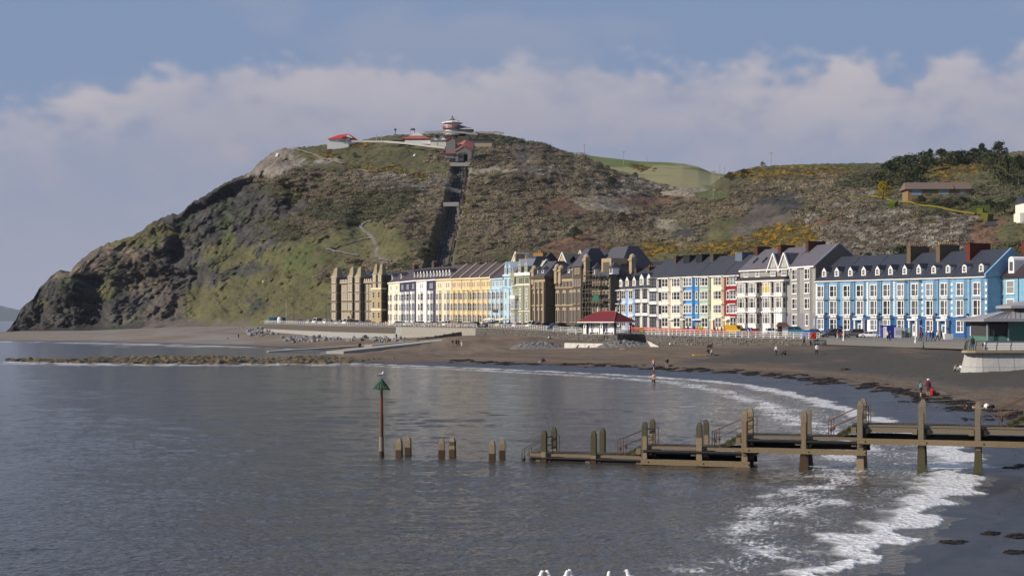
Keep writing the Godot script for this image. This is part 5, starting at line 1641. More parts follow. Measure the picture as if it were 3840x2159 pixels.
func green_hotel() -> void:
	var g := mat("olive_render",.27,.28,.195, 0.85, "mottle", 0.15)
	var white := mat("white_paint")
	var sl: Material = slate.call()
	var hb := house_base("green_hotel", "olive green hotel with white cornice and steep hipped slate roof", 1922, fd(1922), 1988, 452, 6.5, "hotel")
	var o: Node3D = hb[0]
	var w: float = hb[1]
	wall_part(o, 0, w, 10.5,-1.5, 15.2, g)
	part("cornice", BX(V(-.25, 15.2,-10.8), V(w + .35, 16.1,.35)).mesh(), white, o)
	for i in 8: part("bracket", BX(V(w + .01, 14.75,-1.2 - i * 1.2), V(w + .3, 15.198,-.6 - i * 1.2)).mesh(), white, o)
	part("string_course", BX(V(-.1, 12.35,-10.6), V(w + .1, 12.75,.14)).mesh(), white, o)
	part("string_course", BX(V(-.1, 4.6,-10.6), V(w + .1, 4.8,.1)).mesh(), white, o)
	var b := MB.new()
	b.roof(-.1, w + .1,-10.6,.1, 16.1, 4.9, 2.6, 1.6)
	part("roof", b.mesh(), sl, o)
	for x in [.44,.8]: gable_dormer(o, w * x, 16.0,.2, 1.9, 2.2, 1.9, 3.4, g, white, white,.9)
	gable_dormer(o, w * .08, 12.76,.5, 2.4, 2.4, 2.7, 4.0, g, white, white,.4)
	b = MB.new()
	b.xf = Transform3D(Basis(V(0, 0,-1), Vector3.UP, V(1, 0, 0)), V(w, 16.1,-5.2))
	b.prism([W(-1.8, 0), W(1.8, 0), W(1.8, 1.4), W(0, 3.6), W(-1.8, 1.4)],-3.0,.4)
	var gb := part("side_gable", b.mesh(), g, o)
	b = MB.new()
	b.bar(V(w + .5, 17.4,-3.2), V(w + .5, 19.9,-5.2),.4,.3)
	b.bar(V(w + .5, 17.4,-7.2), V(w + .5, 19.9,-5.2),.4,.3)
	part("bargeboard", b.mesh(), white, gb)
	var ms := window_meshes(1.5, 1.5, "arch",.15)
	part("window", ms[1], pane_mat("dark"), gb, V(w + .41, 16.4,-5.2)).rotation.y = PI / 2
	for y in [1.5, 5.4, 9.5]:
		for x in [.45,.82]: put_window(o, w * x, y,.01, 1.15, 2.5 if y < 9.0 else 1.9, "sash", white, pane_mat("net" if y > 9.0 else "sky"), 0.0,.2)
	for x in [.42,.52,.78,.88]: put_window(o, w * x, 13.0,.01,.7, 1.7, "arch", g, pane_mat("mid"), 0.0,.1)
	for x in [.42,.48,.78,.84]: put_window(o, w * x, 8.4,.01,.5,.6, "sash", white, pane_mat("blind"), 0.0,.1)
	part("balcony", BX(V(-.2, 8.35, 0), V(3.6, 9.4, 1.2)).mesh(), white, o)
	bay(o, 1.7,-1.5, 8.33, 2.5,.9, g, [[1.3, 2.8], [5.4, 2.6]], white, "triple", white)
	pipe(o, w * .63, 0, 15.1, mat("pipe_dark"))
	b = BX(V(w + .01,-1.5,-14), V(w + 5.0, 8.6,-3.2))
	var wg := part("side_wing", b.mesh(), g, o)
	part("wing_cornice", BX(V(w + .01, 8.6,-14.1), V(w + 5.2, 9.0,-3.0)).mesh(), white, wg)
	b = MB.new()
	b.hexa([V(w + .3, 9.0,-3.2), V(w + 5.0, 9.0,-3.2), V(w + 4.6, 11.6,-6.0), V(w + 2.6, 11.6,-6.0), V(w + .3, 9.0,-14), V(w + 5.0, 9.0,-14), V(w + 4.6, 11.6,-12), V(w + 2.6, 11.6,-12)])
	part("wing_roof", b.mesh(), sl, wg)
	for y in [.8, 5.0]: put_window(o, w + 2.6, y,-3.19, 2.1, 3.2 if y > 2.0 else 2.8, "arch", white, pane_mat("dark"), 0.0,.18)
	band(o, w + .01, w + 5.0, 4.3,.25,-3.1, white)

func gothic_college() -> void:
	var st := mat("brown_rubble",.17,.15,.122, 0.95, "stone", 0.16)
	var dr := mat("sandstone",.50,.40,.27, 0.85, "fine", 0.4)
	var sl := mat("grey_slate",.13,.128,.158, 0.6, "grain", 0.3)
	var white := mat("white_frame")
	var hb := house_base("gothic_college", "gothic brown stone college with steep slate roofs and scaffolding", 2028, 440, 2290, 404, 6.3, "college")
	var o: Node3D = hb[0]
	var w: float = hb[1]
	var top := 14.4
	wall_part(o, 0, w * .60, 14,-1.5, top, st)
	wall_part(o, w * .60, w, 16,-1.5, top - 1.0, st, "right_wall")
	wall_part(o, 0, w * .215,-3.0,-1.5, top, st, "left_block")
	wall_part(o, w * .60, w * .72,-2.6,-1.5, top + 2.2, st, "tower")
	part("eaves_cornice", BX(V(-.3, top - .5,-14), V(w * .6, top + .25,.5)).mesh(), mat("eaves_dark",.08,.07,.055), o)
	part("eaves_cornice", BX(V(-.3, top - .5,.5), V(w * .215 + .3, top + .25, 3.5)).mesh(), mat("eaves_dark"), o)
	band(o, 0, w * .215, top - 1.5,.9, 3.15, dr)
	band(o, w * .215, w * .60, top - 1.5,.9,.2, dr)
	var b := MB.new()
	b.roof(-.2, w * .215 + .2,-9, 3.3, top + .25, 4.3, 2.0, 1.2)
	part("roof", b.mesh(), sl, o)
	b = MB.new()
	b.roof(w * .2, w * .62,-14,.4, top + .25, 3.7, 0.0,.6)
	part("roof", b.mesh(), sl, o)
	b = MB.new()
	b.roof(w * .59, w * .73,-7.0, 2.9, top + 2.2, 5.0, 1.3, 1.4)
	part("tower_roof", b.mesh(), sl, o)
	b = MB.new()
	b.roof(w * .62, w * 1.0,-16,-2.0, top - .6, 8.2, 3.4, 1.6)
	part("hall_roof", b.mesh(), sl, o)
	b = MB.new()
	b.roof(w * .73, w * .99,-9,.6, top - 1.0, 4.6, 1.8,.5)
	part("right_roof", b.mesh(), sl, o)
	part("vent_tower", BX(V(w * .835, top - 1.0,-6.0), V(w * .965, top + 4.2,-1.0)).mesh(), mat("tan_block",.36,.29,.185, 0.9, "mottle", 0.2), o)
	part("louvre", BX(V(w * .86, top - .2,-.998), V(w * .94, top + 3.2,-.9)).mesh(), mat("louvre_dark",.10,.085,.065), o)
	for q in [[.03, 3.3, 2.4, 0], [.25,.6, 2.6, 0], [.31,.6, 2.2, 0], [.52,.6, 2.3, 0], [.735, 2.0, 4.6, 0], [1.0,-6, 4.4, 0]]:
		b = BX(V(q[0] * w - .7, top - 2.0, q[1] - 1.3), V(q[0] * w + .7, top + q[2], q[1])).box(V(q[0] * w - 1.0, top + q[2] - .9, q[1] - 1.6), V(q[0] * w + 1.0, top + q[2] - .4, q[1] + .2))
		b.lathe([W(.9, 0), W(.8,.5), W(.4,.9), W(0, 1.0)], V(q[0] * w, top + q[2], q[1] - .7), 8)
		part("chimney", b.mesh(), dr, o)
	for q in [[.05, 3.01], [.11, 3.01], [.17, 3.01], [.26,.01], [.36,.01], [.46,.01], [.56,.01], [.63, 2.61], [.69, 2.61]]:
		var wide: float = 1.5 if q[0] < .2 or q[0] > .6 else 2.3
		for r in [[1.8, 3.4], [6.7, 3.3]]:
			b = MB.new()
			b.prism([W(-wide * .5,-.2), W(wide * .5,-.2), W(wide * .5, r[1] + .1), W(wide * .3, r[1] + .6), W(-wide * .3, r[1] + .6), W(-wide * .5, r[1] + .1)], 0,.10)
			var sr := part("window_surround", b.mesh(), dr, o, V(q[0] * w, r[0], q[1]))
			for k in [-1, 1]:
				part("pane", BX(V(k * wide * .24 - wide * .16, 0,.11), V(k * wide * .24 + wide * .16, r[1] - .2,.14)).mesh(), pane_mat("mid") if k > 0 else pane_mat("dark"), sr)
		for k in [-.4,.4]:
			put_window(o, q[0] * w + k * wide, 11.4, q[1],.8, 1.9, "sash", dr, pane_mat("sky"), 0.0,.16)
	for x in [.645,.685]: put_window(o, x * w, top + .3, 2.61, 1.2, 1.6, "pair", dr, pane_mat("mid"), 0.0,.2)
	for y in [6.2, 11.1]:
		band(o, 0, w * .215, y,.3, 3.12, dr)
		band(o, w * .215, w * .6, y,.3,.12, dr)
	for x in [.0,.075,.14,.205]:
		part("buttress", BX(V(x * w - .25,-1.5, 3.0), V(x * w + .25, 13.0, 3.5)).mesh(), dr, o)
	for q in [[.055, 3.1], [.145, 3.1], [.27,.3], [.405,.3], [.485,.3], [.575,.3]]:
		var hp := MB.new()
		hp.box(V(-.6, 0,-2.0), V(.6, 1.3, 0))
		var dm := part("dormer", hp.mesh(), white, o, V(q[0] * w, top + .9, q[1] - .7))
		part("dormer_pane", BX(V(-.4,.25,.003), V(.4, 1.15,.03)).mesh(), pane_mat("mid"), dm)
		hp = MB.new()
		hp.roof(-.9,.9,-2.6,.4, 1.3, 1.0,.7)
		part("dormer_roof", hp.mesh(), sl, dm)
	for q in [[.77,.3,-1.0], [1.005,.3,-1.0]]:
		var hp := MB.new()
		hp.box(V(-.75, 0,-2.0), V(.75, 1.7, 0))
		var dm := part("dormer", hp.mesh(), white, o, V(q[0] * w, top + q[2] + .9, 0))
		part("dormer_pane", BX(V(-.5,.3,.003), V(.5, 1.5,.03)).mesh(), pane_mat("mid"), dm)
		hp = MB.new()
		hp.roof(-1.1, 1.1,-2.8,.5, 1.7, 1.6,.9)
		part("dormer_roof", hp.mesh(), sl, dm)
	for x in [.78,.84,.92,.97]:
		for y in [.8, 4.3, 8.0, 11.2]:
			window_count += 1
			put_window(o, x * w, y,.01, 1.5, 2.2, "sash", mat("pale_stone_frame",.45,.38,.26, 0.8), panes(window_count), 0.0,.2)
	part("balcony", BX(V(w * .90, 4.0,.01), V(w * .995, 4.6, 2.0)).mesh(), dr, o)
	var sc := thing("scaffolding", "scaffolding with green netting against the gothic college", "scaffold", o.position, o.rotation.y)
	var tube := mat("scaffold_tube",.20,.18,.16, 0.5)
	for i in 6:
		for z in [1.0, 2.6]:
			part("standard", MB.new().tube([V(w * (.735 + i * .045),-1.0, z), V(w * (.735 + i * .045), 14.6, z)],.06, 5).mesh(), tube, sc)
	for k in 6:
		part("deck_board", BX(V(w * .73, 2.2 + k * 2.4,.9), V(w * .965, 2.3 + k * 2.4, 2.7)).mesh(), mat("scaffold_board",.26,.20,.13, 0.9, "grain", 0.4), sc)
		part("ledger", MB.new().tube([V(w * .73, 3.2 + k * 2.4, 2.62), V(w * .965, 3.2 + k * 2.4, 2.62)],.05, 5).mesh(), tube, sc)
	for k in 3: part("brace", MB.new().tube([V(w * .735, 2.7 + k * 3.6, 2.68), V(w * .80, 7.0 + k * 3.6, 2.68)],.05, 5).mesh(), tube, sc)
	part("green_netting", BX(V(w * .89, 7.3, 2.72), V(w * .96, 8.8, 2.75)).mesh(), mat("net_green",.02,.13,.085, 0.9), sc)

func small_house(label: String, u0: float, u1: float, vev: float, wm: Material, spec: Dictionary) -> Node3D:
	var um := (u0 + u1) / 2
	var y := base_y(um)
	var hb := house_base("seafront_house", label, u0, fd(u0), u1, fd(u1), y, "house")
	var o: Node3D = hb[0]
	var w: float = hb[1]
	var eave := EYE - (vev - HOR) / F * fd(um) - y
	var dp := 11.0
	wall_part(o, 0, w, dp,-1.5, eave, wm)
	if spec.has("ground"): part("ground_floor", BX(V(-.004,-1.5,-1), V(w + .004, eave * .27,.03)).mesh(), spec.ground, o)
	var sl: Material = slate.call()
	var trim: Material = spec.get("trim", mat("white_paint"))
	var fm: Material = spec.get("frame", mat("white_frame"))
	band(o, 0, w, eave - .3,.28,.4, trim, "eaves_board")
	if spec.has("mansard"):
		var h: float = spec.mansard
		var b := MB.new()
		b.hexa([V(0, eave,.3), V(w, eave,.3), V(w, eave + h,-2.6), V(0, eave + h,-2.6), V(0, eave,-dp), V(w, eave,-dp), V(w, eave + h,-dp + 1), V(0, eave + h,-dp + 1)])
		part("mansard", b.mesh(), sl, o)
		b = MB.new()
		b.roof(0.01, w - .01,-dp + .5,-2.4, eave + h + .01, 2.2)
		part("roof", b.mesh(), sl, o)
		for x in spec.dormers: gable_dormer(o, w * x, eave + .75,-.35, spec.get("dw", 1.5), spec.get("dh", 1.7),.95, 2.4, trim, sl, trim)
	else:
		roof_part(o,.01, w - .01, dp, eave + .01, spec.get("rise", 5.0), sl,.4)
	var n: int = spec.get("floors", 4)
	var st := eave / n
	for c in spec.cols:      # x, width, kind
		for k in n:
			window_count += 1
			var y0 := st * k + st * .28
			var h := st * .62
			if k == 0: y0 = .9; h = st * .70
			if k == 0 and c[2] == "narrow": continue
			if c[2] == "bay" or c[2] == "flatbay":
				if k == 0:
					bay(o, w * c[0],-1.5, eave - .32 if spec.get("bay_up", true) else st * 3.0, c[1],.55 if c[2] == "bay" else .25, spec.get("baymat", wm), [], fm, "pair", trim, false)
				put_window(o, w * c[0], y0, (.55 if c[2] == "bay" else .25) + .004, c[1] * .96, h, c[3] if c.size() > 3 else "pair", fm, panes(window_count + 3), 0.0,.15)
				part("window_hood", BX(V(w * c[0] - c[1] * .56, y0 + h + .08,.25), V(w * c[0] + c[1] * .56, y0 + h + .24,.85)).mesh(), spec.get("hood", trim), o)
			else:
				put_window(o, w * c[0], y0,.01, c[1], h, c[3] if c.size() > 3 else "sash", fm, panes(window_count + 3), 0.0,.14)
	if spec.has("door"):
		var dx: float = spec.door[0] * w
		part("door", BX(V(dx - .5, 0,.02), V(dx + .5, 2.2,.08)).mesh(), spec.door[1], o)
		part("door_hood", BX(V(dx - .85, 2.6,.02), V(dx + .85, 2.85,.9)).mesh(), spec.get("hood", trim), o)
	if spec.has("steps"): part("door_steps", BX(V(spec.door[0] * w - .7,-1.0,.02), V(spec.door[0] * w + .7,-.02, 1.2)).mesh(), mat("coping"), o)
	pipe(o, w - .1, 0, eave - .3, spec.get("pipe", mat("pipe_dark")))
	if spec.has("stack"): chimney(o, spec.get("stack_x",.02) * w,-dp * .55, eave + 2.6, spec.get("stack_w", 1.0), 4.6, 2.8, spec.stack, spec.get("pots", 0), Color(.40,.12,.07))
	return o

func white_terrace() -> void:
	var white := mat("white_stucco")
	var black := mat("black_frame",.022,.018,.018, 0.4)
	var cream := mat("cream_render",.80,.74,.60, 0.8, "mottle", 0.12)
	var navy := mat("slate_navy",.045,.05,.07, 0.8, "mottle", 0.2)
	var wf := mat("white_frame")
	var brown := mat("stack_stone",.15,.12,.08, 0.9, "stone", 0.3)
	var dark := mat("stack_black",.035,.04,.05, 0.9, "stone", 0.3)
	small_house("low dark house with wide white windows right of the gothic college", 2292, 2332, 1087, navy, {"floors": 3, "mansard": 3.4, "dormers": [.3,.8], "cols": [[.5, 4.4, "flatbay", "triple"]], "frame": wf, "trim": wf})
	small_house("low pale blue house with cream windows beside the dark low house", 2332, 2385, 1084, mat("sky_render",.42,.56,.78, 0.8, "mottle", 0.15), {"floors": 3, "mansard": 3.4, "dormers": [.3,.8], "cols": [[.26, 2.0, "bay"], [.78, 2.0, "bay"]], "frame": mat("cream_frame",.66,.60,.46, 0.6), "trim": mat("cream_paint",.76,.73,.65, 0.6), "door": [.5, mat("door_red",.20,.03,.02, 0.5)], "stack": brown, "stack_x": .1})
	small_house("low white house with black windows and two white dormers", 2385, 2439, 1081, white, {"floors": 3, "mansard": 3.8, "dormers": [.32,.82], "dw": 1.8, "dh": 2.1, "cols": [[.25, 2.2, "bay"], [.76, 2.2, "bay"]], "frame": black, "hood": black, "stack": brown, "stack_x": .0, "pots": 6})
	small_house("tall white house with black framed windows left of the cream house", 2439, 2484, 1042, white, {"cols": [[.36, 2.5, "bay"], [.84,.9, "narrow"]], "frame": black, "hood": black, "door": [.86, mat("door_dark",.06,.04,.03)]})
	small_house("tall cream house with white windows right of the black windowed one", 2484, 2531, 1040, cream, {"cols": [[.36, 2.5, "bay"], [.86,.9, "narrow"]], "door": [.86, mat("door_cream",.62,.58,.45, 0.6)], "stack": brown, "stack_x": .1})
	small_house("tall cream house with dark grey bands and a dark grey right side", 2531, 2577, 1038, mat("charcoal_render",.055,.066,.074, 0.8, "mottle", 0.2), {"cols": [[.32, 2.6, "bay"], [.82,.9, "narrow"]], "baymat": mat("cream_render"), "door": [.84, mat("door_dark")], "stack": dark, "stack_x": .02, "stack_w": 2.4})
	small_house("bright blue house with white windows in the middle of the tall row", 2577, 2622, 1036, mat("bright_blue",.07,.26,.58, 0.8, "mottle", 0.2), {"cols": [[.30, 2.6, "bay"], [.82,.9, "narrow"]], "door": [.84, mat("door_glass",.2,.24,.3,.2)], "stack": dark, "stack_x": .02, "stack_w": 2.4})
	small_house("sage green house with white windows right of the bright blue one", 2622, 2668, 1035, mat("sage_render",.33,.44,.37, 0.8, "mottle", 0.2), {"cols": [[.2,.9, "narrow"], [.64, 2.5, "bay"]], "door": [.2, mat("door_glass")], "stack": brown, "stack_x": .06, "stack_w": 1.2})
	small_house("pale yellow house with white windows left of the deep red one", 2668, 2719, 1033, mat("primrose",.82,.72,.47, 0.8, "mottle", 0.15), {"cols": [[.26, 1.0, "narrow"], [.66, 2.5, "bay"]], "door": [.24, mat("door_red")]})
	small_house("deep red house with white windows and a cream ground floor", 2719, 2776, 1032, mat("deep_red",.22,.012,.022, 0.8, "mottle", 0.2), {"cols": [[.22, 1.0, "narrow"], [.62, 2.5, "flatbay"]], "ground": mat("peach_render",.78,.64,.45, 0.8, "mottle", 0.15), "door": [.2, mat("door_tan",.36,.28,.16)], "stack": mat("stack_blue",.14,.18,.25, 0.9, "streak", 0.3), "stack_x": .1, "stack_w": 2.6})

func grey_hotel() -> void:
	var grey := mat("grey_render",.42,.465,.60, 0.8, "mottle", 0.12)
	var mauve := mat("mauve_render",.225,.215,.255, 0.8, "mottle", 0.15)
	var wf := mat("white_frame")
	var wp := mat("white_paint")
	var sl := mat("lichen_slate",.11,.104,.128, 0.65, "mottle", 0.2)
	var brick := mat("stack_brick",.17,.065,.04, 0.9, "stone", 0.4)
	var hb := house_base("grey_hotel", "pale grey hotel with two storeyed white bays and pointed dormers", 2777, fd(2777), 2962, fd(2962), 5.85, "hotel")
	var o: Node3D = hb[0]
	var w: float = hb[1]
	wall_part(o, 0, w, 12,-1.5, 14.4, grey)
	part("ground_floor", BX(V(-.004,-1.5,-1), V(w + .004, 4.2,.03)).mesh(), mauve, o)
	roof_part(o,.01, w - .01, 12, 14.41, 5.0, sl,.5)
	band(o, 0, w, 14.05,.3,.5, wp, "eaves_board")
	var b := MB.new()
	b.hexa([V(.1, 11.9, 1.7), V(w - .1, 11.9, 1.7), V(w - .1, 12.0, 1.7), V(.1, 12.0, 1.7), V(.1, 11.9, 0), V(w - .1, 11.9, 0), V(w - .1, 12.7, 0), V(.1, 12.7, 0)])
	part("skirt_roof", b.mesh(), mat("skirt_slate",.085,.085,.085, 0.8, "grain", 0.4), o)
	band(o,.1, w - .1, 11.5,.38, 1.55, wp, "fascia")
	for k in 2:
		var x0: float = [.02,.545][k] * w
		var bw := w * .40
		for f in 3:
			var y0: float = [1.75, 5.35, 8.75][f]
			for q in 2:
				var x := x0 + bw * (.21 + q * .57)
				var ww := bw * .40
				var hood := part("box_bay", BX(V(x - ww / 2, y0 - .85 if f else -.3,.04), V(x + ww / 2, y0 + 2.72, 1.2)).mesh(), wp, o)
				window_count += 1
				if k == 1 and f == 0 and q == 1:
					part("porch_door", BX(V(x - .5,-.5, 1.202), V(x + .5, 2.2, 1.26)).mesh(), mat("door_sage",.42,.46,.36, 0.5), o)
					continue
				var yel := k == 1 and f == 2 and q == 0
				put_window(o, x, y0 + .1, 1.203, ww * .94, 2.45, "grid", wf, mat("pane_yellow",.48,.37,.07, 0.4) if yel else panes(window_count * 7), 0.0,.16)
				put_window(o, x + ww / 2 + .003, y0 + .1,.62,.95, 2.45, "sash", wf, pane_mat("mid"), PI / 2,.1)
			part("bay_cornice", BX(V(x0 - .2, y0 + 2.73,.03), V(x0 + bw + .15, y0 + 2.93 - (.22 if f == 2 else 0.0), 1.55)).mesh(), wp, o)
			for q in 4: part("bracket", BX(V(x0 + bw * (.02 + q * .3), y0 + 2.3, 1.21), V(x0 + bw * (.02 + q * .3) + .12, y0 + 2.75, 1.5)).mesh(), wp, o)
	for x in [.13,.37]: put_window(o, w * x, 12.78,.01, 1.7, 1.25, "triple", wf, panes(int(x * 100)), 0.0,.12)
	for x in [.70,.915]:
		b = MB.new()
		b.prism([W(-2.0, 14.0), W(2.0, 14.0), W(0, 17.6)],-4.0,.25)
		var g := part("gable", b.mesh(), grey, o, V(w * x, 0, 0))
		b = MB.new()
		b.bar(V(-2.3, 13.7,.35), V(0, 17.9,.35),.3,.36, VU())
		b.bar(V(2.3, 13.7,.35), V(0, 17.9,.35),.3,.36, VU())
		part("bargeboard", b.mesh(), wp, g)
		b = MB.new()
		for s in [-.55, 0.0,.55]: b.box(V(s - .07, 14.5,.252), V(s + .07, 16.5 - absf(s) * 1.6,.3))
		b.box(V(-1.3, 14.3,.252), V(1.3, 14.5,.32))
		part("gable_timber", b.mesh(), wp, g)
		b = MB.new()
		for s in [-1.0, 1.0]:
			b.hexa([V(-2.3 * s, 13.8,.3), V(0, 17.8,.3), V(0, 17.95,.3), V(-2.3 * s, 13.95,.3), V(-2.3 * s, 13.8,-5), V(0, 17.8,-5), V(0, 17.95,-5), V(-2.3 * s, 13.95,-5)])
		part("gable_roof", b.mesh(), sl, g)
		put_window(o, w * x, 12.75,.26, 1.8, 1.5, "triple", wf, panes(int(x * 70)), 0.0,.12)
	for q in [[.04, 4.0], [.52, 4.6]]: chimney(o, w * q[0],-6.0, 17.0, 1.2, 4.0, 2.9, brick, 0)
	for x in [.17,.36]: part("roof_light", MB.new().bar(V(w * x, 15.9,-1.4), V(w * x, 17.2,-2.9),.8,.12, Vector3.RIGHT).mesh(), pane_mat("sky"), o)
	pipe(o, w * .455, 0, 10.4, mat("pipe_dark"))
	hb = house_base("grey_house", "four storeyed grey house with a bare rendered end wall", 2962, fd(2962), 3059, fd(3059), 5.8)
	o = hb[0]
	w = hb[1]
	wall_part(o, 0, w, 12,-1.5, 14.6, grey)
	part("ground_floor", BX(V(-.004,-1.5,-1), V(w - .002, 4.3,.03)).mesh(), mauve, o)
	band(o, 0, w, 14.3,.32,.5, wp, "eaves_board")
	roof_part(o, 0, w + .1, 12, 14.62, 5.0, sl,.5)
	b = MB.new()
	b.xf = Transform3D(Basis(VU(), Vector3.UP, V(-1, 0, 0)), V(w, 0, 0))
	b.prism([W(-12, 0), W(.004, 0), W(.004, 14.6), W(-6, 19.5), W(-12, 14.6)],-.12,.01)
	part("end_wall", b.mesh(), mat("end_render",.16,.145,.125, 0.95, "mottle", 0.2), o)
	b = MB.new()
	b.bar(V(w + .15, 14.5,.5), V(w + .15, 19.75,-6),.14,.3)
	b.bar(V(w + .15, 14.5,-12.5), V(w + .15, 19.75,-6),.14,.3)
	part("bargeboard", b.mesh(), mat("verge_grey",.45,.45,.45, 0.8), o)
	part("pale_patch", BX(V(w + .125, 10.0,-11.0), V(w + .2, 15.2,-5.6)).mesh(), mat("pale_brick",.33,.33,.32, 0.9, "stone", 0.5), o)
	for x in [.28,.76]:
		bay(o, w * x,-1.5, 14.2, 2.3,.45, grey, [], wf, "pairw", wp, false)
		for y in [1.5, 5.2, 8.6, 11.7]:
			window_count += 1
			put_window(o, w * x, y,.46, 2.35 if not (y < 2.0 and x > .5) else 1.4, 2.4 if y > 2.0 else 2.6, "pairw" if not (y < 2.0 and x > .5) else "sash", wf, panes(window_count), 0.0,.18)
	chimney(o,.1 * w,-6.0, 17.6, 1.2, 4.4, 2.7, brick, 0)
	part("notice_board", BX(V(w - .55, 1.5,.035), V(w - .05, 3.0,.12)).mesh(), mat("board_grey",.42,.44,.46), o)

func blue_terrace() -> void:
	var sky := mat("sky_blue_render",.195,.36,.525, 0.8, "mottle", 0.12)
	var deep := mat("deep_blue_render",.028,.115,.30, 0.7, "mottle", 0.12)
	var wf := mat("white_frame")
	var wp := mat("white_paint")
	var sl := mat("blue_slate",.066,.078,.11, 0.55, "grain", 0.35)
	var us := [3059, 3156, 3258, 3358, 3466, 3576, 3705]
	var names := ["first house of the blue terrace, beside the bare grey end wall", "second house of the blue terrace, with a white porch", "third house of the blue terrace, behind the blue site cabin", "fourth house of the blue terrace, with fancy bay roofs and a brown chimney", "fifth house of the blue terrace, with a buff chimney and white quoins", "last house of the blue terrace, with a red brick chimney"]
	var stacks := [null, null, null, mat("stack_tan",.26,.19,.12, 0.9, "stone", 0.4), mat("stack_tan"), mat("stack_red",.26,.055,.03, 0.9, "stone", 0.5)]
	for i in 6:
		var um: float = (us[i] + us[i + 1]) / 2.0
		var y := base_y(um)
		var hb := house_base("blue_terrace_house", names[i], us[i], fd(us[i]), us[i + 1], fd(us[i + 1]), y, "house", "houses of the blue terrace")
		var o: Node3D = hb[0]
		var w: float = hb[1]
		var eave := local_y(lerpf(1054, 1036, (um - 3059) / 646.0), um, y)
		wall_part(o, 0, w, 12,-1.5, eave, sky)
		part("ground_floor", BX(V(-.004 if i else .2,-1.5,-11.9), V(w + .004, 3.75,.03)).mesh(), deep, o)
		band(o, 0, w, 3.75,.10,.08, wp, "string_course")
		band(o, 0, w, eave - .22,.22,.4, wp, "eaves_board")
		roof_part(o,.0, w, 12, eave + .01, 5.4, sl,.45)
		var st := (eave - 3.75) / 2.0
		for k in 2:
			var x = w * [.27,.76][k]
			var bm := MB.new()
			bm.slab([W(x - 1.5, 0), W(x - 1.05,.5), W(x + 1.05,.5), W(x + 1.5, 0)], 3.86, eave - .4)
			part("bay", bm.mesh(), sky, o)
			bm = MB.new()
			bm.slab([W(x - 1.5, 0.03), W(x - 1.05,.5), W(x + 1.05,.5), W(x + 1.5, 0.03)],-1.5, 3.7)
			part("bay", bm.mesh(), deep, o)
			for f in 3:
				var y0: float = [.75, 3.95, 3.95 + st][f]
				var h: float = [2.35, st * .80, st * .68][f]
				window_count += 1
				if f == 0 and k == 1 and i in [1, 3, 4, 5]:
					part("door", BX(V(x - .55,-.2,.52), V(x + .55, 2.1,.6)).mesh(), mat("white_door",.72,.72,.72, 0.5), o)
					part("porch", BX(V(x - 1.25,-.6,.03), V(x - .95, 2.9, 1.1)).box(V(x + .95,-.6,.03), V(x + 1.25, 2.9, 1.1)).box(V(x - 1.4, 2.9,.03), V(x + 1.4, 3.25, 1.3)).mesh(), wp, o)
					part("door_pane", BX(V(x - .3,.6,.602), V(x + .3, 1.9,.63)).mesh(), pane_mat("mid"), o)
					continue
				put_window(o, x, y0,.503, 2.1, h, "pairw", wf, panes(window_count * 3), 0.0,.17)
				if f < 2:
					part("bay_hood", MB.new().slab([W(x - 1.65, 0.1), W(x - 1.15,.75), W(x + 1.15,.75), W(x + 1.65, 0.1)], y0 + h + .12, y0 + h + .26).mesh(), mat("lead_hood",.16,.16,.16, 0.7), o)
				if i < 5 and f > 0:
					for q in [[-.35,.55], [.55,.3]]:
						var pn := MB.new()
						pn.prism(oval(q[1],.2),.5,.54)
						part("painted_panel", pn.mesh(), wp, o, V(x + q[0], y0 - .42, 0))
			if i in [3]:
				var hp := MB.new()
				hp.roof(x - 1.5, x + 1.5,-.5,.75, eave - .55,.4, 1.0)
				part("bay_roof", hp.mesh(), mat("lead_hood"), o)
			gable_dormer(o, x, eave + .75,-.55, 1.25, 1.45,.75 if i < 4 else .35, 3.0, wp, sl, wp)
		if i in [0, 1, 2, 3, 4, 5]:
			for k in (12 if i < 3 else 6):
				var yy := 3.9 + k * (eave - 4.4) / (12.0 if i < 3 else 6.0)
				part("quoin", BX(V(w - .55 if i else .15, yy,.002), V(w - .05 if i else .7, yy + (eave - 4.4) / (12.0 if i < 3 else 12.0) - .04,.07)).mesh(), wp, o)
		pipe(o, w * .51,-.5, eave - .3, mat("pipe_navy",.02,.04,.10, 0.5))
		part("wall_lantern", BX(V(w * .5 - .6, 4.0,.1), V(w * .5 - .25, 4.4,.45)).mesh(), mat("iron",.05,.05,.055, 0.6), o)
		if stacks[i]: chimney(o,.04 * w,-6.0, eave + 3.6, 1.1, 5.2, 3.0, stacks[i], 9 if i < 5 else 0, Color(.45,.34,.18) if i == 4 else Color(.30,.09,.05))
		if i == 5:
			part("end_wall", rotated_prism(12, eave, 5.0, w - .19), sky, o)
			wall_part(o, w - .4, w + .01, 12, 3.8, eave, sky, "side_wall")
		if i == 1: part("sign_board", BX(V(w * .98,-.2,.1), V(w * 1.08, 2.9,.2)).mesh(), mat("board_white",.72,.72,.74), o)
	var a := at(3705, HOR, fd(3705)); a.y = 4.5
	var c := at(3990, HOR, fd(3990) + 4); c.y = 4.5
	var bw := MB.new()
	bw.bar(a + V(0, 2.4, 0), c + V(0, 2.4, 0),.4, 5.0)
	tag(part("boundary_wall", bw.mesh(), deep, self), "deep blue boundary wall joining the blue houses behind the pavilion", "wall")
	var hb := house_base("light_blue_house", "light blue house with round headed dormers behind the pavilion at the right edge", 3742, 296, 3960, 279, 5.4)
	var o: Node3D = hb[0]
	var w: float = hb[1]
	var lb := mat("light_blue_render",.20,.40,.55, 0.8, "mottle", 0.12)
	wall_part(o, 0, w, 12,-1.5, 11.3, lb)
	band(o, 0, w, 11.1,.2,.35, mat("gutter_dark",.07,.07,.08), "gutter")
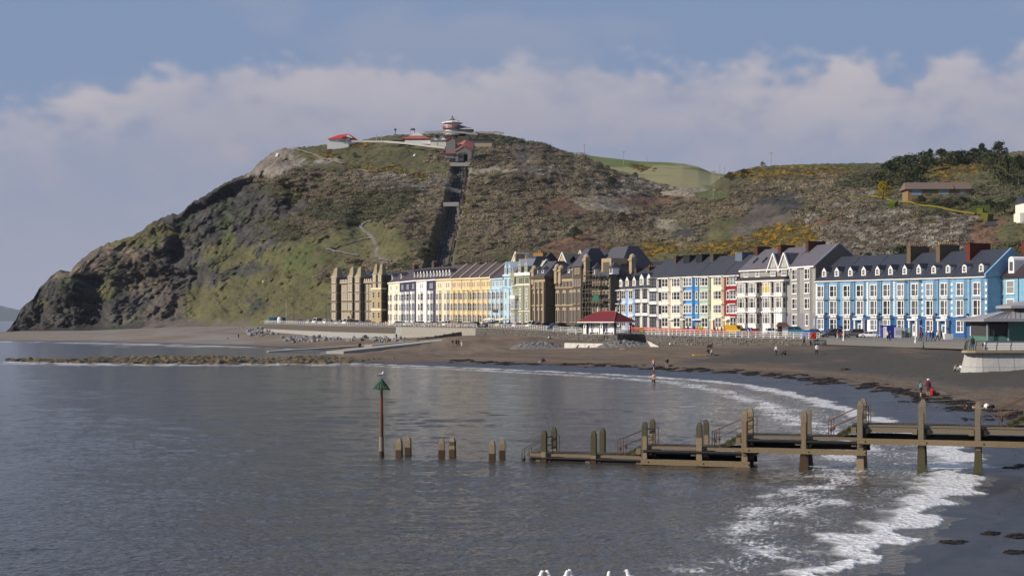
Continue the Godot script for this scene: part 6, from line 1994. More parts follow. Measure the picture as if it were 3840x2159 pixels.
	roof_part(o,-.2, w + .2, 12, 11.31, 5.2, mat("plum_slate",.085,.055,.065, 0.65, "grain", 0.35),.5)
	for x in [.22,.75]:
		var ms := BX(V(-.9, 0,-3.4), V(.9, 2.4, 0))
		ms.lathe([W(0, 0)], Vector3.ZERO, 6)
		var dm := part("dormer", ms.mesh(), wp, o, V(w * x, 12.0,-.4))
		var arc := []
		for k in 9: arc.append(W(cos(PI * k / 8.0) * .9, 2.4 + sin(PI * k / 8.0) * .8))
		part("dormer_head", MB.new().prism(arc,-3.0,.05).mesh(), wp, dm)
		part("dormer_pane", BX(V(-.5,.5,.01), V(.5, 2.2,.05)).mesh(), pane_mat("mid"), dm)
	for q in [[.09,.9], [.24, 2.6], [.52,.9], [.68, 2.6]]:
		for y in [1.0, 4.6, 8.1]: put_window(o, w * q[0], y,.01, q[1], 2.6, "sash", wf, pane_mat("net"), 0.0,.2)
	pipe(o, w * .385,-1, 11.0, mat("pipe_dark"))
	chimney(o,.02,-7.0, 15.0, 1.0, 2.6, 3.0, mat("stack_red"), 0)
	chimney(o, w * .17,-6.5, 15.8, 1.2, 4.6, 3.0, mat("stack_red"), 3, Color(.35,.10,.06))

func oval(rx: float, ry: float) -> Array:
	var o := []
	for k in 10:
		var a := TAU * k / 10.0
		o.append(W(clampf(cos(a) * 1.3,-1, 1) * rx, sin(a) * ry))
	return o

func back_houses() -> void:
	var spec := [["cream gabled villa behind the green hotel, with orange chimneys", 1925, 2025, 505, 494, 949, 975,.78,.70,.55,.10,.07,.08],
		["stone gabled villa behind the gothic college with a row of chimneys", 2098, 2180, 478, 470, 952, 985,.42,.35,.22,.06,.06,.08],
		["grey roofed house behind the gothic college, right of the stone villa", 2168, 2240, 486, 478, 945, 965,.30,.28,.26,.07,.07,.09],
		["long dark slate roofed house behind the low seafront houses", 2360, 2520, 438, 428, 980, 1000,.20,.17,.12,.045,.05,.062],
		["brown slate house behind the blue terrace between its chimneys", 3440, 3520, 372, 366, 938, 960,.26,.16,.12,.07,.05,.06],
		["small purple roofed house behind the blue terrace", 3560, 3640, 372, 368, 945, 965,.42,.45,.50,.075,.055,.07]]
	for q in spec:
		var hb := house_base("back_house", q[0], q[1], q[3], q[2], q[4], 7.0)
		var o: Node3D = hb[0]
		var w: float = hb[1]
		var peak: float = EYE - (q[5] - HOR) / F * q[3] - 7.0
		var eave := peak - 4.2
		wall_part(o, 0, w, 9,-1, eave, mat("back_wall%d" % q[1], q[7], q[8], q[9], 0.9, "mottle", 0.2))
		roof_part(o,-.2, w + .2, 9, eave + .01, 4.2, mat("back_roof%d" % q[1], q[10], q[11], q[12], 0.7, "grain", 0.3),.4)
		var gm := MB.new()
		gm.prism([W(0, eave - 3), W(5.5, eave - 3), W(5.5, eave), W(2.75, peak + .2), W(0, eave)],-4.5, 1.2)
		var g := part("front_gable", gm.mesh(), mat("back_wall%d" % q[1]), o)
		gm = MB.new()
		gm.bar(V(-.3, eave - .3, 1.25), V(2.75, peak + .4, 1.25),.3,.3, VU())
		gm.bar(V(5.8, eave - .3, 1.25), V(2.75, peak + .4, 1.25),.3,.3, VU())
		part("bargeboard", gm.mesh(), mat("white_paint"), g)
		if q[1] == 1925:
			put_window(o, 2.75, eave - 1.2, 1.21, 1.2, 2.0, "sash", mat("white_frame"), pane_mat("mid"), 0.0,.15)
			chimney(o, w * .45, 0, eave + 1.0, 4.6, 1.4, 1.6, mat("stack_orange",.52,.30,.10, 0.9, "stone", 0.4), 2, Color(.55,.28,.10))
			chimney(o, w * .72,-3, eave + 2.0, 5.0, 1.4, 1.9, mat("stack_orange"), 2, Color(.55,.28,.10))
		elif q[1] == 2098:
			chimney(o, w * .5, 1.0, eave - 1.0, 6.0, 1.0, 1.2, mat("stack_brown"), 1, Color(.28,.14,.09))
			part("solar_panel", MB.new().bar(V(w * .45, eave + 1.4,-.9), V(w * .45, eave + 2.9,-2.4), 1.8,.1, Vector3.RIGHT).mesh(), mat("solar",.012,.014,.03, 0.15), o)
		elif q[1] == 2360:
			for k in [.05,.38,.72]: chimney(o, w * k, 1.0, eave - .4, 3.0, 1.2, 2.4, mat("stack_stone",.15,.12,.08, 0.9, "stone", 0.3), 3, Color(.36,.15,.09))
		else:
			chimney(o, w * .6,-3, eave + 2.2, 1.6, 1.0, 2.0, mat("stack_red"), 2, Color(.36,.12,.07))

func build_hilltop() -> void:
	var white := mat("white_paint")
	var red := mat("bright_red_roof",.55,.045,.03, 0.6, "streak", 0.15)
	var red2 := mat("faded_red_roof",.42,.11,.09, 0.7, "streak", 0.15)
	var o := thing("hilltop_cafe", "white building with bright red roof at the left end of the hilltop", "building", at(1226, 541, 985), 0.0)
	var k := 985.0 / F
	var wall := MB.new()
	wall.slab([W(0, 0), W(80 * k,-1.0), W(110 * k,-9), W(30 * k,-12)],-3.0, 22 * k)
	part("wall", wall.mesh(), white, o)
	var b := MB.new()
	b.quad(V(-2 * k, 19 * k,.6), V(58 * k, 23 * k,.6), V(78 * k, 44 * k,-5), V(36 * k, 39 * k,-6))
	b.quad(V(112 * k, 21 * k,-9), V(30 * k, 19 * k,-12.5), V(36 * k, 39 * k,-6), V(78 * k, 44 * k,-5))
	b.tri(V(58 * k, 22 * k,.6), V(112 * k, 21 * k,-4.5), V(78 * k, 44 * k,-5))
	b.quad(V(56 * k, 22 * k,.8), V(113 * k, 19 * k,-4.4), V(100 * k, 27 * k,-4.4), V(58 * k, 28 * k,.7))
	part("roof", b.mesh(), red, o)
	part("gable", MB.new().prism([W(62 * k, 27 * k), W(96 * k, 25 * k), W(78 * k, 41 * k)],-2.6,-2.2).mesh(), mat("gable_grey",.55,.55,.55), o)
	for x in [49, 58, 64, 77, 84]: part("window", BX(V(x * k, 12 * k,.02 if x < 60 else -.8), V((x + 4) * k, 17 * k,.12 if x < 60 else .05)).mesh(), pane_mat("mid"), o)
	var wl := thing("hilltop_wall", "pale boundary wall following the brow of the headland", "wall", at(1260, 534, 970))
	var run := [[1318, 526, 970], [1360, 526, 968], [1440, 527, 962], [1500, 531, 952], [1560, 538, 942], [1620, 545, 932], [1668, 550, 925]]
	for i in run.size() - 1:
		var p: Vector3 = at(run[i][0], run[i][1], run[i][2]) - wl.position
		var q: Vector3 = at(run[i + 1][0], run[i + 1][1], run[i + 1][2]) - wl.position
		part("wall_length", MB.new().bar(p + V(0,-.6, 0), q + V(0,-.6, 0),.3, 1.15).mesh(), mat("old_white",.46,.445,.41, 0.9, "streak", 0.3), wl)
	o = thing("hilltop_pavilion", "white glazed pavilion with red skirt roof and tall white gable", "pavilion", at(1520, 530, 958))
	k = 958.0 / F
	part("wall", BX(V(0,-1.5,-10), V(93 * k, 9 * k, 0)).mesh(), mat("pavilion_grey",.42,.44,.47, 0.7), o)
	part("terrace", BX(V(-2 * k,-1.8,.01), V(94 * k, 3 * k, 1.6)).mesh(), white, o)
	for i in 11: part("window", BX(V((3 + i * 8.2) * k, 3.4 * k,.01), V((9.5 + i * 8.2) * k, 8.6 * k,.08)).mesh(), pane_mat("dark" if i % 3 else "sky"), o)
	b = MB.new()
	b.hexa([V(-14 * k, 9.2 * k, 1.5), V(94 * k, 9.2 * k, 1.5), V(70 * k, 23 * k,-2.5), V(14 * k, 23 * k,-2.5), V(-14 * k, 9.2 * k,-12), V(94 * k, 9.2 * k,-12), V(70 * k, 23 * k,-8), V(14 * k, 23 * k,-8)])
	part("skirt_roof", b.mesh(), red2, o)
	b = MB.new()
	b.prism([W(12 * k, 22.8 * k), W(68 * k, 22.8 * k), W(45 * k, 37 * k)],-9.0,-2.2)
	part("gable", b.mesh(), white, o)
	part("side_shelter", BX(V(-52 * k, 0,-5), V(-12 * k, 7 * k,-1)).mesh(), mat("shelter_dark",.09,.10,.11), o)
	part("side_shelter_roof", BX(V(-54 * k, 7.05 * k,-5.5), V(-8 * k, 9 * k,-.5)).mesh(), mat("zinc"), o)
	for q in [[1614, 1642, 526, 515, "low white gabled shed right of the hilltop pavilion"], [1640, 1674, 527, 511, "taller white gabled shed beside the grey station tower"]]:
		var d := 950.0
		var p := at(q[0], q[2], d)
		var w: float = (q[1] - q[0]) / F * d
		var h: float = (q[2] - q[3]) / F * d
		o = thing("white_shed", q[4], "shed", p - V(0, 2.0, 0))
		b = MB.new()
		b.prism([W(0,-2), W(w,-2), W(w, 2.2), W(w / 2, 2.0 + h), W(0, 2.2)],-6, 0)
		part("wall", b.mesh(), white, o)
		b = MB.new()
		b.bar(V(-.3, 2.1,-3), V(w / 2, 2.3 + h,-3),.2, 6.6, VU())
		b.bar(V(w + .3, 2.1,-3), V(w / 2, 2.3 + h,-3),.2, 6.6, VU())
		part("roof", b.mesh(), mat("pale_roof",.52,.52,.52, 0.8), o)
	tag(part("viewing_deck", BX(at(1614, 532, 948), at(1674, 524, 946)).mesh(), mat("deck_brown",.17,.15,.13, 0.9), self), "brown timber viewing deck under the white sheds", "deck")
	o = thing("round_observatory", "round white observatory with pagoda roof and red gallery on the summit", "observatory", at(1696, 497, 985))
	k = 985.0 / F
	part("drum", MB.new().lathe([W(28 * k,-2), W(28 * k, 22 * k), W(26 * k, 36 * k)], Vector3.ZERO, 16).mesh(), mat("observatory_white",.62,.60,.58, 0.8), o)
	part("gallery", MB.new().lathe([W(29 * k, 12 * k), W(36 * k, 13 * k), W(36 * k, 14.5 * k), W(29 * k, 15 * k)], Vector3.ZERO, 16).mesh(), mat("gallery_red",.34,.05,.06, 0.6), o)
	b = MB.new()
	for i in 16:
		var a := TAU * i / 16.0
		var c := TAU * (i + 1) / 16.0
		var pa := V(cos(a), 0, sin(a)) * 36 * k
		var pc := V(cos(c), 0, sin(c)) * 36 * k
		for h in [17.0, 20.0, 23.0]: b.tube([pa + V(0, h * k, 0), pc + V(0, h * k, 0)],.12, 4)
		b.tube([pa + V(0, 14 * k, 0), pa + V(0, 23 * k, 0)],.14, 4)
		b.tube([pa + V(0, 14 * k, 0), pc + V(0, 23 * k, 0)],.09, 4)
	part("gallery_rail", b.mesh(), mat("gallery_red"), o)
	part("eaves", MB.new().lathe([W(26 * k, 33 * k), W(39 * k, 34 * k), W(39 * k, 37 * k), W(24 * k, 42 * k)], Vector3.ZERO, 8).mesh(), white, o)
	part("pagoda_roof", MB.new().lathe([W(25 * k, 41.5 * k), W(14 * k, 46 * k), W(7 * k, 52 * k), W(3 * k, 59 * k), W(0, 60 * k)], Vector3.ZERO, 8).mesh(), mat("pagoda_green",.10,.10,.085, 0.8), o)
	b = MB.new()
	for i in 8:
		var a := TAU * i / 8.0
		var dr := V(cos(a), 0, sin(a))
		b.tube([dr * 26 * k + V(0, 41.8 * k, 0), dr * 14 * k + V(0, 46.6 * k, 0), dr * 7 * k + V(0, 52.6 * k, 0), V(0, 60 * k, 0)],.22, 4)
	part("roof_ribs", b.mesh(), mat("old_white"), o)
	part("finial", BX(V(-2 * k, 58 * k,-.3), V(2 * k, 63 * k,.3)).mesh(), mat("iron",.05,.05,.055, 0.6), o)
	b = BX(V(24 * k,-1,-6), V(76 * k, 12 * k, 3))
	part("wing", b.mesh(), mat("wing_grey",.36,.35,.34, 0.8), o)
	b = MB.new()
	b.hexa([V(24 * k, 13 * k, 4.5), V(80 * k, 9 * k, 4.5), V(80 * k, 12 * k, 4.5), V(24 * k, 29 * k, 2), V(24 * k, 13 * k,-8), V(80 * k, 9 * k,-8), V(80 * k, 12 * k,-8), V(24 * k, 29 * k,-2)])
	part("wing_roof", b.mesh(), mat("wing_roof",.20,.195,.185, 0.8, "streak", 0.2), o)
	part("wing_fascia", BX(V(26 * k, 9.5 * k, 4.52), V(80.5 * k, 12 * k, 4.7)).mesh(), white, o)
	wl = thing("summit_wall", "low white wall round the summit below the observatory", "wall", at(1590, 496, 975))
	for q in [[1592, 497, 1668, 492, 975], [1668, 494, 1745, 497, 965], [1745, 499, 1790, 503, 962], [1795, 495, 1850, 498, 970], [1850, 494, 1890, 500, 985]]:
		part("wall_length", MB.new().bar(at(q[0], q[1], q[4]) - wl.position, at(q[2], q[3], q[4]) - wl.position,.3, 1.2).mesh(), mat("old_white"), wl)
	o = thing("cliff_railway_station", "cliff railway upper station with grey boarded walls and red roofs", "station", at(1672, 578, 905))
	k = 905.0 / F
	var grey := mat("grey_boards",.40,.39,.385, 0.85, "grain", 0.3)
	b = MB.new()
	b.prism([W(0,-5), W(35 * k,-5), W(35 * k, 52 * k), W(17 * k, 62 * k), W(0, 52 * k)],-7.0, 0)
	part("tower", b.mesh(), grey, o)
	b = MB.new()
	b.bar(V(-.4, 51.5 * k,-3.5), V(17 * k, 63.5 * k,-3.5),.3, 7.8, VU())
	b.bar(V(36 * k + .2, 51.5 * k,-3.5), V(17 * k, 63.5 * k,-3.5),.3, 7.8, VU())
	part("tower_roof", b.mesh(), red2, o)
	part("annex", BX(V(-4 * k,-18 * k,-2), V(34 * k,-1.5 * k, 3)).mesh(), grey, o)
	part("annex_roof", BX(V(-7 * k,-1.4 * k,-2.5), V(35 * k, 2 * k, 3.8)).mesh(), red, o)
	for i in 4: part("window", BX(V((3 + i * 6) * k,-14 * k, 3.01), V((8 + i * 6) * k,-4 * k, 3.1)).mesh(), pane_mat("net"), o)
	part("canopy_shed", station_shed(k), grey, o)
	var A := V(33 * k, 8 * k, 3.4)
	var B := V(64 * k, 25 * k, 3.4)
	var E := V(96 * k, 9 * k, 3.4)
	var up := V(11 * k, 36 * k,-16)
	var mid := V(5.5 * k, 15 * k,-7)
	for e in 2:
		b = MB.new()
		var s0 := Vector3.ZERO if e == 0 else mid + V(0,.5, 0)
		var s1 := mid if e == 0 else up + V(0,.5, 0)
		var th := V(0,.25, 0)
		b.hexa([A + s0, B + s0, B + s0 + th, A + s0 + th, A + s1, B + s1, B + s1 + th, A + s1 + th])
		b.hexa([B + s0, E + s0, E + s0 + th, B + s0 + th, B + s1, E + s1, E + s1 + th, B + s1 + th])
		part("shed_roof", b.mesh(), mat("faded_red_roof"), o)
	b = MB.new()
	for i in 7:
		var f := i / 6.0
		b.bar(A.lerp(B, f) + V(0,.3, 0), A.lerp(B, f) + up + V(0,.85, 0),.12,.12)
		b.bar(B.lerp(E, f) + V(0,.3, 0), B.lerp(E, f) + up + V(0,.85, 0),.12,.12)
	part("roof_battens", b.mesh(), mat("batten_pink",.50,.24,.21, 0.8), o)
	part("side_wall", MB.new().hexa([E + V(0,-4, 0), E + up + V(0,-4, 0), E + up, E, E + V(-.3,-4, 0), E + up + V(-.3,-4, 0), E + up + V(-.3, 0, 0), E + V(-.3, 0, 0)]).mesh(), grey, o)
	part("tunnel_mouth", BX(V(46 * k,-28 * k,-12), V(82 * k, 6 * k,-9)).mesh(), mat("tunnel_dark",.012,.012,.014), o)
	o = thing("railway_carriage", "white cliff railway carriage standing in the upper station", "carriage", at(1721, 604, 907))
	k = 907.0 / F
	part("body", BX(V(0, 0,-4), V(17 * k, 12 * k, 0)).mesh(), mat("carriage_cream",.66,.66,.64, 0.5), o)
	part("roof", BX(V(-.3, 20 * k,-4.4), V(18 * k, 24 * k,.5)).mesh(), white, o)
	for x in [0.0, 8.0, 16.0]: part("pillar", BX(V(x * k, 12 * k,-.3), V((x + 1.2) * k, 20 * k, 0)).mesh(), white, o)
	part("window", BX(V(1.3 * k, 12.2 * k,-3.8), V(15.8 * k, 19.8 * k,-.4)).mesh(), pane_mat("sky"), o)
	o = thing("long_shed", "long low shed with dark blue roof behind the station", "shed", at(1745, 532, 945))
	k = 945.0 / F
	part("wall", BX(V(0,-3,-6), V(100 * k, 7 * k, 0)).mesh(), mat("tan_render",.40,.33,.24, 0.9), o)
	part("roof", BX(V(-2 * k, 7.1 * k,-7), V(104 * k, 11 * k, 1)).mesh(), mat("navy_roof",.03,.04,.08, 0.5), o)
	o = thing("beacon_brazier", "iron beacon brazier on a post at the hilltop", "beacon", at(1482, 503, 985))
	part("post", MB.new().tube([V(0,-1, 0), V(0, 2.2, 0)],.25, 6).mesh(), mat("iron",.05,.05,.055, 0.6), o)
	part("basket", MB.new().lathe([W(.3, 2.2), W(.7, 2.5), W(.75, 3.5), W(.62, 3.5), W(.3, 2.6)], Vector3.ZERO, 8).mesh(), mat("iron"), o)
	part("plinth", BX(V(-.9,-1.5,-.9), V(.9,.1,.9)).mesh(), mat("coping"), o)
	o = thing("roofed_lookout", "small dark roofed lookout behind the white gable", "lookout", at(1547, 500, 980))
	for x in [-1.1, 1.1]: part("post", BX(V(x - .1,-1,-.1), V(x + .1, 2.2,.1)).mesh(), mat("deck_brown"), o)
	part("tank", BX(V(-.9,-.4,-.4), V(.9, 1.2,.4)).mesh(), white, o)
	part("roof", MB.new().lathe([W(1.9, 2.2), W(1.2, 3.2), W(0, 3.5)], Vector3.ZERO, 6).mesh(), mat("shelter_dark"), o)
	for q in [[1411, 524, 505, "leftmost pale post on the headland's brow"], [1429, 524, 507, "pale post just right of the leftmost one on the brow"]]:
		tag(part("marker_post", BX(V(-.22,-1,-.22), V(.22, (q[1] - q[2]) / F * 965,.22)).mesh(), mat("old_white"), self, at(q[0], q[1], 965)), q[3], "post")

func station_shed(k: float) -> ArrayMesh:
	var b := MB.new()
	b.box(V(36 * k,-30 * k,-12), V(47 * k, 10 * k, 3)).box(V(82 * k,-30 * k,-12), V(94 * k, 9 * k, 3))
	b.prism([W(36 * k, 2 * k), W(47 * k, 1 * k), W(64 * k, 11 * k), W(82 * k, 1 * k), W(94 * k, 2 * k), W(94 * k, 8.5 * k), W(64 * k, 24.5 * k), W(36 * k, 8.5 * k)], 2.7, 3.05)
	return b.mesh()

func track_point(v: float, side: float, lift: float) -> Vector3:
	var t := trench_mid(v)
	var p := hill_at(t.x + side * t.y, v)
	var m := hill_at(t.x, v)
	return V(p.x, m.y + lift, p.z)

func build_railway() -> void:
	var o := thing("cliff_railway_track", "double cliff railway track climbing its deep cutting", "railway track", hill_at(1640, 1000))
	var vs := []
	var v := 1010.0
	while v > 600.0:
		vs.append(v); v -= 6.0
	var bed := MB.new()
	for i in vs.size() - 1:
		bed.quad(track_point(vs[i],-.85,.25) - o.position, track_point(vs[i],.85,.25) - o.position, track_point(vs[i + 1],.85,.25) - o.position, track_point(vs[i + 1],-.85,.25) - o.position)
	part("ballast_bed", bed.mesh(), mat("ballast",.085,.075,.066, 0.95, "fine", 0.6), o)
	for sd in [-.62,-.18,.18,.62]:
		var rb := MB.new()
		for i in vs.size() - 1: rb.bar(track_point(vs[i], sd,.62) - o.position, track_point(vs[i + 1], sd,.62) - o.position,.22,.25)
		part("rail", rb.mesh(), mat("rail_steel",.05,.045,.045, 0.4), o)
	for tr in 2:
		var n := 0
		for i in range(0, vs.size() - 1):
			var a := track_point(vs[i],-.75 if tr == 0 else .08,.42) - o.position
			var c := track_point(vs[i],-.05 if tr == 0 else .75,.42) - o.position
			part("sleeper", MB.new().bar(a, c,.5,.22).mesh(), mat("sleeper_wood" if tr == 0 else "sleeper_pale",.07 if tr == 0 else .17,.06 if tr == 0 else .145,.05 if tr == 0 else .12, 0.9), o)
	for q in [[1688, 616, 1762, 616, "top footbridge over the cliff railway, just below the station"], [1670, 706, 1727, 718, "sloping middle footbridge over the cliff railway"], [1662, 766, 1720, 765, "lowest footbridge over the cliff railway"]]:
		var d := -hill_at((q[0] + q[2]) / 2.0 - 45, q[1]).z - 3.0
		var a := at(q[0], q[1], d)
		var c := at(q[2], q[3], d + (2.0 if q[0] == 1670 else 0.0))
		var br := thing("footbridge", q[4], "footbridge", a)
		part("parapet", MB.new().bar(Vector3.ZERO, c - a,.3, 2.1).mesh(), mat("bridge_pale",.46,.44,.41, 0.9, "streak", 0.4), br)
		part("deck", MB.new().bar(V(0,-.6,-1.6), c - a + V(0,-.6,-1.6), 2.8,.4).mesh(), mat("deck_grey",.25,.24,.23, 0.9), br)
		part("far_parapet", MB.new().bar(V(0, 0.1,-3.2), c - a + V(0, 0.1,-3.2),.3, 2.0).mesh(), mat("bridge_pale"), br)
		part("pier", BX(c - a + V(-.7,-5.5,-2.8), c - a + V(0,-1.06,-.2)).mesh(), mat("bridge_pale"), br)
		part("pier", BX(V(0,-7,-2.8), V(.7,-1.06,-.2)).mesh(), mat("deck_grey"), br)

func conifer(s: int, h: float, wide: float, kind: String) -> Array:
	var key := "tree%d%s" % [s, kind]
	if cache.has(key): return cache[key]
	var r := RandomNumberGenerator.new()
	r.seed = s
	var t := MB.new()
	t.tube([V(0,-.3, 0), V(.02,.5, 0), V(0,.92,.02)], [.045,.03,.008], 6)
	for i in 9:
		var y := r.randf_range(.25,.8)
		var a := r.randf() * TAU
		t.tube([V(0, y, 0), V(cos(a) * .3 * (1.05 - y), y + .06, sin(a) * .3 * (1.05 - y))], [.014,.004], 4)
	var c := MB.new()
	var clumps := []
	for i in 46:
		var y := pow(r.randf(),.8)
		var rad := (1.0 - y) * .42 + .05 if kind == "conifer" else sin(PI * (.18 + y * .8)) * .42
		var a := r.randf() * TAU
		var q := sqrt(r.randf())
		clumps.append([V(cos(a) * rad * q,.16 + y * .84, sin(a) * rad * q), r.randf_range(.07,.15)])
	for cl in clumps:
		var g := r.randf_range(.65, 1.35)
		c.col = Color(g, g * r.randf_range(.92, 1.05), g * .9)
		for i in 44:
			var d := V(r.randfn(), r.randfn() * .7, r.randfn()).normalized()
			var p: Vector3 = cl[0] + d * cl[1] * r.randf_range(.5, 1.0)
			var x := d.cross(V(r.randfn(), r.randfn(), r.randfn())).normalized() * r.randf_range(.018,.036)
			var y := (d + V(0,.5 if kind == "conifer" else .1, 0)).normalized() * r.randf_range(.03,.055)
			c.tri(p - x, p + x, p + y)
	cache[key] = [t.mesh(), c.mesh()]
	return cache[key]

func tree_at(n: String, label: String, cat: String, u: float, v: float, hpx: float, wide: float, s: int, kind: String, leaf: Color, group := "", on := INF) -> void:
	var p := hill_at(u, v)
	if on != INF: p = at(u, v, on)
	var h: float = hpx * (1.15 if u > 3000.0 else 1.0) / F * -p.z
	var o := thing(n, label, cat, p, s * 1.3, group)
	var ms := conifer(s % 5, h, wide, kind)
	part("trunk", ms[0], mat("bark",.10,.08,.06, 0.95), o).scale = V(h * wide, h, h * wide)
	var m := vmat("leaf%.3f%.3f" % [leaf.r, leaf.g], 0.85)
	m.albedo_color = lin(leaf.r, leaf.g, leaf.b)
	m.backlight_enabled = true
	m.backlight = lin(leaf.r * .4, leaf.g * .5, leaf.b * .3)
	part("crown", ms[1], m, o).scale = V(h * wide, h, h * wide)

func build_hillside_things() -> void:
	var dk := Color(.058,.075,.032)
	var md := Color(.085,.105,.042)
	var ol := Color(.11,.115,.05)
	var list := [[3750, 608, 70, 1.25, "conifer", dk, "largest wind shaped pine on the skyline at the right"], [3683, 590, 45, 1.1, "conifer", dk, "tall dark pine left of the largest skyline pine"], [3655, 600, 40, 1.5, "round", dk, "dark tree left of the two skyline pines"], [3705, 605, 38, 1.5, "round", dk, "low dark tree between the two skyline pines"], [3610, 605, 40, 1.6, "round", dk, "broad dark tree midway along the skyline belt"], [3575, 612, 42, 1.4, "round", md, "green tree in the belt left of the broad dark one"], [3530, 612, 46, 1.3, "round", dk, "upright dark tree in the middle of the tree belt"], [3490, 612, 48, 1.0, "conifer", dk, "pointed dark conifer sticking up from the tree belt"], [3465, 640, 60, 1.4, "round", md, "tall green tree below the pointed conifer"], [3420, 650, 62, 1.4, "round", md, "bushy green tree left in the tree belt"], [3375, 655, 56, 1.5, "round", dk, "dark spreading tree at the left end of the belt"], [3335, 668, 50, 1.6, "round", dk, "dark tree at the lower left end of the belt"], [3450, 680, 54, 1.5, "round", dk, "dark tree behind the left end of the bungalow"], [3390, 686, 50, 1.5, "round", ol, "olive tree above the golden hedge"], [3300, 690, 44, 1.6, "round", ol, "olive bush like tree above the golden shrub"], [3780, 690, 95, 1.2, "conifer", md, "tall feathery conifer right of the telegraph pole"], [3822, 690, 90, 1.1, "conifer", dk, "dark conifer at the far right edge of the hill"], [3720, 640, 40, 1.5, "round", ol, "olive tree below the skyline pines"],
		[3455, 765, 40, 1.7, "round", dk, "dark garden tree below the bungalow's left end"], [3515, 772, 44, 1.5, "round", md, "green garden tree below the middle of the bungalow"], [3560, 775, 46, 1.5, "round", Color(.10,.085,.06), "bare brown garden tree below the bungalow"], [3610, 770, 44, 1.6, "round", dk, "dark garden tree below the bungalow's right end"], [3660, 780, 40, 1.7, "round", ol, "pale green rounded garden bush right of the garden trees"], [3710, 775, 50, 1.5, "round", dk, "dark garden tree above the clipped hedge"], [3760, 790, 55, 1.4, "round", dk, "dark garden tree right of the clipped hedge"], [3800, 770, 50, 1.5, "round", md, "green garden tree left of the white house"], [3510, 728, 36, 1.0, "conifer", Color(.08,.085,.06), "thin grey tree standing before the bungalow"], [3645, 725, 28, 1.4, "round", dk, "dark shrub at the bungalow's right corner"]]
	for i in list.size():
		var q: Array = list[i]
		tree_at("pine_tree" if q[4] == "conifer" else "hillside_tree", q[6], "tree", q[0], q[1] + (14.0 if i < 18 else 4.0), (q[2] + 8.0) * (1.0 if i < 18 else 0.58), q[3] * (1.0 if q[4] == "conifer" else 1.3), i + 3, q[4], q[5], "trees on the right hand hill")
	tree_at("golden_shrub", "large golden yellow shrub left of the bungalow", "shrub", 3312, 748, 56, 1.3, 4, "round", Color(.36,.28,.012))
	for q in [[2335, 828, 30, "round dark evergreen bush above the college, on the brown slope"], [2155, 900, 40, "dark evergreen shrub low on the brown slope above the college"], [2290, 700, 36, "dark shrub on the slope left of the pale field"], [2385, 655, 20, "small dark thorn bush on the field's lower edge"], [1590, 975, 46, "dark shrub left of the railway's foot"], [3390, 985, 60, "large dark bush behind the blue terrace"], [2860, 622, 16, "wind bent bush on the right hand skyline"], [1330, 590, 16, "round brown bush on the green top of the headland"], [2790, 668, 34, "bare rounded thicket at the edge of the field"], [2740, 676, 30, "left rounded thicket at the edge of the field"]]:
		tree_at("dark_bush", q[3], "bush", q[0], q[1], q[2], 1.7, int(q[0]) % 7, "round", dk if q[0] != 1330 and q[0] < 2700 or q[0] == 3390 else Color(.085,.07,.05))
	var d := -hill_at(3515, 735).z - 2.0
	var o := thing("hillside_bungalow", "long brown roofed bungalow on the right hand hillside", "bungalow", at(3402, 735, d) + V(0, 0, 0))
	var k := d / F
	part("wall", BX(V(4 * k,-3,-8), V(240 * k, 26 * k, 0)).mesh(), mat("tan_brick",.50,.32,.16, 0.9, "stone", 0.5), o)
	var b := MB.new()
	b.hexa([V(-6 * k, 25.5 * k,.8), V(246 * k, 26 * k,.8), V(247 * k, 56 * k,-4.5), V(2 * k, 55 * k,-4.5), V(-6 * k, 25 * k,-9.5), V(246 * k, 26 * k,-9.5), V(247 * k, 56.2 * k,-4.7), V(2 * k, 55.2 * k,-4.7)])
	part("roof", b.mesh(), mat("brown_tiles",.18,.135,.11, 0.9, "streak", 0.4), o)
	for q in [[18, 56, 2, 25, "sky"], [70, 90, 2, 25, "mid"], [120, 158, 2, 25, "sky"], [198, 222, 8, 24, "net"], [176, 184, 8, 20, "mid"]]:
		part("window", BX(V(q[0] * k, q[2] * k,.01), V(q[1] * k, q[3] * k,.1)).mesh(), mat("pane_pale",.20,.27,.32, 0.1) if q[4] == "sky" else pane_mat(q[4]), o)
	part("party_ridge", MB.new().bar(V(174 * k, 26 * k,.9), V(176 * k, 44 * k,-2.2),.25,.5).mesh(), mat("brown_tiles"), o)
	var h := thing("golden_hedge", "long golden yellow hedge running along the slope below the bungalow", "hedge", hill_at(3186, 742))
	var hp := [[3186, 743], [3230, 743], [3270, 741], [3310, 745], [3360, 756], [3410, 765], [3460, 772], [3520, 783], [3580, 796], [3660, 803]]
	for i in hp.size() - 1:
		var a := hill_at(hp[i][0], hp[i][1]) + V(0,.5, 0) - h.position
		var c := hill_at(hp[i + 1][0], hp[i + 1][1]) + V(0,.5, 0) - h.position
		part("hedge_length", MB.new().bar(a, c,.9,.42).mesh(), mat("gold_leaf",.27,.22,.02, 0.9, "fine", 0.9), h)
	for q in [[3650, 796, 3720, 790, 2.2,.055,.085,.018, "dark green clipped hedge by the hillside drive"], [3690, 826, 3716, 830, 3.0,.13,.125,.02, "square golden green clipped hedge at the drive's corner"], [3668, 802, 3690, 800, 2.0,.16,.17,.02, "pale green end of the clipped hedge by the drive"], [3345, 790, 3358, 772, 2.4,.10,.15,.01, "bright green sloping shrub under the golden hedge"]]:
		var a := hill_at(q[0], q[1])
		var c := hill_at(q[2], q[3])
		tag(part("clipped_hedge", MB.new().bar(a + V(0, q[4] * .4, 0), c + V(0, q[4] * .4, 0), 2.2, q[4]).mesh(), mat("hedge%d" % q[0], q[5], q[6], q[7], 0.95, "fine", 0.9), self), q[8], "hedge")
	d = -hill_at(3830, 830).z - 2.0
	k = d / F
